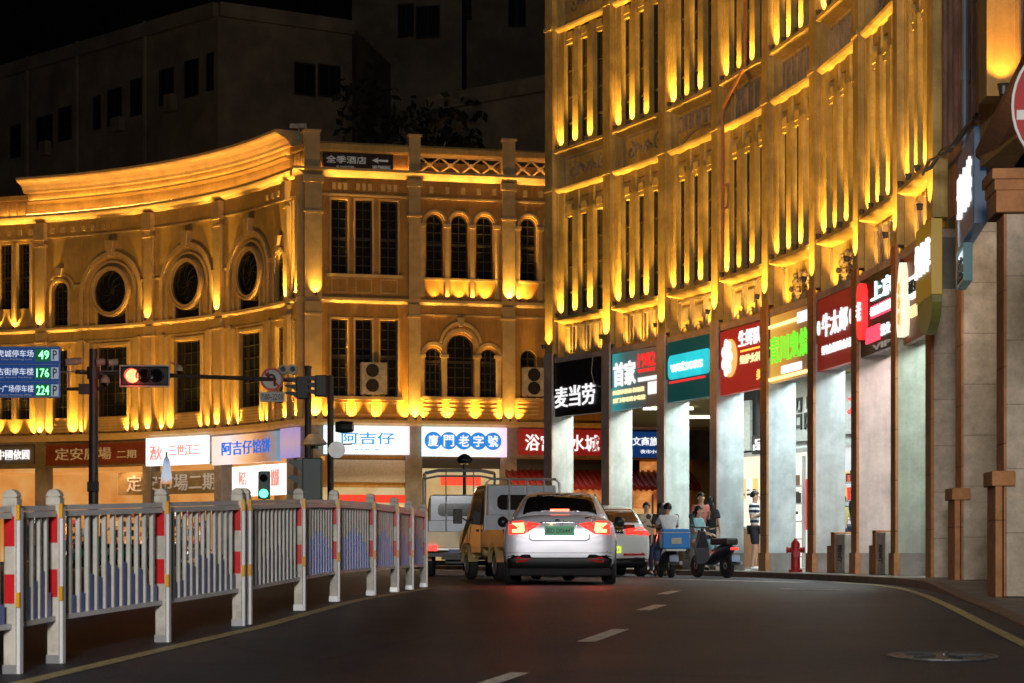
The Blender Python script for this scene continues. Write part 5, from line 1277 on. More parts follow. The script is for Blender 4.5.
q = MB(); q.tube([(X1 - .6, D1, wz(389, D1)), (X1 - .6, D1, wz(368, D1))], .025, 6); q.tube([(X1 - 1.0, D1, wz(372, D1)), (X1 + .6, D1, wz(371, D1))], .02, 6); q.build('camera_rail', M['steel'], t)
q = MB(); q.box(X1 - .12, X1 + .16, D1 - .2, D1 - .12, wz(492, D1), wz(482, D1)); q.build('control_box', M['black'], t, bevel=.01)
# parking board
t = thing('parking_sign', 'blue electronic parking board with three rows of white characters and green numbers', 'sign', (wx(20, D1), D1 - .15, wz(398, D1)), world=True)
f_ = frame_fn((0, D1 - .15, 0), (1, 0, 0)); BX0, BX1 = wx(-62, D1), wx(61, D1); bz1, bz0 = wz(347, D1), wz(398, D1)
q = MB(f_); q.box(BX0, BX1, -.12, 0, bz0, bz1); q.build('panel', emit('blue board', (.01, .07, .30), .5, base=(.01, .03, .12)), t, bevel=.01)
q = MB(f_); M['wbp'] = emit('white board print', (.85, .9, 1.), .75); rows = [(350.5, 361), (368.5, 379), (385.5, 396.5)]
for (ya, yb) in ((364.4, 365.2), (381.9, 382.7)): q.box(BX0 + .03, BX1 - .03, .001, .01, wz(yb, D1), wz(ya, D1))
q.box(BX0, BX1, .001, .02, bz1 - .03, bz1); q.box(BX0, BX1, .001, .02, bz0, bz0 + .03); q.box(BX1 - .025, BX1, .001, .02, bz0 + .03, bz1 - .03); q.build('border', mat('pale blue border', (.3, .42, .6), .4), t)
for (ya, yb), nm, num, sub in zip(rows, ('老虎城停车场', '上古街停车楼', '第一广场停车楼'), ('49', '176', '224'), ('Tiger City Parking Lot', 'Shanggu Street Parking', 'No.1 Plaza Parking Bldg')):
    word(f_, t, nm, wx(-9, D1), wx(35, D1), wz(ya + 7.2, D1), wz(ya, D1), 0, M['wbp'], .01, .01)
    word(f_, t, sub, wx(-9, D1), wx(33, D1), wz(yb, D1), wz(yb - 2, D1), 0, M['dim_letters'], .0, .01)
    w0 = 38 if len(num) == 3 else 40.
    q = MB(f_); q.box(wx(36.5, D1), wx(51.6, D1), .001, .012, wz(yb + .8, D1), wz(ya - 1, D1)); q.build('number_screen', emit('dim green screen', (.01, .16, .06), .5), t)
    word(f_, t, num, wx(w0, D1), wx(50.5, D1), wz(yb - 1.2, D1), wz(ya + .6, D1), .012, emit('green digits', (.25, 1., .4), 2.6), .02, .015)
    q = MB(f_); q.box(wx(52.3, D1), wx(60, D1), .001, .012, wz(yb + .3, D1), wz(ya - .6, D1)); q.build('parking_symbol_plate', emit('pale plate', (.5, .6, .75), .45), t)
    word(f_, t, 'P', wx(54.2, D1), wx(58.4, D1), wz(yb - .8, D1), wz(ya + .4, D1), .012, M['ink'], .02, .01)
# horizontal red signal
DS = 53.6
t = thing('traffic_light', 'horizontal traffic signal with its left lamp glowing red, hung on the long arm', 'traffic light', (wx(144, DS), DS, wz(386, DS)), world=True)
f_ = frame_fn((0, DS, 0), (1, 0, 0)); a_, b_ = wx(120.5, DS), wx(168.5, DS); z0_, z1_ = wz(385.5, DS), wz(366.5, DS)
q = MB(f_); q.box(a_, b_, -.16, 0, z0_, z1_); q.build('housing', M['black'], t, bevel=.03)
q = MB(f_); 
q.box(a_ - .03, b_ + .03, -.03, .012, z1_, z1_ + .04); q.box(a_ - .03, b_ + .03, -.03, .012, z0_ - .04, z0_); q.box(a_ - .03, a_, -.03, .012, z0_, z1_); q.box(b_, b_ + .03, -.03, .012, z0_, z1_); q.build('border', M['steel'], t, bevel=.01)
zc = (z0_ + z1_) / 2
for k, (px, m_) in enumerate(((132.5, emit('red lamp', (1., .10, .04), 11., var=.4, scale=12)), (144.5, M['car_glass']), (156.5, M['car_glass']))):
    q = MB(f_); q.disc(wx(px, DS), zc, .165, .001, .03); l_ = q.build('lamp', m_, t)
    q = MB(f_); q.arcband(wx(px, DS), zc, .175, .19, R(-20), R(200), .001, .2, seg=14); sub_parent(q.build('visor', M['black']), l_)
pl_ = bpy.data.lights.new('signal_glow', 'POINT'); pl_.energy = 18; pl_.color = (1, .08, .03); pl_.shadow_soft_size = .12; po_ = bpy.data.objects.new('signal_glow', pl_); C.objects.link(po_); po_.location = (wx(132.5, DS), DS - .35, zc)
def bullet_camera(px, py, d, L_, label, tilt=0., aim=-1, grp='surveillance cameras on the poles'):
    p = Vector((wx(px, d), d, wz(py, d))); q = MB(); v_ = Vector((aim * .9, -.5, -.15 + tilt)).normalized()
    t = thing('surveillance_camera', label, 'camera', tuple(p), world=True, group=grp)
    q.tube([tuple(p - v_ * L_ / 2), tuple(p + v_ * L_ / 2)], .085, 12); q.build('body', M['white_paint'], t)
    q = MB(); q.tube([tuple(p + v_ * L_ / 2), tuple(p + v_ * (L_ / 2 + .03))], .07, 12); q.build('lens', M['black'], t)
    q = MB(); q.tube([tuple(p), tuple(p + Vector((0, 0, -.22)))], .02, 6); q.build('mount', M['steel'], t)
bullet_camera(73, 361.5, D1, .42, 'white tube camera left of the thick pole')
bullet_camera(100, 362, D1, .22, 'white stubby camera just right of the thick pole top'); bullet_camera(112.5, 362.5, D1, .24, 'white stubby camera between the thick pole and the red signal')
def dome(px, py, d, r, label):
    p = (wx(px, d), d, wz(py, d)); t = thing('dome_camera', label, 'camera', p, world=True, group='surveillance cameras on the poles')
    q = MB(); q.lathe(p, [(r * .3, r * 1.6), (r * .9, r * .9), (r, .2 * r), (r, 0)], sides=14); q.build('housing', M['white_paint'], t)
    q = MB(); q.lathe(p, [(r * .8, -.01), (r * .72, -r * .5), (r * .4, -r * .8), (.01, -r * .9)], sides=14); q.build('dome', M['car_glass'], t)
    q = MB(); q.tube([(p[0], p[1], p[2] + r * 1.5), (p[0] - .25, p[1], p[2] + r * 2.4)], .02, 6); q.build('mount', M['steel'], t)
dome(105, 383, D1, .12, 'round dome camera hanging beside the thick pole')
dome(179.5, 371, 54.6, .09, 'small dome camera on the long arm right of the red signal')
# no left turn sign
DN = 55.4; f_ = frame_fn((0, DN, 0), (1, 0, 0)); cx_, cz_ = wx(271.5, DN), wz(379, DN)
t = thing('no_left_turn_sign', 'round white sign with a red rim and black left arrow, a time plate below', 'sign', (cx_, DN, cz_), world=True)
q = MB(f_); q.disc(cx_, cz_, .29, -.12, -.10, seg=32); fp = q.build('plate', mat('white sign face', (.75, .72, .68), .4), t)
q = MB(f_); q.arcband(cx_, cz_, .235, .29, 0, 2 * PI, -.099, -.09, seg=32); q.build('rim', M['red_refl'], t)
q = MB(f_); q.box(cx_ + .04, cx_ + .10, -.099, -.09, cz_ - .17, cz_ + .02); q.arcband(cx_ - .02, cz_ + .02, .06, .12, 0, PI / 2, -.099, -.09, seg=8); q.box(cx_ - .08, cx_ - .02, -.099, -.09, cz_ + .08, cz_ + .14); q.prism([(cx_ - .18, cz_ + .11), (cx_ - .08, cz_ + .2), (cx_ - .08, cz_ + .02)], -.099, -.09); q.build('arrow', M['ink'], t)
q = MB(f_); q.tube([(cx_ - .17, -.085, cz_ + .17), (cx_ + .17, -.085, cz_ - .17)], .02, 6); q.build('slash', M['red_refl'], t)
q = MB(f_); q.box(wx(259.5, DN), wx(284, DN), -.12, -.10, wz(401.5, DN), wz(391.5, DN)); q.build('time_plate', mat('white time plate', (.6, .58, .55), .4), t)
word(f_, t, '7:00~22:00', wx(261, DN), wx(282.5, DN), wz(399.5, DN), wz(393.5, DN), -.10, M['ink'], .01, .005)
for px, lab in ((289, 'left of a pair of round grey cameras above the red-lit signal'), (298.5, 'right of a pair of round grey cameras above the red-lit signal')):
    px -= 10
    q = MB(); p = (wx(px + 5, DN), DN - .1, wz(370, DN)); t = thing('round_camera', lab, 'camera', p, world=True, group='surveillance cameras on the poles')
    q.lathe(p, [(.12, .15), (.125, -.12), (.1, -.13)], 'y', 16); q.build('body', M['white_paint'], t); q = MB(); q.lathe((p[0], p[1] - .131, p[2]), [(.07, 0), (.07, -.01)], 'y', 14); q.build('lens', M['black'], t)
    q = MB(); q.tube([(p[0], p[1], p[2] - .1), (p[0], p[1], p[2] - .22)], .02, 6); q.build('mount', M['steel'], t)
# slender poles in the middle
def slim_pole(px, d, ytop, r, label):
    t = thing('traffic_pole', label, 'pole', (wx(px, d), d, 0), world=True)
    q = MB(); q.tube([(wx(px, d), d, 0), (wx(px, d), d, wz(ytop, d))], r, 12); q.lathe((wx(px, d), d, 0), [(r * 2, 0), (r * 2, .04), (r * 1.1, .05)], sides=12); q.build('shaft', M['grey_paint'], t)
    q = MB(); q.lathe((wx(px, d), d, wz(ytop, d)), [(r * 1.2, 0), (r * 1.1, .05), (.01, .07)], sides=12); q.build('cap', M['grey_paint'], t)
    return t
slim_pole(308, 55.8, 368, .085, 'grey pole at the end of the long arm, left of a twin pole')
t = slim_pole(330.5, 52., 378, .075, 'slim grey pole with brackets, right of the pole ending the long arm')
q = MB(); q.tube([(wx(330.5, 52), 52., wz(445, 52)), (wx(352, 52), 52., wz(444, 52))], .02, 6); q.tube([(wx(330.5, 52), 52., wz(445, 52)), (wx(316, 52), 52., wz(440, 52))], .02, 6); q.build('bracket', M['steel'], t)
def side_signal(px, py, d, w_, h, label, glow=None):
    """vertical signal seen from its side: housing with three hooded lamps facing left"""
    x, z = wx(px, d), wz(py, d); t = thing('traffic_light', label, 'traffic light', (x, d, z - h / 2), world=True, group='traffic signals seen from the side')
    q = MB(); q.box(x, x + w_, d - .15, d + .15, z - h / 2, z + h / 2); q.build('housing', M['black'] if glow != 'green' else mat('dark green signal casing', (.02, .055, .045), .4), t, bevel=.02)
    for k in range(3):
        zc_ = z + h * (1 - k) / 3.1
        q = MB(); q.lathe((x - .01, d, zc_), [(.1, 0), (.1, -.02)], 'x', 14); l_ = q.build('lamp', M['tail'] if glow == 'red' and k == 2 else M['car_glass'], t)
        q = MB(); s_ = h / 3 * .42; q.prism([(x - .3, zc_ + s_ * .5), (x - .28, zc_ + s_ * .95), (x, zc_ + s_), (x, zc_ - s_), (x - .1, zc_ - s_ * .2)], d - .13, d + .13); sub_parent(q.build('visor', M['black'] if glow != 'green' else bpy.data.materials['dark green signal casing']), l_)
side_signal(297, 388, 55.5, .30, .55, 'small side-on signal glowing red between the no left turn sign and the pole', 'red')
side_signal(316, 386, 52.3, .26, .5, 'side-on black signal between the two slim poles')
side_signal(303, 482, 46., .40, 1.0, 'tall dark green side-on signal standing behind the barrier', 'green')
t = slim_pole(311.5, 46., 447, .035, 'thin dark post behind the barrier carrying the tall green signal')
p = (wx(314, 46), 46., wz(444, 46)); t = thing('floodlight', 'small pale rounded lamp hood above the tall green signal', 'lamp', p, world=True)
q = MB(); q.lathe(p, [(.04, .22), (.12, .2), (.2, .1), (.27, .02), (.25, -.02), (.1, -.04)], sides=16); q.build('hood', M['white_paint'], t); q = MB(); q.lathe((p[0], p[1], p[2] - .1), [(.08, 0), (.08, .06)], sides=12); q.build('lens', M['car_glass'], t)
p = (wx(344, 52), 52., wz(427, 52)); t = thing('floodlight', 'black and silver drum lamp on the slim pole beside the blue characters', 'lamp', p, world=True)
q = MB(); q.lathe(p, [(.12, -.2), (.15, -.05), (.13, .2)], 'x', 14); q.build('drum', M['black'], t); q = MB(); q.lathe((p[0] + .2, p[1], p[2]), [(.12, 0), (.1, .03)], 'x', 14); q.build('lens', M['steel'], t)
p = (wx(337, 52), 51.9, wz(450, 52)); t = thing('signal_disc', 'round grey disc plate clamped to the slim pole', 'sign', p, world=True)
q = MB(); q.lathe(p, [(.20, .02), (.20, -.02)], 'y', 20); q.build('plate', M['steel'], t); q = MB(); q.box(p[0] - .16, p[0] - .1, p[1] + .02, p[1] + .1, p[2] - .05, p[2] + .05); q.build('clamp', M['steel'], t)
# pedestrian signal
d = 44.; x0, x1 = wx(258, d), wx(269.5, d); z1_, z0_ = wz(471, d), wz(499, d); f_ = frame_fn((0, d, 0), (1, 0, 0))
t = thing('pedestrian_signal', 'upright pedestrian signal showing green at its foot behind the barrier', 'traffic light', ((x0 + x1) / 2, d, 0), world=True)
q = MB(f_); q.box(x0, x1, -.15, 0, z0_, z1_); q.build('housing', mat('dark teal casing', (.012, .06, .06), .4), t, bevel=.015)
q = MB(f_); q.disc((x0 + x1) / 2, z1_ - .14, .08, .001, .02); q.build('lamp', M['car_glass'], t)
q = MB(f_); q.disc((x0 + x1) / 2, z0_ + .11, .085, .001, .02); q.build('lamp', emit('green man lamp', (.05, 1., .35), 7.), t)
q = MB(f_); q.box((x0 + x1) / 2 - .03, (x0 + x1) / 2 + .03, -.1, -.04, 0, z0_); q.build('post', M['grey_paint'], t)
# folded parasol with pennant colours
d = 60.; x = wx(166.5, d); t = thing('parasol', 'slim folded blue and white parasol with an orange hem behind the barrier', 'parasol', (x, d, 0), world=True)
q = MB(); q.tube([(x, d, 0), (x, d, wz(452, d))], .025, 8); q.build('pole', M['steel'], t)
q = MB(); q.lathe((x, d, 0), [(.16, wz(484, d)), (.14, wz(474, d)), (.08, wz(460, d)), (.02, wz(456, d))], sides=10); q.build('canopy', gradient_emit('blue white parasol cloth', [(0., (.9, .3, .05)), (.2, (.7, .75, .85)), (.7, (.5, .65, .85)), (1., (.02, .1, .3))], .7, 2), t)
# street lamp beyond the trucks
d = 62.; x = wx(464.5, d); t = thing('street_lamp', 'black street lamp with a wide shade beyond the far truck', 'street lamp', (x, d, 0), world=True)
q = MB(); q.tube([(x, d, 0), (x, d, wz(460, d))], .05, 10); q.build('post', M['black'], t); q = MB(); q.lathe((x, d, wz(459, d)), [(.16, -.14), (.22, -.05), (.23, .0), (.14, .10), (.03, .15)], sides=18); q.build('lamp_shade', M['black'], t)
q = MB(); q.lathe((x, d, wz(464, d)), [(.14, 0), (.15, .1)], sides=14); q.build('bulb', emit('dim yellow bulb', (.9, .6, .15), .8), t)
# no entry sign at the right edge
d = 16.; cx_, cz_ = wx(1084, d), wz(106, d); f_ = frame_fn((0, d, 0), (1, 0, 0)); t = thing('no_entry_sign', 'round red sign with a white rim and bar, cut by the right edge', 'sign', (cx_ + .1, d, gz(d)), world=True)
q = MB(f_); q.disc(cx_, cz_, .53, -.03, 0, seg=40); q.build('plate', mat('dark red sign face', (.40, .01, .012), .4), t)
q = MB(f_); q.arcband(cx_, cz_, .512, .53, 0, 2 * PI, .001, .006, seg=40); q.box(cx_ - .49, cx_ + .49, .001, .005, cz_ - .10, cz_ - .03); q.build('bar', mat('white sign mark', (.7, .68, .64), .4), t)
q = MB(f_); q.tube([(cx_ + .1, -.06, gz(d)), (cx_ + .1, -.06, cz_ + .3)], .035, 10); q.build('post', M['steel'], t)
# hydrant
hx, hy = BAYS[4](BL[4] - .10, .24, 0).xy; t = thing('fire_hydrant', 'red fire hydrant on the kerb in front of a column', 'hydrant', (hx, hy, gz(hy) + .12), world=True)
B_ = gz(hy) + .12
q = MB(); q.lathe((hx, hy, B_), [(.14, 0), (.14, .05), (.095, .07), (.09, .40), (.115, .42), (.115, .46), (.09, .47), (.085, .58), (.05, .63), (.03, .64), (.03, .67)], sides=18); q.build('barrel', M['hydrant'], t, smooth=False)
for s_ in (-1, 1): q = MB(); q.lathe((hx + s_ * .08, hy, B_ + .44), [(.055, 0), (.055, s_ * .07), (.065, s_ * .07), (.065, s_ * .1)], 'x', 12); q.build('outlet', M['hydrant'], t)
q = MB(); q.lathe((hx, hy - .08, B_ + .36), [(.06, 0), (.06, -.08), (.075, -.08), (.075, -.11)], 'y', 12); q.build('outlet', M['hydrant'], t)
# stone benches in the arcade openings
def bench(i, u, label):
    f_ = BAYS[i]; t = thing('stone_bench', label, 'bench', tuple(f_(u, -.2, .12)), world=True, group='stone benches between the columns')
    q = MB(f_); q.box(u, u + .62, -.42, .0, .12, .86); q.build('carved_block', mat('pale carved stone', (.72, .68, .6), .7, var=.25, stain=.3, bump=.3), t, bevel=.02)
    q = MB(f_)
    for k, (w_, h_) in enumerate(((.26, .78), (.26, .52))): q.box(u - .26 * (k + 1), u - .26 * k - .002, -.42, .02, .12, .12 + h_)
    q.build('stepped_end', M['brown'], t, bevel=.01)
    word(f_, t, '鹭', u + .16, u + .46, .32, .66, 0, M['ink'], .0, .006)
bench(2, 1.45, 'stone bench with a carved block behind the parked black scooter'); bench(5, 1.9, 'stone bench with a pale carved block and stepped brown end right of the hydrant')
bench(6, 1.9, 'stone bench with stepped brown end in the second opening right of the hydrant')
# ------------------------------------------------------------------ vehicles
def loft_mesh(rings, sub=2, name='body', mats=None, parent=None):
    me = bpy.data.meshes.new(name); v = [p for r in rings for p in r]; k = len(rings[0]); f = []
    for i in range(len(rings) - 1):
        for j in range(k): f.append((i * k + j, i * k + (j + 1) % k, (i + 1) * k + (j + 1) % k, (i + 1) * k + j))
    f.append(tuple(reversed(range(k)))); f.append(tuple((len(rings) - 1) * k + j for j in range(k)))
    me.from_pydata(v, [], f); bm = bmesh.new(); bm.from_mesh(me); bmesh.ops.recalc_face_normals(bm, faces=bm.faces); bm.to_mesh(me); bm.free()
    me.polygons.foreach_set('use_smooth', [True] * len(me.polygons)); me.materials.append(mats)
    o = bpy.data.objects.new(name, me); C.objects.link(o); q = o.modifiers.new('sub', 'SUBSURF'); q.levels = q.render_levels = sub
    if parent: o.parent = parent
    return o
def bvh_of(objs):
    vs, fs = [], []; dg = bpy.context.evaluated_depsgraph_get()
    for o in objs:
        ev = o.evaluated_get(dg); me = ev.to_mesh(); b = len(vs); vs += [v.co.copy() for v in me.vertices]; fs += [tuple(b + i for i in p.vertices) for p in me.polygons]; ev.to_mesh_clear()
    return BVHTree.FromPolygons(vs, fs)
def decal(bvh, poly, axis, sign, off, name, m, parent, step=.034):
    """a patch lying on the body: outline in the plane across axis, carried onto the surface along it"""
    bm = bmesh.new(); z = 0
    def to3(a, b): return Vector((a, 0, b)) if axis == 'y' else (Vector((0, a, b)) if axis == 'x' else Vector((a, b, 0)))
    fv = [bm.verts.new(to3(a, b)) for a, b in poly]; bm.faces.new(fv)
    lo = [min(p[i] for p in poly) for i in (0, 1)]; hi = [max(p[i] for p in poly) for i in (0, 1)]
    for i, nrm in ((0, to3(1, 0)), (1, to3(0, 1))):
        k = lo[i] + step
        while k < hi[i] - .005:
            co = to3(k, 0) if i == 0 else to3(0, k)
            bmesh.ops.bisect_plane(bm, geom=bm.verts[:] + bm.edges[:] + bm.faces[:], plane_co=co, plane_no=nrm); k += step
    d_ = (Vector((0, -sign, 0)) if axis == 'y' else (Vector((-sign, 0, 0)) if axis == 'x' else Vector((0, 0, -sign))))
    last = None
    for v in bm.verts:
        o_ = v.co - d_ * 6; hit = bvh.ray_cast(o_, d_)
        if hit[0] is not None: v.co = hit[0] + (hit[1] if hit[1].dot(d_) < 0 else -hit[1]) * (off + .004); last = v.co.copy()
        else: v.tag = True
    bad = [v for v in bm.verts if v.tag]
    for v in bad:
        nn_ = bvh.find_nearest(v.co + (-d_) * 1.0); v.co = nn_[0] - d_ * off if nn_[0] is not None else v.co
    me = bpy.data.meshes.new(name); bm.to_mesh(me); bm.free(); me.materials.append(m); me.polygons.foreach_set('use_smooth', [True] * len(me.polygons))
    o = bpy.data.objects.new(name, me); C.objects.link(o); o.parent = parent
    s_ = o.modifiers.new('thick', 'SOLIDIFY'); s_.thickness = .006; s_.offset = 0
    return o
def wheel(x, y, r, wd, parent, side):
    q = MB(); a_, b_ = (0, wd) if side < 0 else (0, -wd)
    q.lathe((x, y, r), [(r * .62, 0), (r * .93, 0), (r, side * -.03), (r, side * -(wd - .03)), (r * .93, side * -wd), (r * .62, side * -wd)], 'x', 26)
    ty = q.build('wheel', M['rubber'], parent)
    q = MB(); q.lathe((x + side * .002, y, r), [(r * .62, 0), (r * .60, side * .004), (r * .57, -side * .03), (r * .2, -side * .015), (r * .12, side * .002)], 'x', 24); w_ = q.build('rim', M['steel']); sub_parent(w_, ty)
    return ty
def plate(parent, yb, x0, x1, z0, z1, txt, m, ink):
    f_ = frame_fn((0, 0, 0), (1, 0, 0)); q = MB(f_); q.box(x0, x1, yb - .02, yb, z0, z1); o = q.build('number_plate', m, parent)
    q = MB(f_); letters(q, txt, x0 + .03, x1 - .03, z0 + .03, z1 - .03, yb + .001, thick=.004, bold=.02); sub_parent(q.build('lettering', ink), o)
def car(name, label, loc, rz, st, cab, paint, W, wheels, group=None):
    t = thing(name, label, 'car', loc, rz, group)
    def ring(y, w, zb, zt, zc):
        h = [(0, zb), (w * .8, zb), (w * .96, zb + .07), (w, zb + (zt - zb) * .35), (w * .995, zb + (zt - zb) * .7), (w * .965, zt - .06), (w * .90, zt), (w * .6, zc - .01), (0, zc)]
        return [Vector((x, y, z)) for x, z in h] + [Vector((-x, y, z)) for x, z in reversed(h[1:-1])]
    b = loft_mesh([ring(*s_) for s_ in st], 2, 'body', paint, t)
    def cring(y, wb_, zb, wr, zr):
        h = [(0, zb - .1), (wb_, zb - .1), (wb_, zb), ((wb_ * .55 + wr * .45), zb + (zr - zb) * .5), (wr + .03, zr - .06), (wr - .04, zr - .005), (wr * .5, zr + .012), (0, zr + .018)]
        return [Vector((x, y, z)) for x, z in h] + [Vector((-x, y, z)) for x, z in reversed(h[1:-1])]
    c = loft_mesh([cring(*s_) for s_ in cab], 2, 'roof', paint, t)
    for x, y, r, s_ in wheels: wheel(x, y, r, .2, t, s_)
    return t, b, c, bvh_of([b, c])
# white sedan
ss = [(-.0, .70, .40, .82, .86), (.02, .82, .28, .95, 1.0), (.10, .885, .24, 1.02, 1.10), (.4, .90, .22, 1.02, 1.14), (1.2, .905, .17, .98, 1.05), (2.2, .905, .17, .95, 1.0), (3.3, .90, .17, .93, .98), (3.9, .89, .18, .87, .92), (4.4, .84, .2, .76, .80), (4.60, .70, .3, .62, .64)]
sc = [(.34, .70, 1.06, .60, 1.12), (.62, .77, 1.04, .585, 1.31), (.95, .80, 1.02, .57, 1.45), (1.8, .81, .98, .56, 1.50), (2.6, .81, .96, .56, 1.47), (3.1, .79, .95, .60, 1.26), (3.6, .74, .94, .66, .98)]
wl_ = [(s_ * .895, y, .315, s_) for y in (.95, 3.62) for s_ in (-1, 1)]
sx, sy = .747, 34.6
t, b, c, bv = car('sedan', 'white sedan with glowing red tail lamps and a green number plate waiting in the lane', (sx, sy, 0), R(-1.8), ss, sc, M['car_white'], .9, wl_)
decal(bv, [(-.585, .43), (-.3, .405), (.3, .405), (.585, .43), (.505, .86), (.3, .90), (-.3, .90), (-.505, .86)], 'z', 1, .004, 'rear_window', M['car_glass'], t)
hy_ = bv.ray_cast(Vector((0, -6, 1.19)), Vector((0, 1, 0)))[0].y; q = MB(); q.box(-.15, .15, hy_ - .03, hy_ + .01, 1.165, 1.20); q.build('brake_light', emit('high brake lamp', (1., .12, .05), 6.), t, bevel=.005)
for s_ in (-1, 1):
    pl_ = [(s_ * .80, .99), (s_ * .60, 1.0), (s_ * .30, .955), (s_ * .42, .88), (s_ * .55, .80), (s_ * .79, .79)]
    l_ = decal(bv, pl_, 'y', -1, .008, 'tail_light', M['tail'], t, .05)
    pc = [(s_ * .74, .96), (s_ * .56, .97), (s_ * .56, .91), (s_ * .66, .90), (s_ * .66, .87), (s_ * .56, .86), (s_ * .56, .82), (s_ * .74, .82)]
    e_ = decal(bv, pc, 'y', -1, .016, 'lamp_core', M['tail_core'], None, .05); e_.parent = l_
    decal(bv, [(s_ * .72, .41), (s_ * .46, .41), (s_ * .50, .37), (s_ * .68, .35)], 'y', -1, .012, 'reflector', M['tail_dim'], t)
    for poly, nm in (([(1.0, 1.04), (1.65, 1.02), (1.65, 1.34), (1.35, 1.30)], 'side_window'), ([(1.72, 1.02), (2.62, 1.0), (2.5, 1.36), (1.72, 1.36)], 'side_window'), ([(2.70, 1.0), (3.25, .99), (2.95, 1.18), (2.62, 1.33)], 'side_window')): decal(bv, poly, 'x', s_, .006, nm, M['car_glass'], t)
    for yw in (.95, 3.62): decal(bv, [(yw + .40 * math.cos(PI * k / 12), max(.18, .315 + .40 * math.sin(PI * k / 12))) for k in range(13)], 'x', s_, .004, 'wheel_arch', M['black'], t)
    q = MB(); q.lathe((s_ * .99, 2.75, 1.03), [(.02, -.03), (.085, 0), (.095, .06), (.05, .14)], 'y', 12); q.tube([(s_ * .84, 2.82, .98), (s_ * .98, 2.8, 1.0)], .025, 6); q.build('mirror', M['black'], t, smooth=True)
decal(bv, [(-.80, .20), (-.82, .44), (-.66, .46), (-.4, .43), (.4, .43), (.66, .46), (.82, .44), (.80, .20)], 'y', -1, .008, 'lower_bumper', M['black'], t)
decal(bv, [(-.30, .965), (.30, .965), (.30, .985), (-.30, .985)], 'y', -1, .012, 'chrome_strip', M['chrome'], t)
decal(bv, [(-.07, 1.0), (.07, 1.0), (.07, 1.02), (-.07, 1.02)], 'y', -1, .012, 'badge', mat('dark blue badge', (.03, .03, .12), .3, .5), t)
decal(bv, [(.40, 1.03), (.56, 1.03), (.56, 1.05), (.40, 1.05)], 'y', -1, .012, 'badge', M['chrome'], t)
for pz in ([(-.50, .92), (-.495, .92), (-.46, .72), (-.42, .70), (.42, .70), (.46, .72), (.495, .92), (.50, .92), (.47, .71), (.42, .688), (-.42, .688), (-.47, .71)],): decal(bv, pz, 'y', -1, .003, 'boot_seam', M['black'], t)
decal(bv, [(-.88, .50), (.88, .50), (.88, .505), (-.88, .505)], 'y', -1, .003, 'bumper_seam', M['black'], t)
q = MB(); q.box(-.80, .80, .035, 4.3, .14, .262); q.build('underbody', M['rubber'], t, bevel=.03)
f_ = frame_fn((0, 0, 0), (1, 0, 0)); q = MB(f_); q.box(-.235, .235, .0, .02, .78, .925); o = q.build('number_plate', M['plate'], t); q = MB(f_); letters(q, '闽D D06447', -.21, .21, .805, .90, .021, bold=.02, thick=.004); sub_parent(q.build('lettering', M['ink']), o)
q = MB(); q.lathe((-.13, -.03, .95), [(.01, 0), (.03, .01)], sides=8); q.build('plate_lamp', emit('plate lamp', (1., .7, .3), 3.), t)
q = MB(); q.tube([(0, 1.35, 1.40), (0, 1.25, 1.47), (0, 1.22, 1.5)], [.02, .014, .004], 6); q.build('aerial', M['car_white'], t)
for x_ in (-.45, .45):
    q = MB(); q.lathe((x_, .5, .18), [(.05, -.35), (.05, .0)], 'y', 10); q.build('exhaust', M['black'], t)
for s_ in (-1, 1): area((sx + s_ * .62, sy - .12, .88), (0, -1, -.25), 5, .2, .1, (1., .08, .04), 'tail_glow')
# white hatchback beyond it
hs = [(0, .72, .42, .80, .84), (.02, .84, .24, .98, 1.0), (.1, .885, .2, 1.04, 1.08), (.5, .90, .18, 1.02, 1.1), (1.4, .905, .18, 1.0, 1.05), (2.6, .905, .18, .96, 1.02), (3.4, .89, .18, .92, .98), (3.95, .84, .22, .82, .86), (4.15, .70, .3, .66, .68)]
hc = [(.10, .76, 1.06, .68, 1.10), (.30, .80, 1.04, .64, 1.32), (.62, .82, 1.02, .62, 1.47), (1.4, .82, 1.0, .60, 1.54), (2.2, .82, .98, .60, 1.50), (2.8, .80, .97, .62, 1.25), (3.2, .76, .96, .66, 1.0)]
wl_ = [(s_ * .895, y, .315, s_) for y in (.75, 3.3) for s_ in (-1, 1)]
t, b, c, bv = car('hatchback', 'white hatchback with a lit green number plate, half hidden by the white sedan', (2.05, 46.2, 0), R(7), hs, hc, M['car_white2'], .9, wl_)
decal(bv, [(-.66, 1.14), (.66, 1.14), (.56, 1.42), (-.56, 1.42)], 'y', -1, .006, 'rear_window', mat('car glass tinted by amber reflection', (.10, .04, .02), .1, spec=.9), t)  # amber reflection put into the base colour of the rear glass
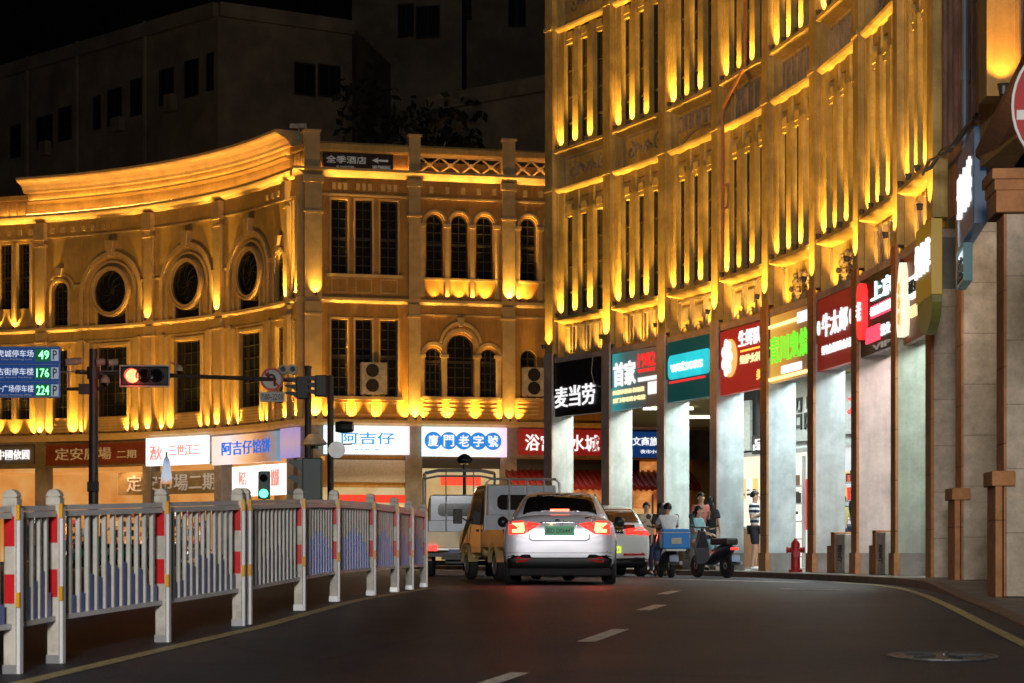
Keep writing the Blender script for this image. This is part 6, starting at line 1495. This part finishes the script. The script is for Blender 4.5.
for s_ in (-1, 1):
    decal(bv, [(s_ * .86, 1.0), (s_ * .66, 1.03), (s_ * .34, 1.0), (s_ * .40, .95), (s_ * .62, .92), (s_ * .84, .86)], 'y', -1, .008, 'tail_light', M['tail'], t)
    for poly in ([(.55, 1.08), (1.25, 1.07), (1.25, 1.42), (.85, 1.40)], [(1.32, 1.07), (2.2, 1.04), (2.1, 1.42), (1.32, 1.43)], [(2.27, 1.04), (2.85, 1.03), (2.5, 1.28), (2.22, 1.38)]): decal(bv, poly, 'x', s_, .006, 'side_window', M['car_glass'], t)
    for yw in (.75, 3.3): decal(bv, [(yw + .40 * math.cos(PI * k / 12), max(.19, .315 + .40 * math.sin(PI * k / 12))) for k in range(13)], 'x', s_, .004, 'wheel_arch', M['black'], t)
    q = MB(); q.lathe((s_ * .99, 2.45, 1.06), [(.02, -.03), (.085, 0), (.095, .06), (.05, .14)], 'y', 12); q.tube([(s_ * .84, 2.5, 1.0), (s_ * .98, 2.48, 1.03)], .025, 6); q.build('mirror', M['car_white2'], t, smooth=True)
decal(bv, [(-.78, .20), (-.82, .36), (.82, .36), (.78, .20)], 'y', -1, .008, 'lower_bumper', M['black'], t)
decal(bv, [(.3, .44), (.78, .45), (.78, .49), (.3, .48)], 'y', -1, .01, 'reflector', M['tail_dim'], t)
decal(bv, [(-.30, 1.0), (.30, 1.0), (.30, 1.04), (-.30, 1.04)], 'y', -1, .012, 'chrome_strip', M['chrome'], t)
f_ = frame_fn((0, 0, 0), (1, 0, 0)); q = MB(f_); q.box(-.20, .24, .01, .03, .50, .64); o = q.build('number_plate', M['lit_y'], t); q = MB(f_); letters(q, '闽D F8216', -.17, .21, .525, .615, .031, bold=.02, thick=.004); sub_parent(q.build('lettering', emit('green plate ink', (.02, .5, .15), .6)), o)
area((2.75, 46.0, .9), (.1, -1, -.2), 2.5, .2, .1, (1., .08, .04), 'tail_glow')
# small pickups
def pickup(label, loc, rz, paint, silver, rack, W=.75, group='small pickup trucks'):
    t = thing('pickup_truck', label, 'truck', loc, rz, group)
    def sq(u, n, z): return Vector((u * (1 - .12 * max(0, z - 1.0)), n, z))
    # side outline of the cab (forward y, z), drawn as a prism across x
    prof = [(1.0, .42), (1.0, 1.55), (1.06, 1.70), (1.25, 1.78), (2.0, 1.78), (2.2, 1.70), (2.75, 1.08), (3.15, .92), (3.28, .8), (3.30, .42)]
    mb = MB(); k = len(prof); xs_ = (-W, W); pts = [(x * (1 - .14 * max(0, z - 1.0)), y, z) for x in xs_ for y, z in prof]
    mb.add(pts, [tuple(range(k)), tuple(reversed(range(k, 2 * k)))] + [(i, (i + 1) % k, k + (i + 1) % k, k + i) for i in range(k)])
    cb = mb.build('cab', [paint], t, bevel=.09)
    # rear wall of the cab, pressed sheet
    f_ = frame_fn((0, 0, 0), (1, 0, 0)); q = MB(); q.box(-W * .93, W * .93, .965, .998, .78, 1.2); q.box(-W * .86, W * .86, .97, .998, 1.2, 1.76); rw = q.build('rear_wall', silver, t, bevel=.02)
    q = MB(); 
    for z in (.9, 1.0, 1.1, 1.17): q.box(-W * .88, W * .88, .945, .964, z, z + .03)
    sub_parent(q.build('rib', silver), rw)
    pts = []
    for cx_, cz_, s0 in ((.38, 1.48, 0), (-.38, 1.48, 90), (-.38, 1.40, 180), (.38, 1.40, 270)):
        for j in range(5): an = R(s0 + 22.5 * j); pts.append((cx_ + .1 * math.cos(an), cz_ + .1 * math.sin(an)))
    q = MB(lambda u, n, z: Vector((u, -n, z))); q.prism([(x * 1.12, 1.44 + (z - 1.44) * 1.22) for x, z in pts], -.968, -.955); rf = q.build('rear_window', silver, t)
    q = MB(lambda u, n, z: Vector((u, -n, z))); q.prism(pts, -.954, -.945); sub_parent(q.build('pane', M['car_glass']), rf)
    for s_ in (-1, 1):
        X = lambda z: s_ * (W * (1 - .14 * max(0, z - 1.0)) + .004)
        q = MB(); gl = [(1.2, 1.05), (2.35, 1.05), (2.2, 1.35), (1.95, 1.66), (1.25, 1.66)]
        q.add([(X(z), y, z) for y, z in gl] + [(X(z) - s_ * .012, y, z) for y, z in gl], [tuple(range(5)), tuple(reversed(range(5, 10)))] + [(i, (i + 1) % 5, 5 + (i + 1) % 5, 5 + i) for i in range(5)]); sw_ = q.build('side_window', M['car_glass'], t)
        q = MB(); q.tube([(X(1.05) + s_ * .002, 1.12, 1.03), (X(1.05) + s_ * .002, 1.12, .5)], .007, 5); q.tube([(X(1.05), 2.42, 1.03), (X(.6), 2.42, .5)], .007, 5); q.box(min(X(.9), X(.9) + s_ * .03), max(X(.9), X(.9) + s_ * .03), 1.25, 1.42, .9, .94); q.build('door_handle', M['black'], t)
        q = MB(); q.tube([(s_ * .72, 2.45, 1.1), (s_ * .92, 2.5, 1.22)], .015, 6); q.box(s_ * .92 - .085, s_ * .92 + .085, 2.47, 2.53, 1.06, 1.34); q.build('mirror', M['black'], t, bevel=.02)
        q = MB(); q.box(s_ * W - .03, s_ * W, -.95, .93, .60, .92); q.build('bed_side', paint, t, bevel=.01)
        q = MB(); q.box(s_ * (W - .16) - .13, s_ * (W - .16) + .13, -1.04, -.99, .54, .66); q.build('tail_light', M['tail'] if s_ < 0 else M['tail_dim'], t)
        for y in (0., 2.55): wheel(s_ * (W - .02), y, .29, .17, t, s_)
        q = MB(lambda u, n, z: Vector((n, u, z)))
        for y in (0., 2.55): q.arcband(y, .30, .33, .40, R(5), R(175), min(s_ * (W - .16), s_ * (W + .03)), max(s_ * (W - .16), s_ * (W + .03)), seg=12)
        q.build('mudguard', paint if s_ < 0 else M['black'], t)
    q = MB(); q.box(-W + .03, W - .03, -.95, .93, .56, .60); q.build('bed_floor', M['steel'], t)
    q = MB(); q.box(-W, W, -.985, -.952, .60, .95); tg = q.build('tailgate', paint, t, bevel=.012)
    q = MB(); q.box(-W * .9, W * .9, -.998, -.986, .82, .85); q.box(-W * .55, W * .55, -1.0, -.986, .68, .74); q.box(-.05, .05, -1.01, -.986, .86, .9); sub_parent(q.build('pressing', paint), tg)
    q = MB(); q.box(-W * .5, W * .5, -.98, 3.2, .36, .52); q.tube([(-W + .1, 0, .29), (W - .1, 0, .29)], .05, 8); q.box(-W * .95, W * .95, -1.05, -.98, .42, .50); q.box(-.3, .3, -.5, .3, .28, .36); q.build('chassis', M['black'], t)
    f_ = frame_fn((0, 0, 0), (1, 0, 0)); q = MB(f_); q.box(-.22, .22, .99, 1.0, .46, .58); q.build('number_plate', mat('blue number plate', (.02, .06, .3), .4), t)
    q = MB()
    if rack == 'guard':
        q.tube([(-W * .97, .9, .9), (-W * .92, .9, 1.80), (-W * .82, .9, 1.87), (W * .82, .9, 1.87), (W * .92, .9, 1.80), (W * .97, .9, .9)], .022, 8)
        for x in (-.26, .08, .4): q.tube([(x, .9, .6), (x, .9, 1.87)], .016, 6)
    else:
        for x in (-W, W):
            q.tube([(x, -.9, .9), (x, -.9, 2.05), (x, -.6, 2.15), (x, .85, 2.25), (x, .9, .9)], .022, 8)
            q.tube([(x, -.9, 1.5), (x, .88, 1.5)], .016, 6); q.tube([(x, 0, .9), (x, 0, 2.2)], .016, 6)
        for y, z in ((-.9, 2.05), (.85, 2.25), (-.2, 2.18)): q.tube([(-W, y, z), (-W * .6, y, z + .06), (W * .6, y, z + .06), (W, y, z)], .022, 8)
        for x in (-.3, .3): q.tube([(x, .88, .9), (x, .88, 2.3)], .016, 6)
    q.build('rack', M['steel'], t)
    return t
pickup('pickup tinted gold for reflected light, with a silver rear cab wall beside the white sedan', (.40, 39.9, 0), R(12.5), M['car_gold_light'], M['truck_silver'], 'guard')
pickup('white pickup tinted cream for warm light, with a tall tube rack over its bed, farthest of the trucks', (-1.12, 47.0, 0), R(1), M['truck_white'], M['truck_silver'], 'hoops')
# ------------------------------------------------------------------ scooters
def scooter(label, loc, rz, col, lit=True, box=None, group='scooters'):
    t = thing('scooter', label, 'scooter', loc, rz, group)
    for y, nm in ((0., 'wheel'), (1.22, 'wheel')):
        q = MB(); r = .24
        q.lathe((0, y, r), [(.15, -.04), (.21, -.055), (.24, -.03), (.24, .03), (.21, .055), (.15, .04)], 'x', 20); w_ = q.build('wheel', M['rubber'], t)
        q = MB(); q.lathe((0, y, r), [(.15, -.02), (.04, -.05), (.04, .05), (.15, .02)], 'x', 14); sub_parent(q.build('rim', M['steel']), w_)
    def ring(y, w, z0, z1): return [Vector((w * math.cos(a_), y, (z0 + z1) / 2 + (z1 - z0) / 2 * math.sin(a_))) for a_ in [2 * PI * k / 8 for k in range(8)]]
    loft_mesh([ring(-.28, .03, .58, .64), ring(-.2, .10, .48, .70), ring(.05, .16, .36, .70), ring(.35, .15, .30, .68), ring(.48, .15, .26, .50), ring(.62, .16, .24, .32), ring(.88, .16, .24, .32)], 1, 'body', col, t)
    q = MB(); q.add([(-.16, .95, .26), (.16, .95, .26), (.17, 1.02, .6), (-.17, 1.02, .6), (-.07, 1.0, .95), (.07, 1.0, .95), (-.14, 1.12, .3), (.14, 1.12, .3), (.12, 1.16, .6), (-.12, 1.16, .6), (-.07, 1.08, .98), (.07, 1.08, .98)], [(0, 1, 2, 3), (3, 2, 5, 4), (6, 9, 8, 7), (9, 10, 11, 8), (0, 3, 9, 6), (3, 4, 10, 9), (1, 7, 8, 2), (2, 8, 11, 5), (4, 5, 11, 10), (0, 6, 7, 1)]); q.build('leg_shield', col, t, bevel=.02)
    q = MB(); q.box(-.14, .14, -.22, .46, .66, .80); q.build('seat', M['black'], t, bevel=.035)
    q = MB(); q.tube([(0, 1.22, .25), (0, 1.14, .6), (0, 1.02, 1.0)], .03, 8); q.build('fork', M['black'], t)
    q = MB(); q.tube([(-.33, .93, 1.06), (-.15, 1.0, 1.02), (.15, 1.0, 1.02), (.33, .93, 1.06)], .018, 8); hb = q.build('handlebar', M['black'], t)
    for s_ in (-1, 1):
        q = MB(); q.tube([(s_ * .2, .98, 1.04), (s_ * .27, .97, 1.22)], .008, 5); q.lathe((s_ * .29, .97, 1.25), [(.045, -.01), (.055, 0), (.045, .01)], 'y', 12); sub_parent(q.build('mirror', M['black']), hb)
    q = MB(); q.arcband(0, 0, .26, .275, R(25), R(150), -.06, .06, seg=8); m_ = MB(lambda u, n, z: Vector((n, -u, z + .24))); m_.arcband(0, 0, .27, .285, R(5), R(120), -.06, .06, seg=8); m_.build('mudguard', M['black'], t)
    q = MB(); q.box(-.08, .08, -.32, -.27, .56, .61); q.build('tail_light', M['tail'] if lit else M['tail_dim'], t, bevel=.01)
    q = MB(); q.box(-.09, .09, -.36, -.345, .33, .45); q.box(-.02, .02, -.345, -.2, .42, .46); q.build('number_plate', mat('blue white plate', (.35, .45, .6), .4) if 'bwp' not in M else M['bwp'], t)
    q = MB(); q.lathe((0, 1.12, .9), [(.08, 0), (.07, .03)], 'y', 14); q.build('headlight', M['steel'], t)
    q = MB(); q.tube([(.1, .35, .28), (.16, .38, .02)], .012, 6); q.tube([(.1, -.1, .3), (.15, -.32, .3)], .04, 8); q.build('stand', M['steel'], t)
    if box:
        q = MB(); q.box(-.28, .28, -.62, -.24, .58, .98); b_ = q.build('delivery_box', box, t, bevel=.03); q = MB(); q.box(-.285, .285, -.625, -.235, .90, .915); q.box(-.1, .1, -.63, -.622, .68, .80); sub_parent(q.build('lid_trim', M['white_paint']), b_)
        q = MB(); q.box(-.2, .2, -.6, -.2, .54, .58); q.build('carrier', M['steel'], t)
    return t
M['bwp'] = mat('blue white plate', (.35, .45, .6), .4)
M['sc_blue'] = mat('blue scooter plastic', (.02, .10, .4), .3, coat=.5); M['sc_dark'] = mat('dark scooter plastic', (.02, .02, .03), .3, coat=.5); M['sc_green'] = mat('green scooter plastic', (.02, .35, .18), .35, coat=.4); M['sc_white'] = mat('white scooter plastic', (.6, .6, .6), .35, coat=.4)
scooter('scooter with a big blue delivery box behind its rider', (3.20, 44.3, 0), R(6), M['sc_dark'], True, M['box_blue'])
scooter('black scooter parked at the kerb with nobody on it', (4.30, 44.0, 0), R(24), M['sc_dark'], True)
# ------------------------------------------------------------------ people
def skin_obj(name, chains, m, parent, sub=1, extra=None):
    """grow one surface round a set of connected joints: chains of (point, radius); equal points are shared"""
    vs, rs, es, idx = [], [], [], {}
    for ch in chains:
        prev = None
        for p, r in ch:
            k = tuple(round(c, 4) for c in p)
            if k not in idx: idx[k] = len(vs); vs.append(p); rs.append(r if isinstance(r, tuple) else (r, r))
            if prev is not None and prev != idx[k]: es.append((prev, idx[k]))
            prev = idx[k]
    me = bpy.data.meshes.new('s'); me.from_pydata(vs, es, []); o = bpy.data.objects.new('s', me); C.objects.link(o)
    o.modifiers.new('skin', 'SKIN'); sv = me.skin_vertices[0].data
    for i, r in enumerate(rs): sv[i].radius = r
    sv[0].use_root = True
    s_ = o.modifiers.new('sub', 'SUBSURF'); s_.levels = s_.render_levels = sub
    dg = bpy.context.evaluated_depsgraph_get(); res = bpy.data.meshes.new_from_object(o.evaluated_get(dg)); bpy.data.objects.remove(o); bpy.data.meshes.remove(me)
    q = MB(); q.add([tuple(v.co) for v in res.vertices], [tuple(p.vertices) for p in res.polygons])
    bpy.data.meshes.remove(res)
    if extra: extra(q)
    ob = q.build(name, m, parent, smooth=True); return ob
def V(*a): return Vector(a)
def lerp(a, b, t): return a.lerp(b, t)
def cloth(name, col): return bpy.data.materials.get(name) or mat(name, col, .8, var=.15, scale=12, bump=.1, bscale=25)
def person(label, loc, rz, pose='stand', h=1.70, top=None, bottom=None, sleeves='short', legs='short', hair='short', shoes=None, dress=None, group=None, arms='down', female=False, stripes=None):
    k = h / 1.70; t = thing('person', label, 'person', loc, rz, group)
    # joints: facing -y
    drop = 0
    if pose == 'sit': 
        pel = V(0, 0, .52); kn = [V(s * .13, -.44, .52) for s in (-1, 1)]; an = [V(s * .13, -.42, .09) for s in (-1, 1)]
    elif pose == 'ride':
        pel = V(0, .0, .84); kn = [V(s * .22, -.40, .66) for s in (-1, 1)]; an = [V(s * .20, -.36, .32) for s in (-1, 1)]
    elif pose == 'walk':
        pel = V(0, 0, .91); kn = [V(-.1, -.14, .49), V(.1, .04, .49)]; an = [V(-.1, -.20, .09), V(.1, .26, .13)]
    else:
        pel = V(0, 0, .92); kn = [V(-.1, -.03, .50), V(.11, -.01, .50)]; an = [V(-.11, .03, .09), V(.12, .02, .09)]
    lean = {'ride': .10, 'sit': .06}.get(pose, 0)
    sp = pel + V(0, -.0 - lean * .3, .20); ch = pel + V(0, .01 - lean, .42); ne = pel + V(0, .0 - lean * 1.3, .56)
    hb = ne + V(0, -.01, .05); hm = ne + V(0, -.02, .125); ht = ne + V(0, -.01, .215)
    wd = .155 if female else .175
    sh = [ch + V(s * wd, 0, .07) for s in (-1, 1)]; hp = [pel + V(s * .09, 0, -.03) for s in (-1, 1)]
    if arms == 'phone': el = [sh[0] + V(-.05, .02, -.27), sh[1] + V(.05, .02, -.27)]; wr = [el[0] + V(.10, -.20, .10), el[1] + V(-.08, -.19, .12)]
    elif arms == 'reach': el = [sh[0] + V(-.06, -.18, -.20), sh[1] + V(.06, -.18, -.20)]; wr = [el[0] + V(.0, -.23, .02), el[1] + V(-.0, -.23, .02)]
    elif arms == 'lap': el = [sh[0] + V(-.06, -.05, -.26), sh[1] + V(.06, -.05, -.26)]; wr = [el[0] + V(.08, -.22, -.04), el[1] + V(-.08, -.22, -.04)]
    elif arms == 'swing': el = [sh[0] + V(-.05, .08, -.27), sh[1] + V(.05, -.04, -.28)]; wr = [el[0] + V(.0, -.02, -.25), el[1] + V(.0, -.12, -.22)]
    else: el = [sh[0] + V(-.06, .03, -.28), sh[1] + V(.06, .03, -.28)]; wr = [el[0] + V(-.01, -.04, -.25), el[1] + V(.01, -.04, -.25)]
    S_ = lambda p: tuple(p * k)
    chains = [[(S_(pel), (.12 * k, .085 * k)), (S_(sp), (.11 * k, .08 * k)), (S_(ch), (.13 * k, .09 * k)), (S_(ne), .05 * k), (S_(hb), .055 * k), (S_(hm), (.080 * k, .090 * k)), (S_(ht), .068 * k)]]
    for i, s in enumerate((-1, 1)):
        d_ = (wr[i] - el[i]).normalized(); palm = wr[i] + d_ * .055; side = d_.cross(V(0, 0, 1)) if abs(d_.z) < .8 else V(0, 1, 0); side.normalize(); pn = d_.cross(side)
        chains.append([(S_(ch), (.13 * k, .09 * k)), (S_(sh[i]), .055 * k), (S_(lerp(sh[i], el[i], .5)), .045 * k), (S_(el[i]), .036 * k), (S_(lerp(el[i], wr[i], .4)), .034 * k), (S_(wr[i]), .024 * k), (S_(palm), (.036 * k, .018 * k))])
        for f in range(4):
            base = palm + side * (.027 - .018 * f); l_ = (.062, .072, .068, .052)[f]
            chains.append([(S_(palm), (.036 * k, .018 * k)), (S_(base + d_ * .04), .0085 * k), (S_(base + d_ * (.04 + l_ * .6) + pn * .01), .008 * k), (S_(base + d_ * (.04 + l_) + pn * .028), .0065 * k)])
        tb = palm + side * .03 - d_ * .025; chains.append([(S_(palm), (.036 * k, .018 * k)), (S_(tb + side * .022 + d_ * .02), .0095 * k), (S_(tb + side * .035 + d_ * .06), .008 * k)])
        chains.append([(S_(pel), (.12 * k, .085 * k)), (S_(hp[i]), .088 * k), (S_(lerp(hp[i], kn[i], .5)), .072 * k), (S_(kn[i]), .052 * k), (S_(lerp(kn[i], an[i], .35)), .052 * k), (S_(an[i]), .034 * k), (S_(an[i] + V(0, -.06, -.05)), .034 * k), (S_(an[i] + V(0, -.15, -.06)), .028 * k)])
    def face(q):
        for s in (-1, 1):
            q.lathe(S_(hm + V(s * .032, -.085, .012)), [(.004 * k, -.008 * k), (.012 * k, 0), (.004 * k, .006 * k)], 'y', 8)
            q.lathe(S_(hm + V(s * .078, .005, .0)), [(.01 * k, -.012 * k), (.028 * k, 0), (.012 * k, .012 * k)], 'x', 8)
        q.tube([S_(hm + V(0, -.082, .02)), S_(hm + V(0, -.107, -.022)), S_(hm + V(0, -.085, -.03))], [.008 * k, .014 * k, .008 * k], 6)
        q.tube([S_(hm + V(-.025, -.083, -.055)), S_(hm + V(0, -.092, -.055)), S_(hm + V(.025, -.083, -.055))], [.004 * k, .008 * k, .004 * k], 6)
    b = skin_obj('body', chains, M['skin'], t, 1, face)
    # hair
    q = MB(); nlat, nlon = 7, 14; pts = []; c_ = hm + V(0, .012, .03); rnd = random.Random(len(label))
    low = -.35 if hair == 'short' else -.75
    for i in range(nlat + 1):
        ph = PI / 2 - (PI / 2 - math.asin(low)) * i / nlat
        for j in range(nlon):
            th = 2 * PI * j / nlon; front = max(0, -math.sin(th)); z = math.sin(ph); r = math.cos(ph)
            if front > .35 and z < .42: z = .42 + (z - .42) * .12; r = math.sqrt(max(0, 1 - z * z)) * .96
            jt = 1 + rnd.uniform(-.04, .05); pts.append(S_(c_ + V(.095 * r * math.cos(th) * jt, .110 * r * math.sin(th) * jt, .112 * z * jt)))
    fs = [(i * nlon + j, i * nlon + (j + 1) % nlon, (i + 1) * nlon + (j + 1) % nlon, (i + 1) * nlon + j) for i in range(nlat) for j in range(nlon)]; q.add(pts, fs)
    if hair == 'long':
        for s in (-2, -1, 0, 1, 2): q.tube([S_(c_ + V(s * .032, .07, -.02)), S_(c_ + V(s * .038, .10, -.16)), S_(c_ + V(s * .036, .085, -.32)), S_(c_ + V(s * .03, .08, -.42))], [.04 * k, .042 * k, .034 * k, .012 * k], 7)
    if hair == 'bun': q.lathe(S_(c_ + V(0, .11, .05)), [(.01, -.04), (.04, -.02), (.045, .01), (.02, .04)], 'z', 10)
    q.build('hair', M['hair'], t, smooth=True)
    # clothes
    e_ = 1.16
    tc_ = [[(S_(pel + V(0, 0, .02)), (.138 * k, .105 * k)), (S_(sp), (.13 * k, .10 * k)), (S_(ch), (.165 * k, .125 * k)), (S_(ch + V(0, 0, .10)), .085 * k)]]
    for i in range(2):
        cc_ = [(S_(ch), (.165 * k, .125 * k)), (S_(sh[i]), .082 * k), (S_(lerp(sh[i], el[i], .75 if sleeves == 'short' else 1.)), .06 * k)]
        if sleeves == 'long': cc_.append((S_(lerp(el[i], wr[i], .9)), .042 * k))
        tc_.append(cc_)
    o = skin_obj('shirt', tc_, top, t, 2)
    if dress is not None:
        q = MB(); zz = pel.z
        if pose == 'sit': skin_obj('skirt', [[(S_(pel), (.16 * k, .12 * k)), (S_(lerp(hp[i], kn[i], .55)), .10 * k), (S_(kn[i] + V(0, -.03, 0)), .085 * k), (S_(lerp(kn[i], an[i], .4) + V(0, -.02, 0)), .08 * k)] for i in range(2)], dress, t, 2)
        else: q.lathe((0, 0, 0), [(.13 * k, (zz + .12) * k), (.17 * k, zz * k), (.21 * k, (zz - .25) * k), (.25 * k, (zz - .45) * k), (.24 * k, (zz - .45) * k), (.12 * k, zz * k)], sides=18); q.build('skirt', dress, t, smooth=True)
    else:
        lc = []
        for i in range(2):
            cc_ = [(S_(pel), (.14 * k, .105 * k)), (S_(hp[i]), .102 * k), (S_(lerp(hp[i], kn[i], .5)), .09 * k), (S_(lerp(hp[i], kn[i], .92)), .08 * k)]
            if legs == 'long': cc_ += [(S_(lerp(kn[i], an[i], .3)), .068 * k), (S_(lerp(kn[i], an[i], .95)), .052 * k)]
            lc.append(cc_)
        skin_obj('trousers' if legs == 'long' else 'shorts', lc, bottom, t, 2)
    for i in range(2):
        skin_obj('shoe', [[(S_(an[i] + V(0, .03, -.045)), .042 * k), (S_(an[i] + V(0, -.06, -.05)), .042 * k), (S_(an[i] + V(0, -.15, -.058)), .036 * k), (S_(an[i] + V(0, -.175, -.062)), .026 * k)]], shoes or M['black'], t, 1)
    return t
def striped(name):
    m, N, L, b = new_mat(name); tc = N.new('ShaderNodeTexCoord'); sp = N.new('ShaderNodeSeparateXYZ'); L.new(tc.outputs['Object'], sp.inputs[0])
    a_ = N.new('ShaderNodeMath'); a_.operation = 'MULTIPLY'; a_.inputs[1].default_value = 9.; L.new(sp.outputs[2], a_.inputs[0]); f = N.new('ShaderNodeMath'); f.operation = 'FRACT'; L.new(a_.outputs[0], f.inputs[0])
    r = N.new('ShaderNodeValToRGB'); r.color_ramp.interpolation = 'CONSTANT'; e = r.color_ramp.elements; e[0].color = (.75, .78, .75, 1); e[1].position = .45; e[1].color = (.01, .015, .05, 1); L.new(f.outputs[0], r.inputs['Fac']); L.new(r.outputs[0], b.inputs['Base Color']); b.inputs['Roughness'].default_value = .8; return m
white_c = cloth('white cotton', (.72, .74, .76)); black_c = cloth('black cotton', (.015, .015, .02)); teal_c = cloth('pale teal cotton', (.22, .42, .45)); pink_c = cloth('salmon checked cotton', (.55, .18, .14)); yellow_c = cloth('yellow cotton', (.6, .5, .2)); navy_c = cloth('navy cotton', (.02, .025, .06)); grey_c = cloth('grey cotton', (.2, .2, .2)); denim = cloth('blue denim', (.05, .08, .18)); beige_c = cloth('beige cotton', (.5, .4, .28)); dred_c = cloth('maroon cotton', (.22, .03, .03))
AW = PI      # facing away from the camera
person('rider in a white T-shirt seen from behind on the boxed scooter', (3.19, 44.72, .0), AW + R(6), 'ride', 1.56, white_c, denim, legs='long', arms='reach')
p = BAYS[2](1.75, -.2, .38); person('long-haired woman in a pale teal dress sitting on a stone bench', (3.86, 46.3, .22), R(55), 'sit', 1.62, teal_c, None, hair='long', dress=teal_c, arms='lap', female=True, shoes=white_c)
person('person in a salmon checked top standing behind the seated woman', (4.17, 48.6, .12), R(20), 'stand', 1.68, pink_c, black_c, legs='long', arms='phone', female=True, hair='bun')
person('person in black standing at the far side of the salmon top', (4.45, 49.3, .12), R(160), 'stand', 1.6, black_c, black_c, legs='long', hair='long', female=True)
person('person in a beige top facing the camera left of the white T-shirt rider', (2.95, 48.3, .0), R(10), 'stand', 1.58, beige_c, navy_c, legs='long', arms='phone')
person('dark-haired person in black between the beige top and the rider', (3.2, 47.2, .0), R(190), 'stand', 1.55, black_c, black_c, legs='long', hair='long', female=True)
person('young man in a blue and white striped T-shirt and black shorts looking at his phone', (5.38, 48.8, .12), R(70), 'stand', 1.72, striped('striped shirt'), black_c, arms='phone', shoes=white_c)
person('person in a black T-shirt walking in the arcade, cut by a brown column', (6.92, 44.3, .12), R(100), 'walk', 1.68, black_c, denim, legs='long', arms='swing')
person('person in a yellow top standing near a bright shop, right of the hydrant', (7.15, 47.6, .12), R(180), 'stand', 1.6, yellow_c, navy_c, legs='long', hair='short', female=True)
person('man in a dark shirt seen through the second and third barrier posts, leftmost walker', (wx(27, 78), 78, 0), R(90), 'walk', 1.75, navy_c, black_c, legs='long', arms='swing')
person('walker in a patterned brown top beside the leftmost walker', (wx(36, 79), 79, 0), R(20), 'stand', 1.55, cloth('brown print cotton', (.25, .13, .06)), black_c, legs='long', female=True, hair='long')
person('walker in maroon left of the second barrier post', (wx(44.5, 76), 76, 0), R(80), 'walk', 1.7, dred_c, denim, legs='long', arms='swing')
person('walker in an orange brown top right of the second barrier post', (wx(68, 80), 80, 0), R(-60), 'walk', 1.68, cloth('orange brown cotton', (.4, .2, .05)), grey_c, legs='long')
person('walker in pink next to the orange brown top', (wx(77.5, 80), 80, 0), R(-80), 'walk', 1.62, cloth('rose cotton', (.5, .2, .2)), black_c, legs='long', female=True, hair='bun')
person('walker in a white and navy top beside the thick pole', (wx(86.5, 78), 78, 0), R(-20), 'stand', 1.6, white_c, navy_c, legs='long')
person('tall walker in black right of the thick pole', (wx(103, 77), 77, 0), R(100), 'stand', 1.8, black_c, black_c, legs='long', arms='phone')
person('walker in dark grey seen through the bars below the olive board', (wx(182, 80), 80, 0), R(60), 'walk', 1.7, grey_c, black_c, legs='long')
person('walker in dark red seen through the bars below the white lightbox', (wx(206, 81), 81, 0), R(-70), 'walk', 1.66, dred_c, black_c, legs='long', female=True, hair='long')
for i, (px, d, rz, m_, lab) in enumerate(((88, 70, 75, 'sc_green', 'green parked scooter behind the barrier, leftmost of the row'), (108, 70.5, 82, 'sc_white', 'white parked scooter behind the barrier, second of the row'), (128, 70, 70, 'sc_green', 'green parked scooter behind the barrier, third of the row'), (147, 71, 85, 'sc_blue', 'blue parked scooter behind the barrier, fourth of the row'), (180, 70, 78, 'sc_dark', 'black parked scooter behind the barrier, left of the fourth post'), (203, 71, 80, 'sc_white', 'white parked scooter behind the barrier, just left of the fourth post'), (262, 68, 80, 'sc_dark', 'black scooter with a red lamp right of the double barrier post'), (285, 69, 75, 'sc_dark', 'black scooter with a red lamp left of the fifth barrier post'))):
    scooter(lab, (wx(px, d), d, 0), R(rz), M[m_], i > 5)
area((-14, 76, 6), (0, .3, -1), 260, 4, 2, (1., .7, .4), 'street_or_fill_light')
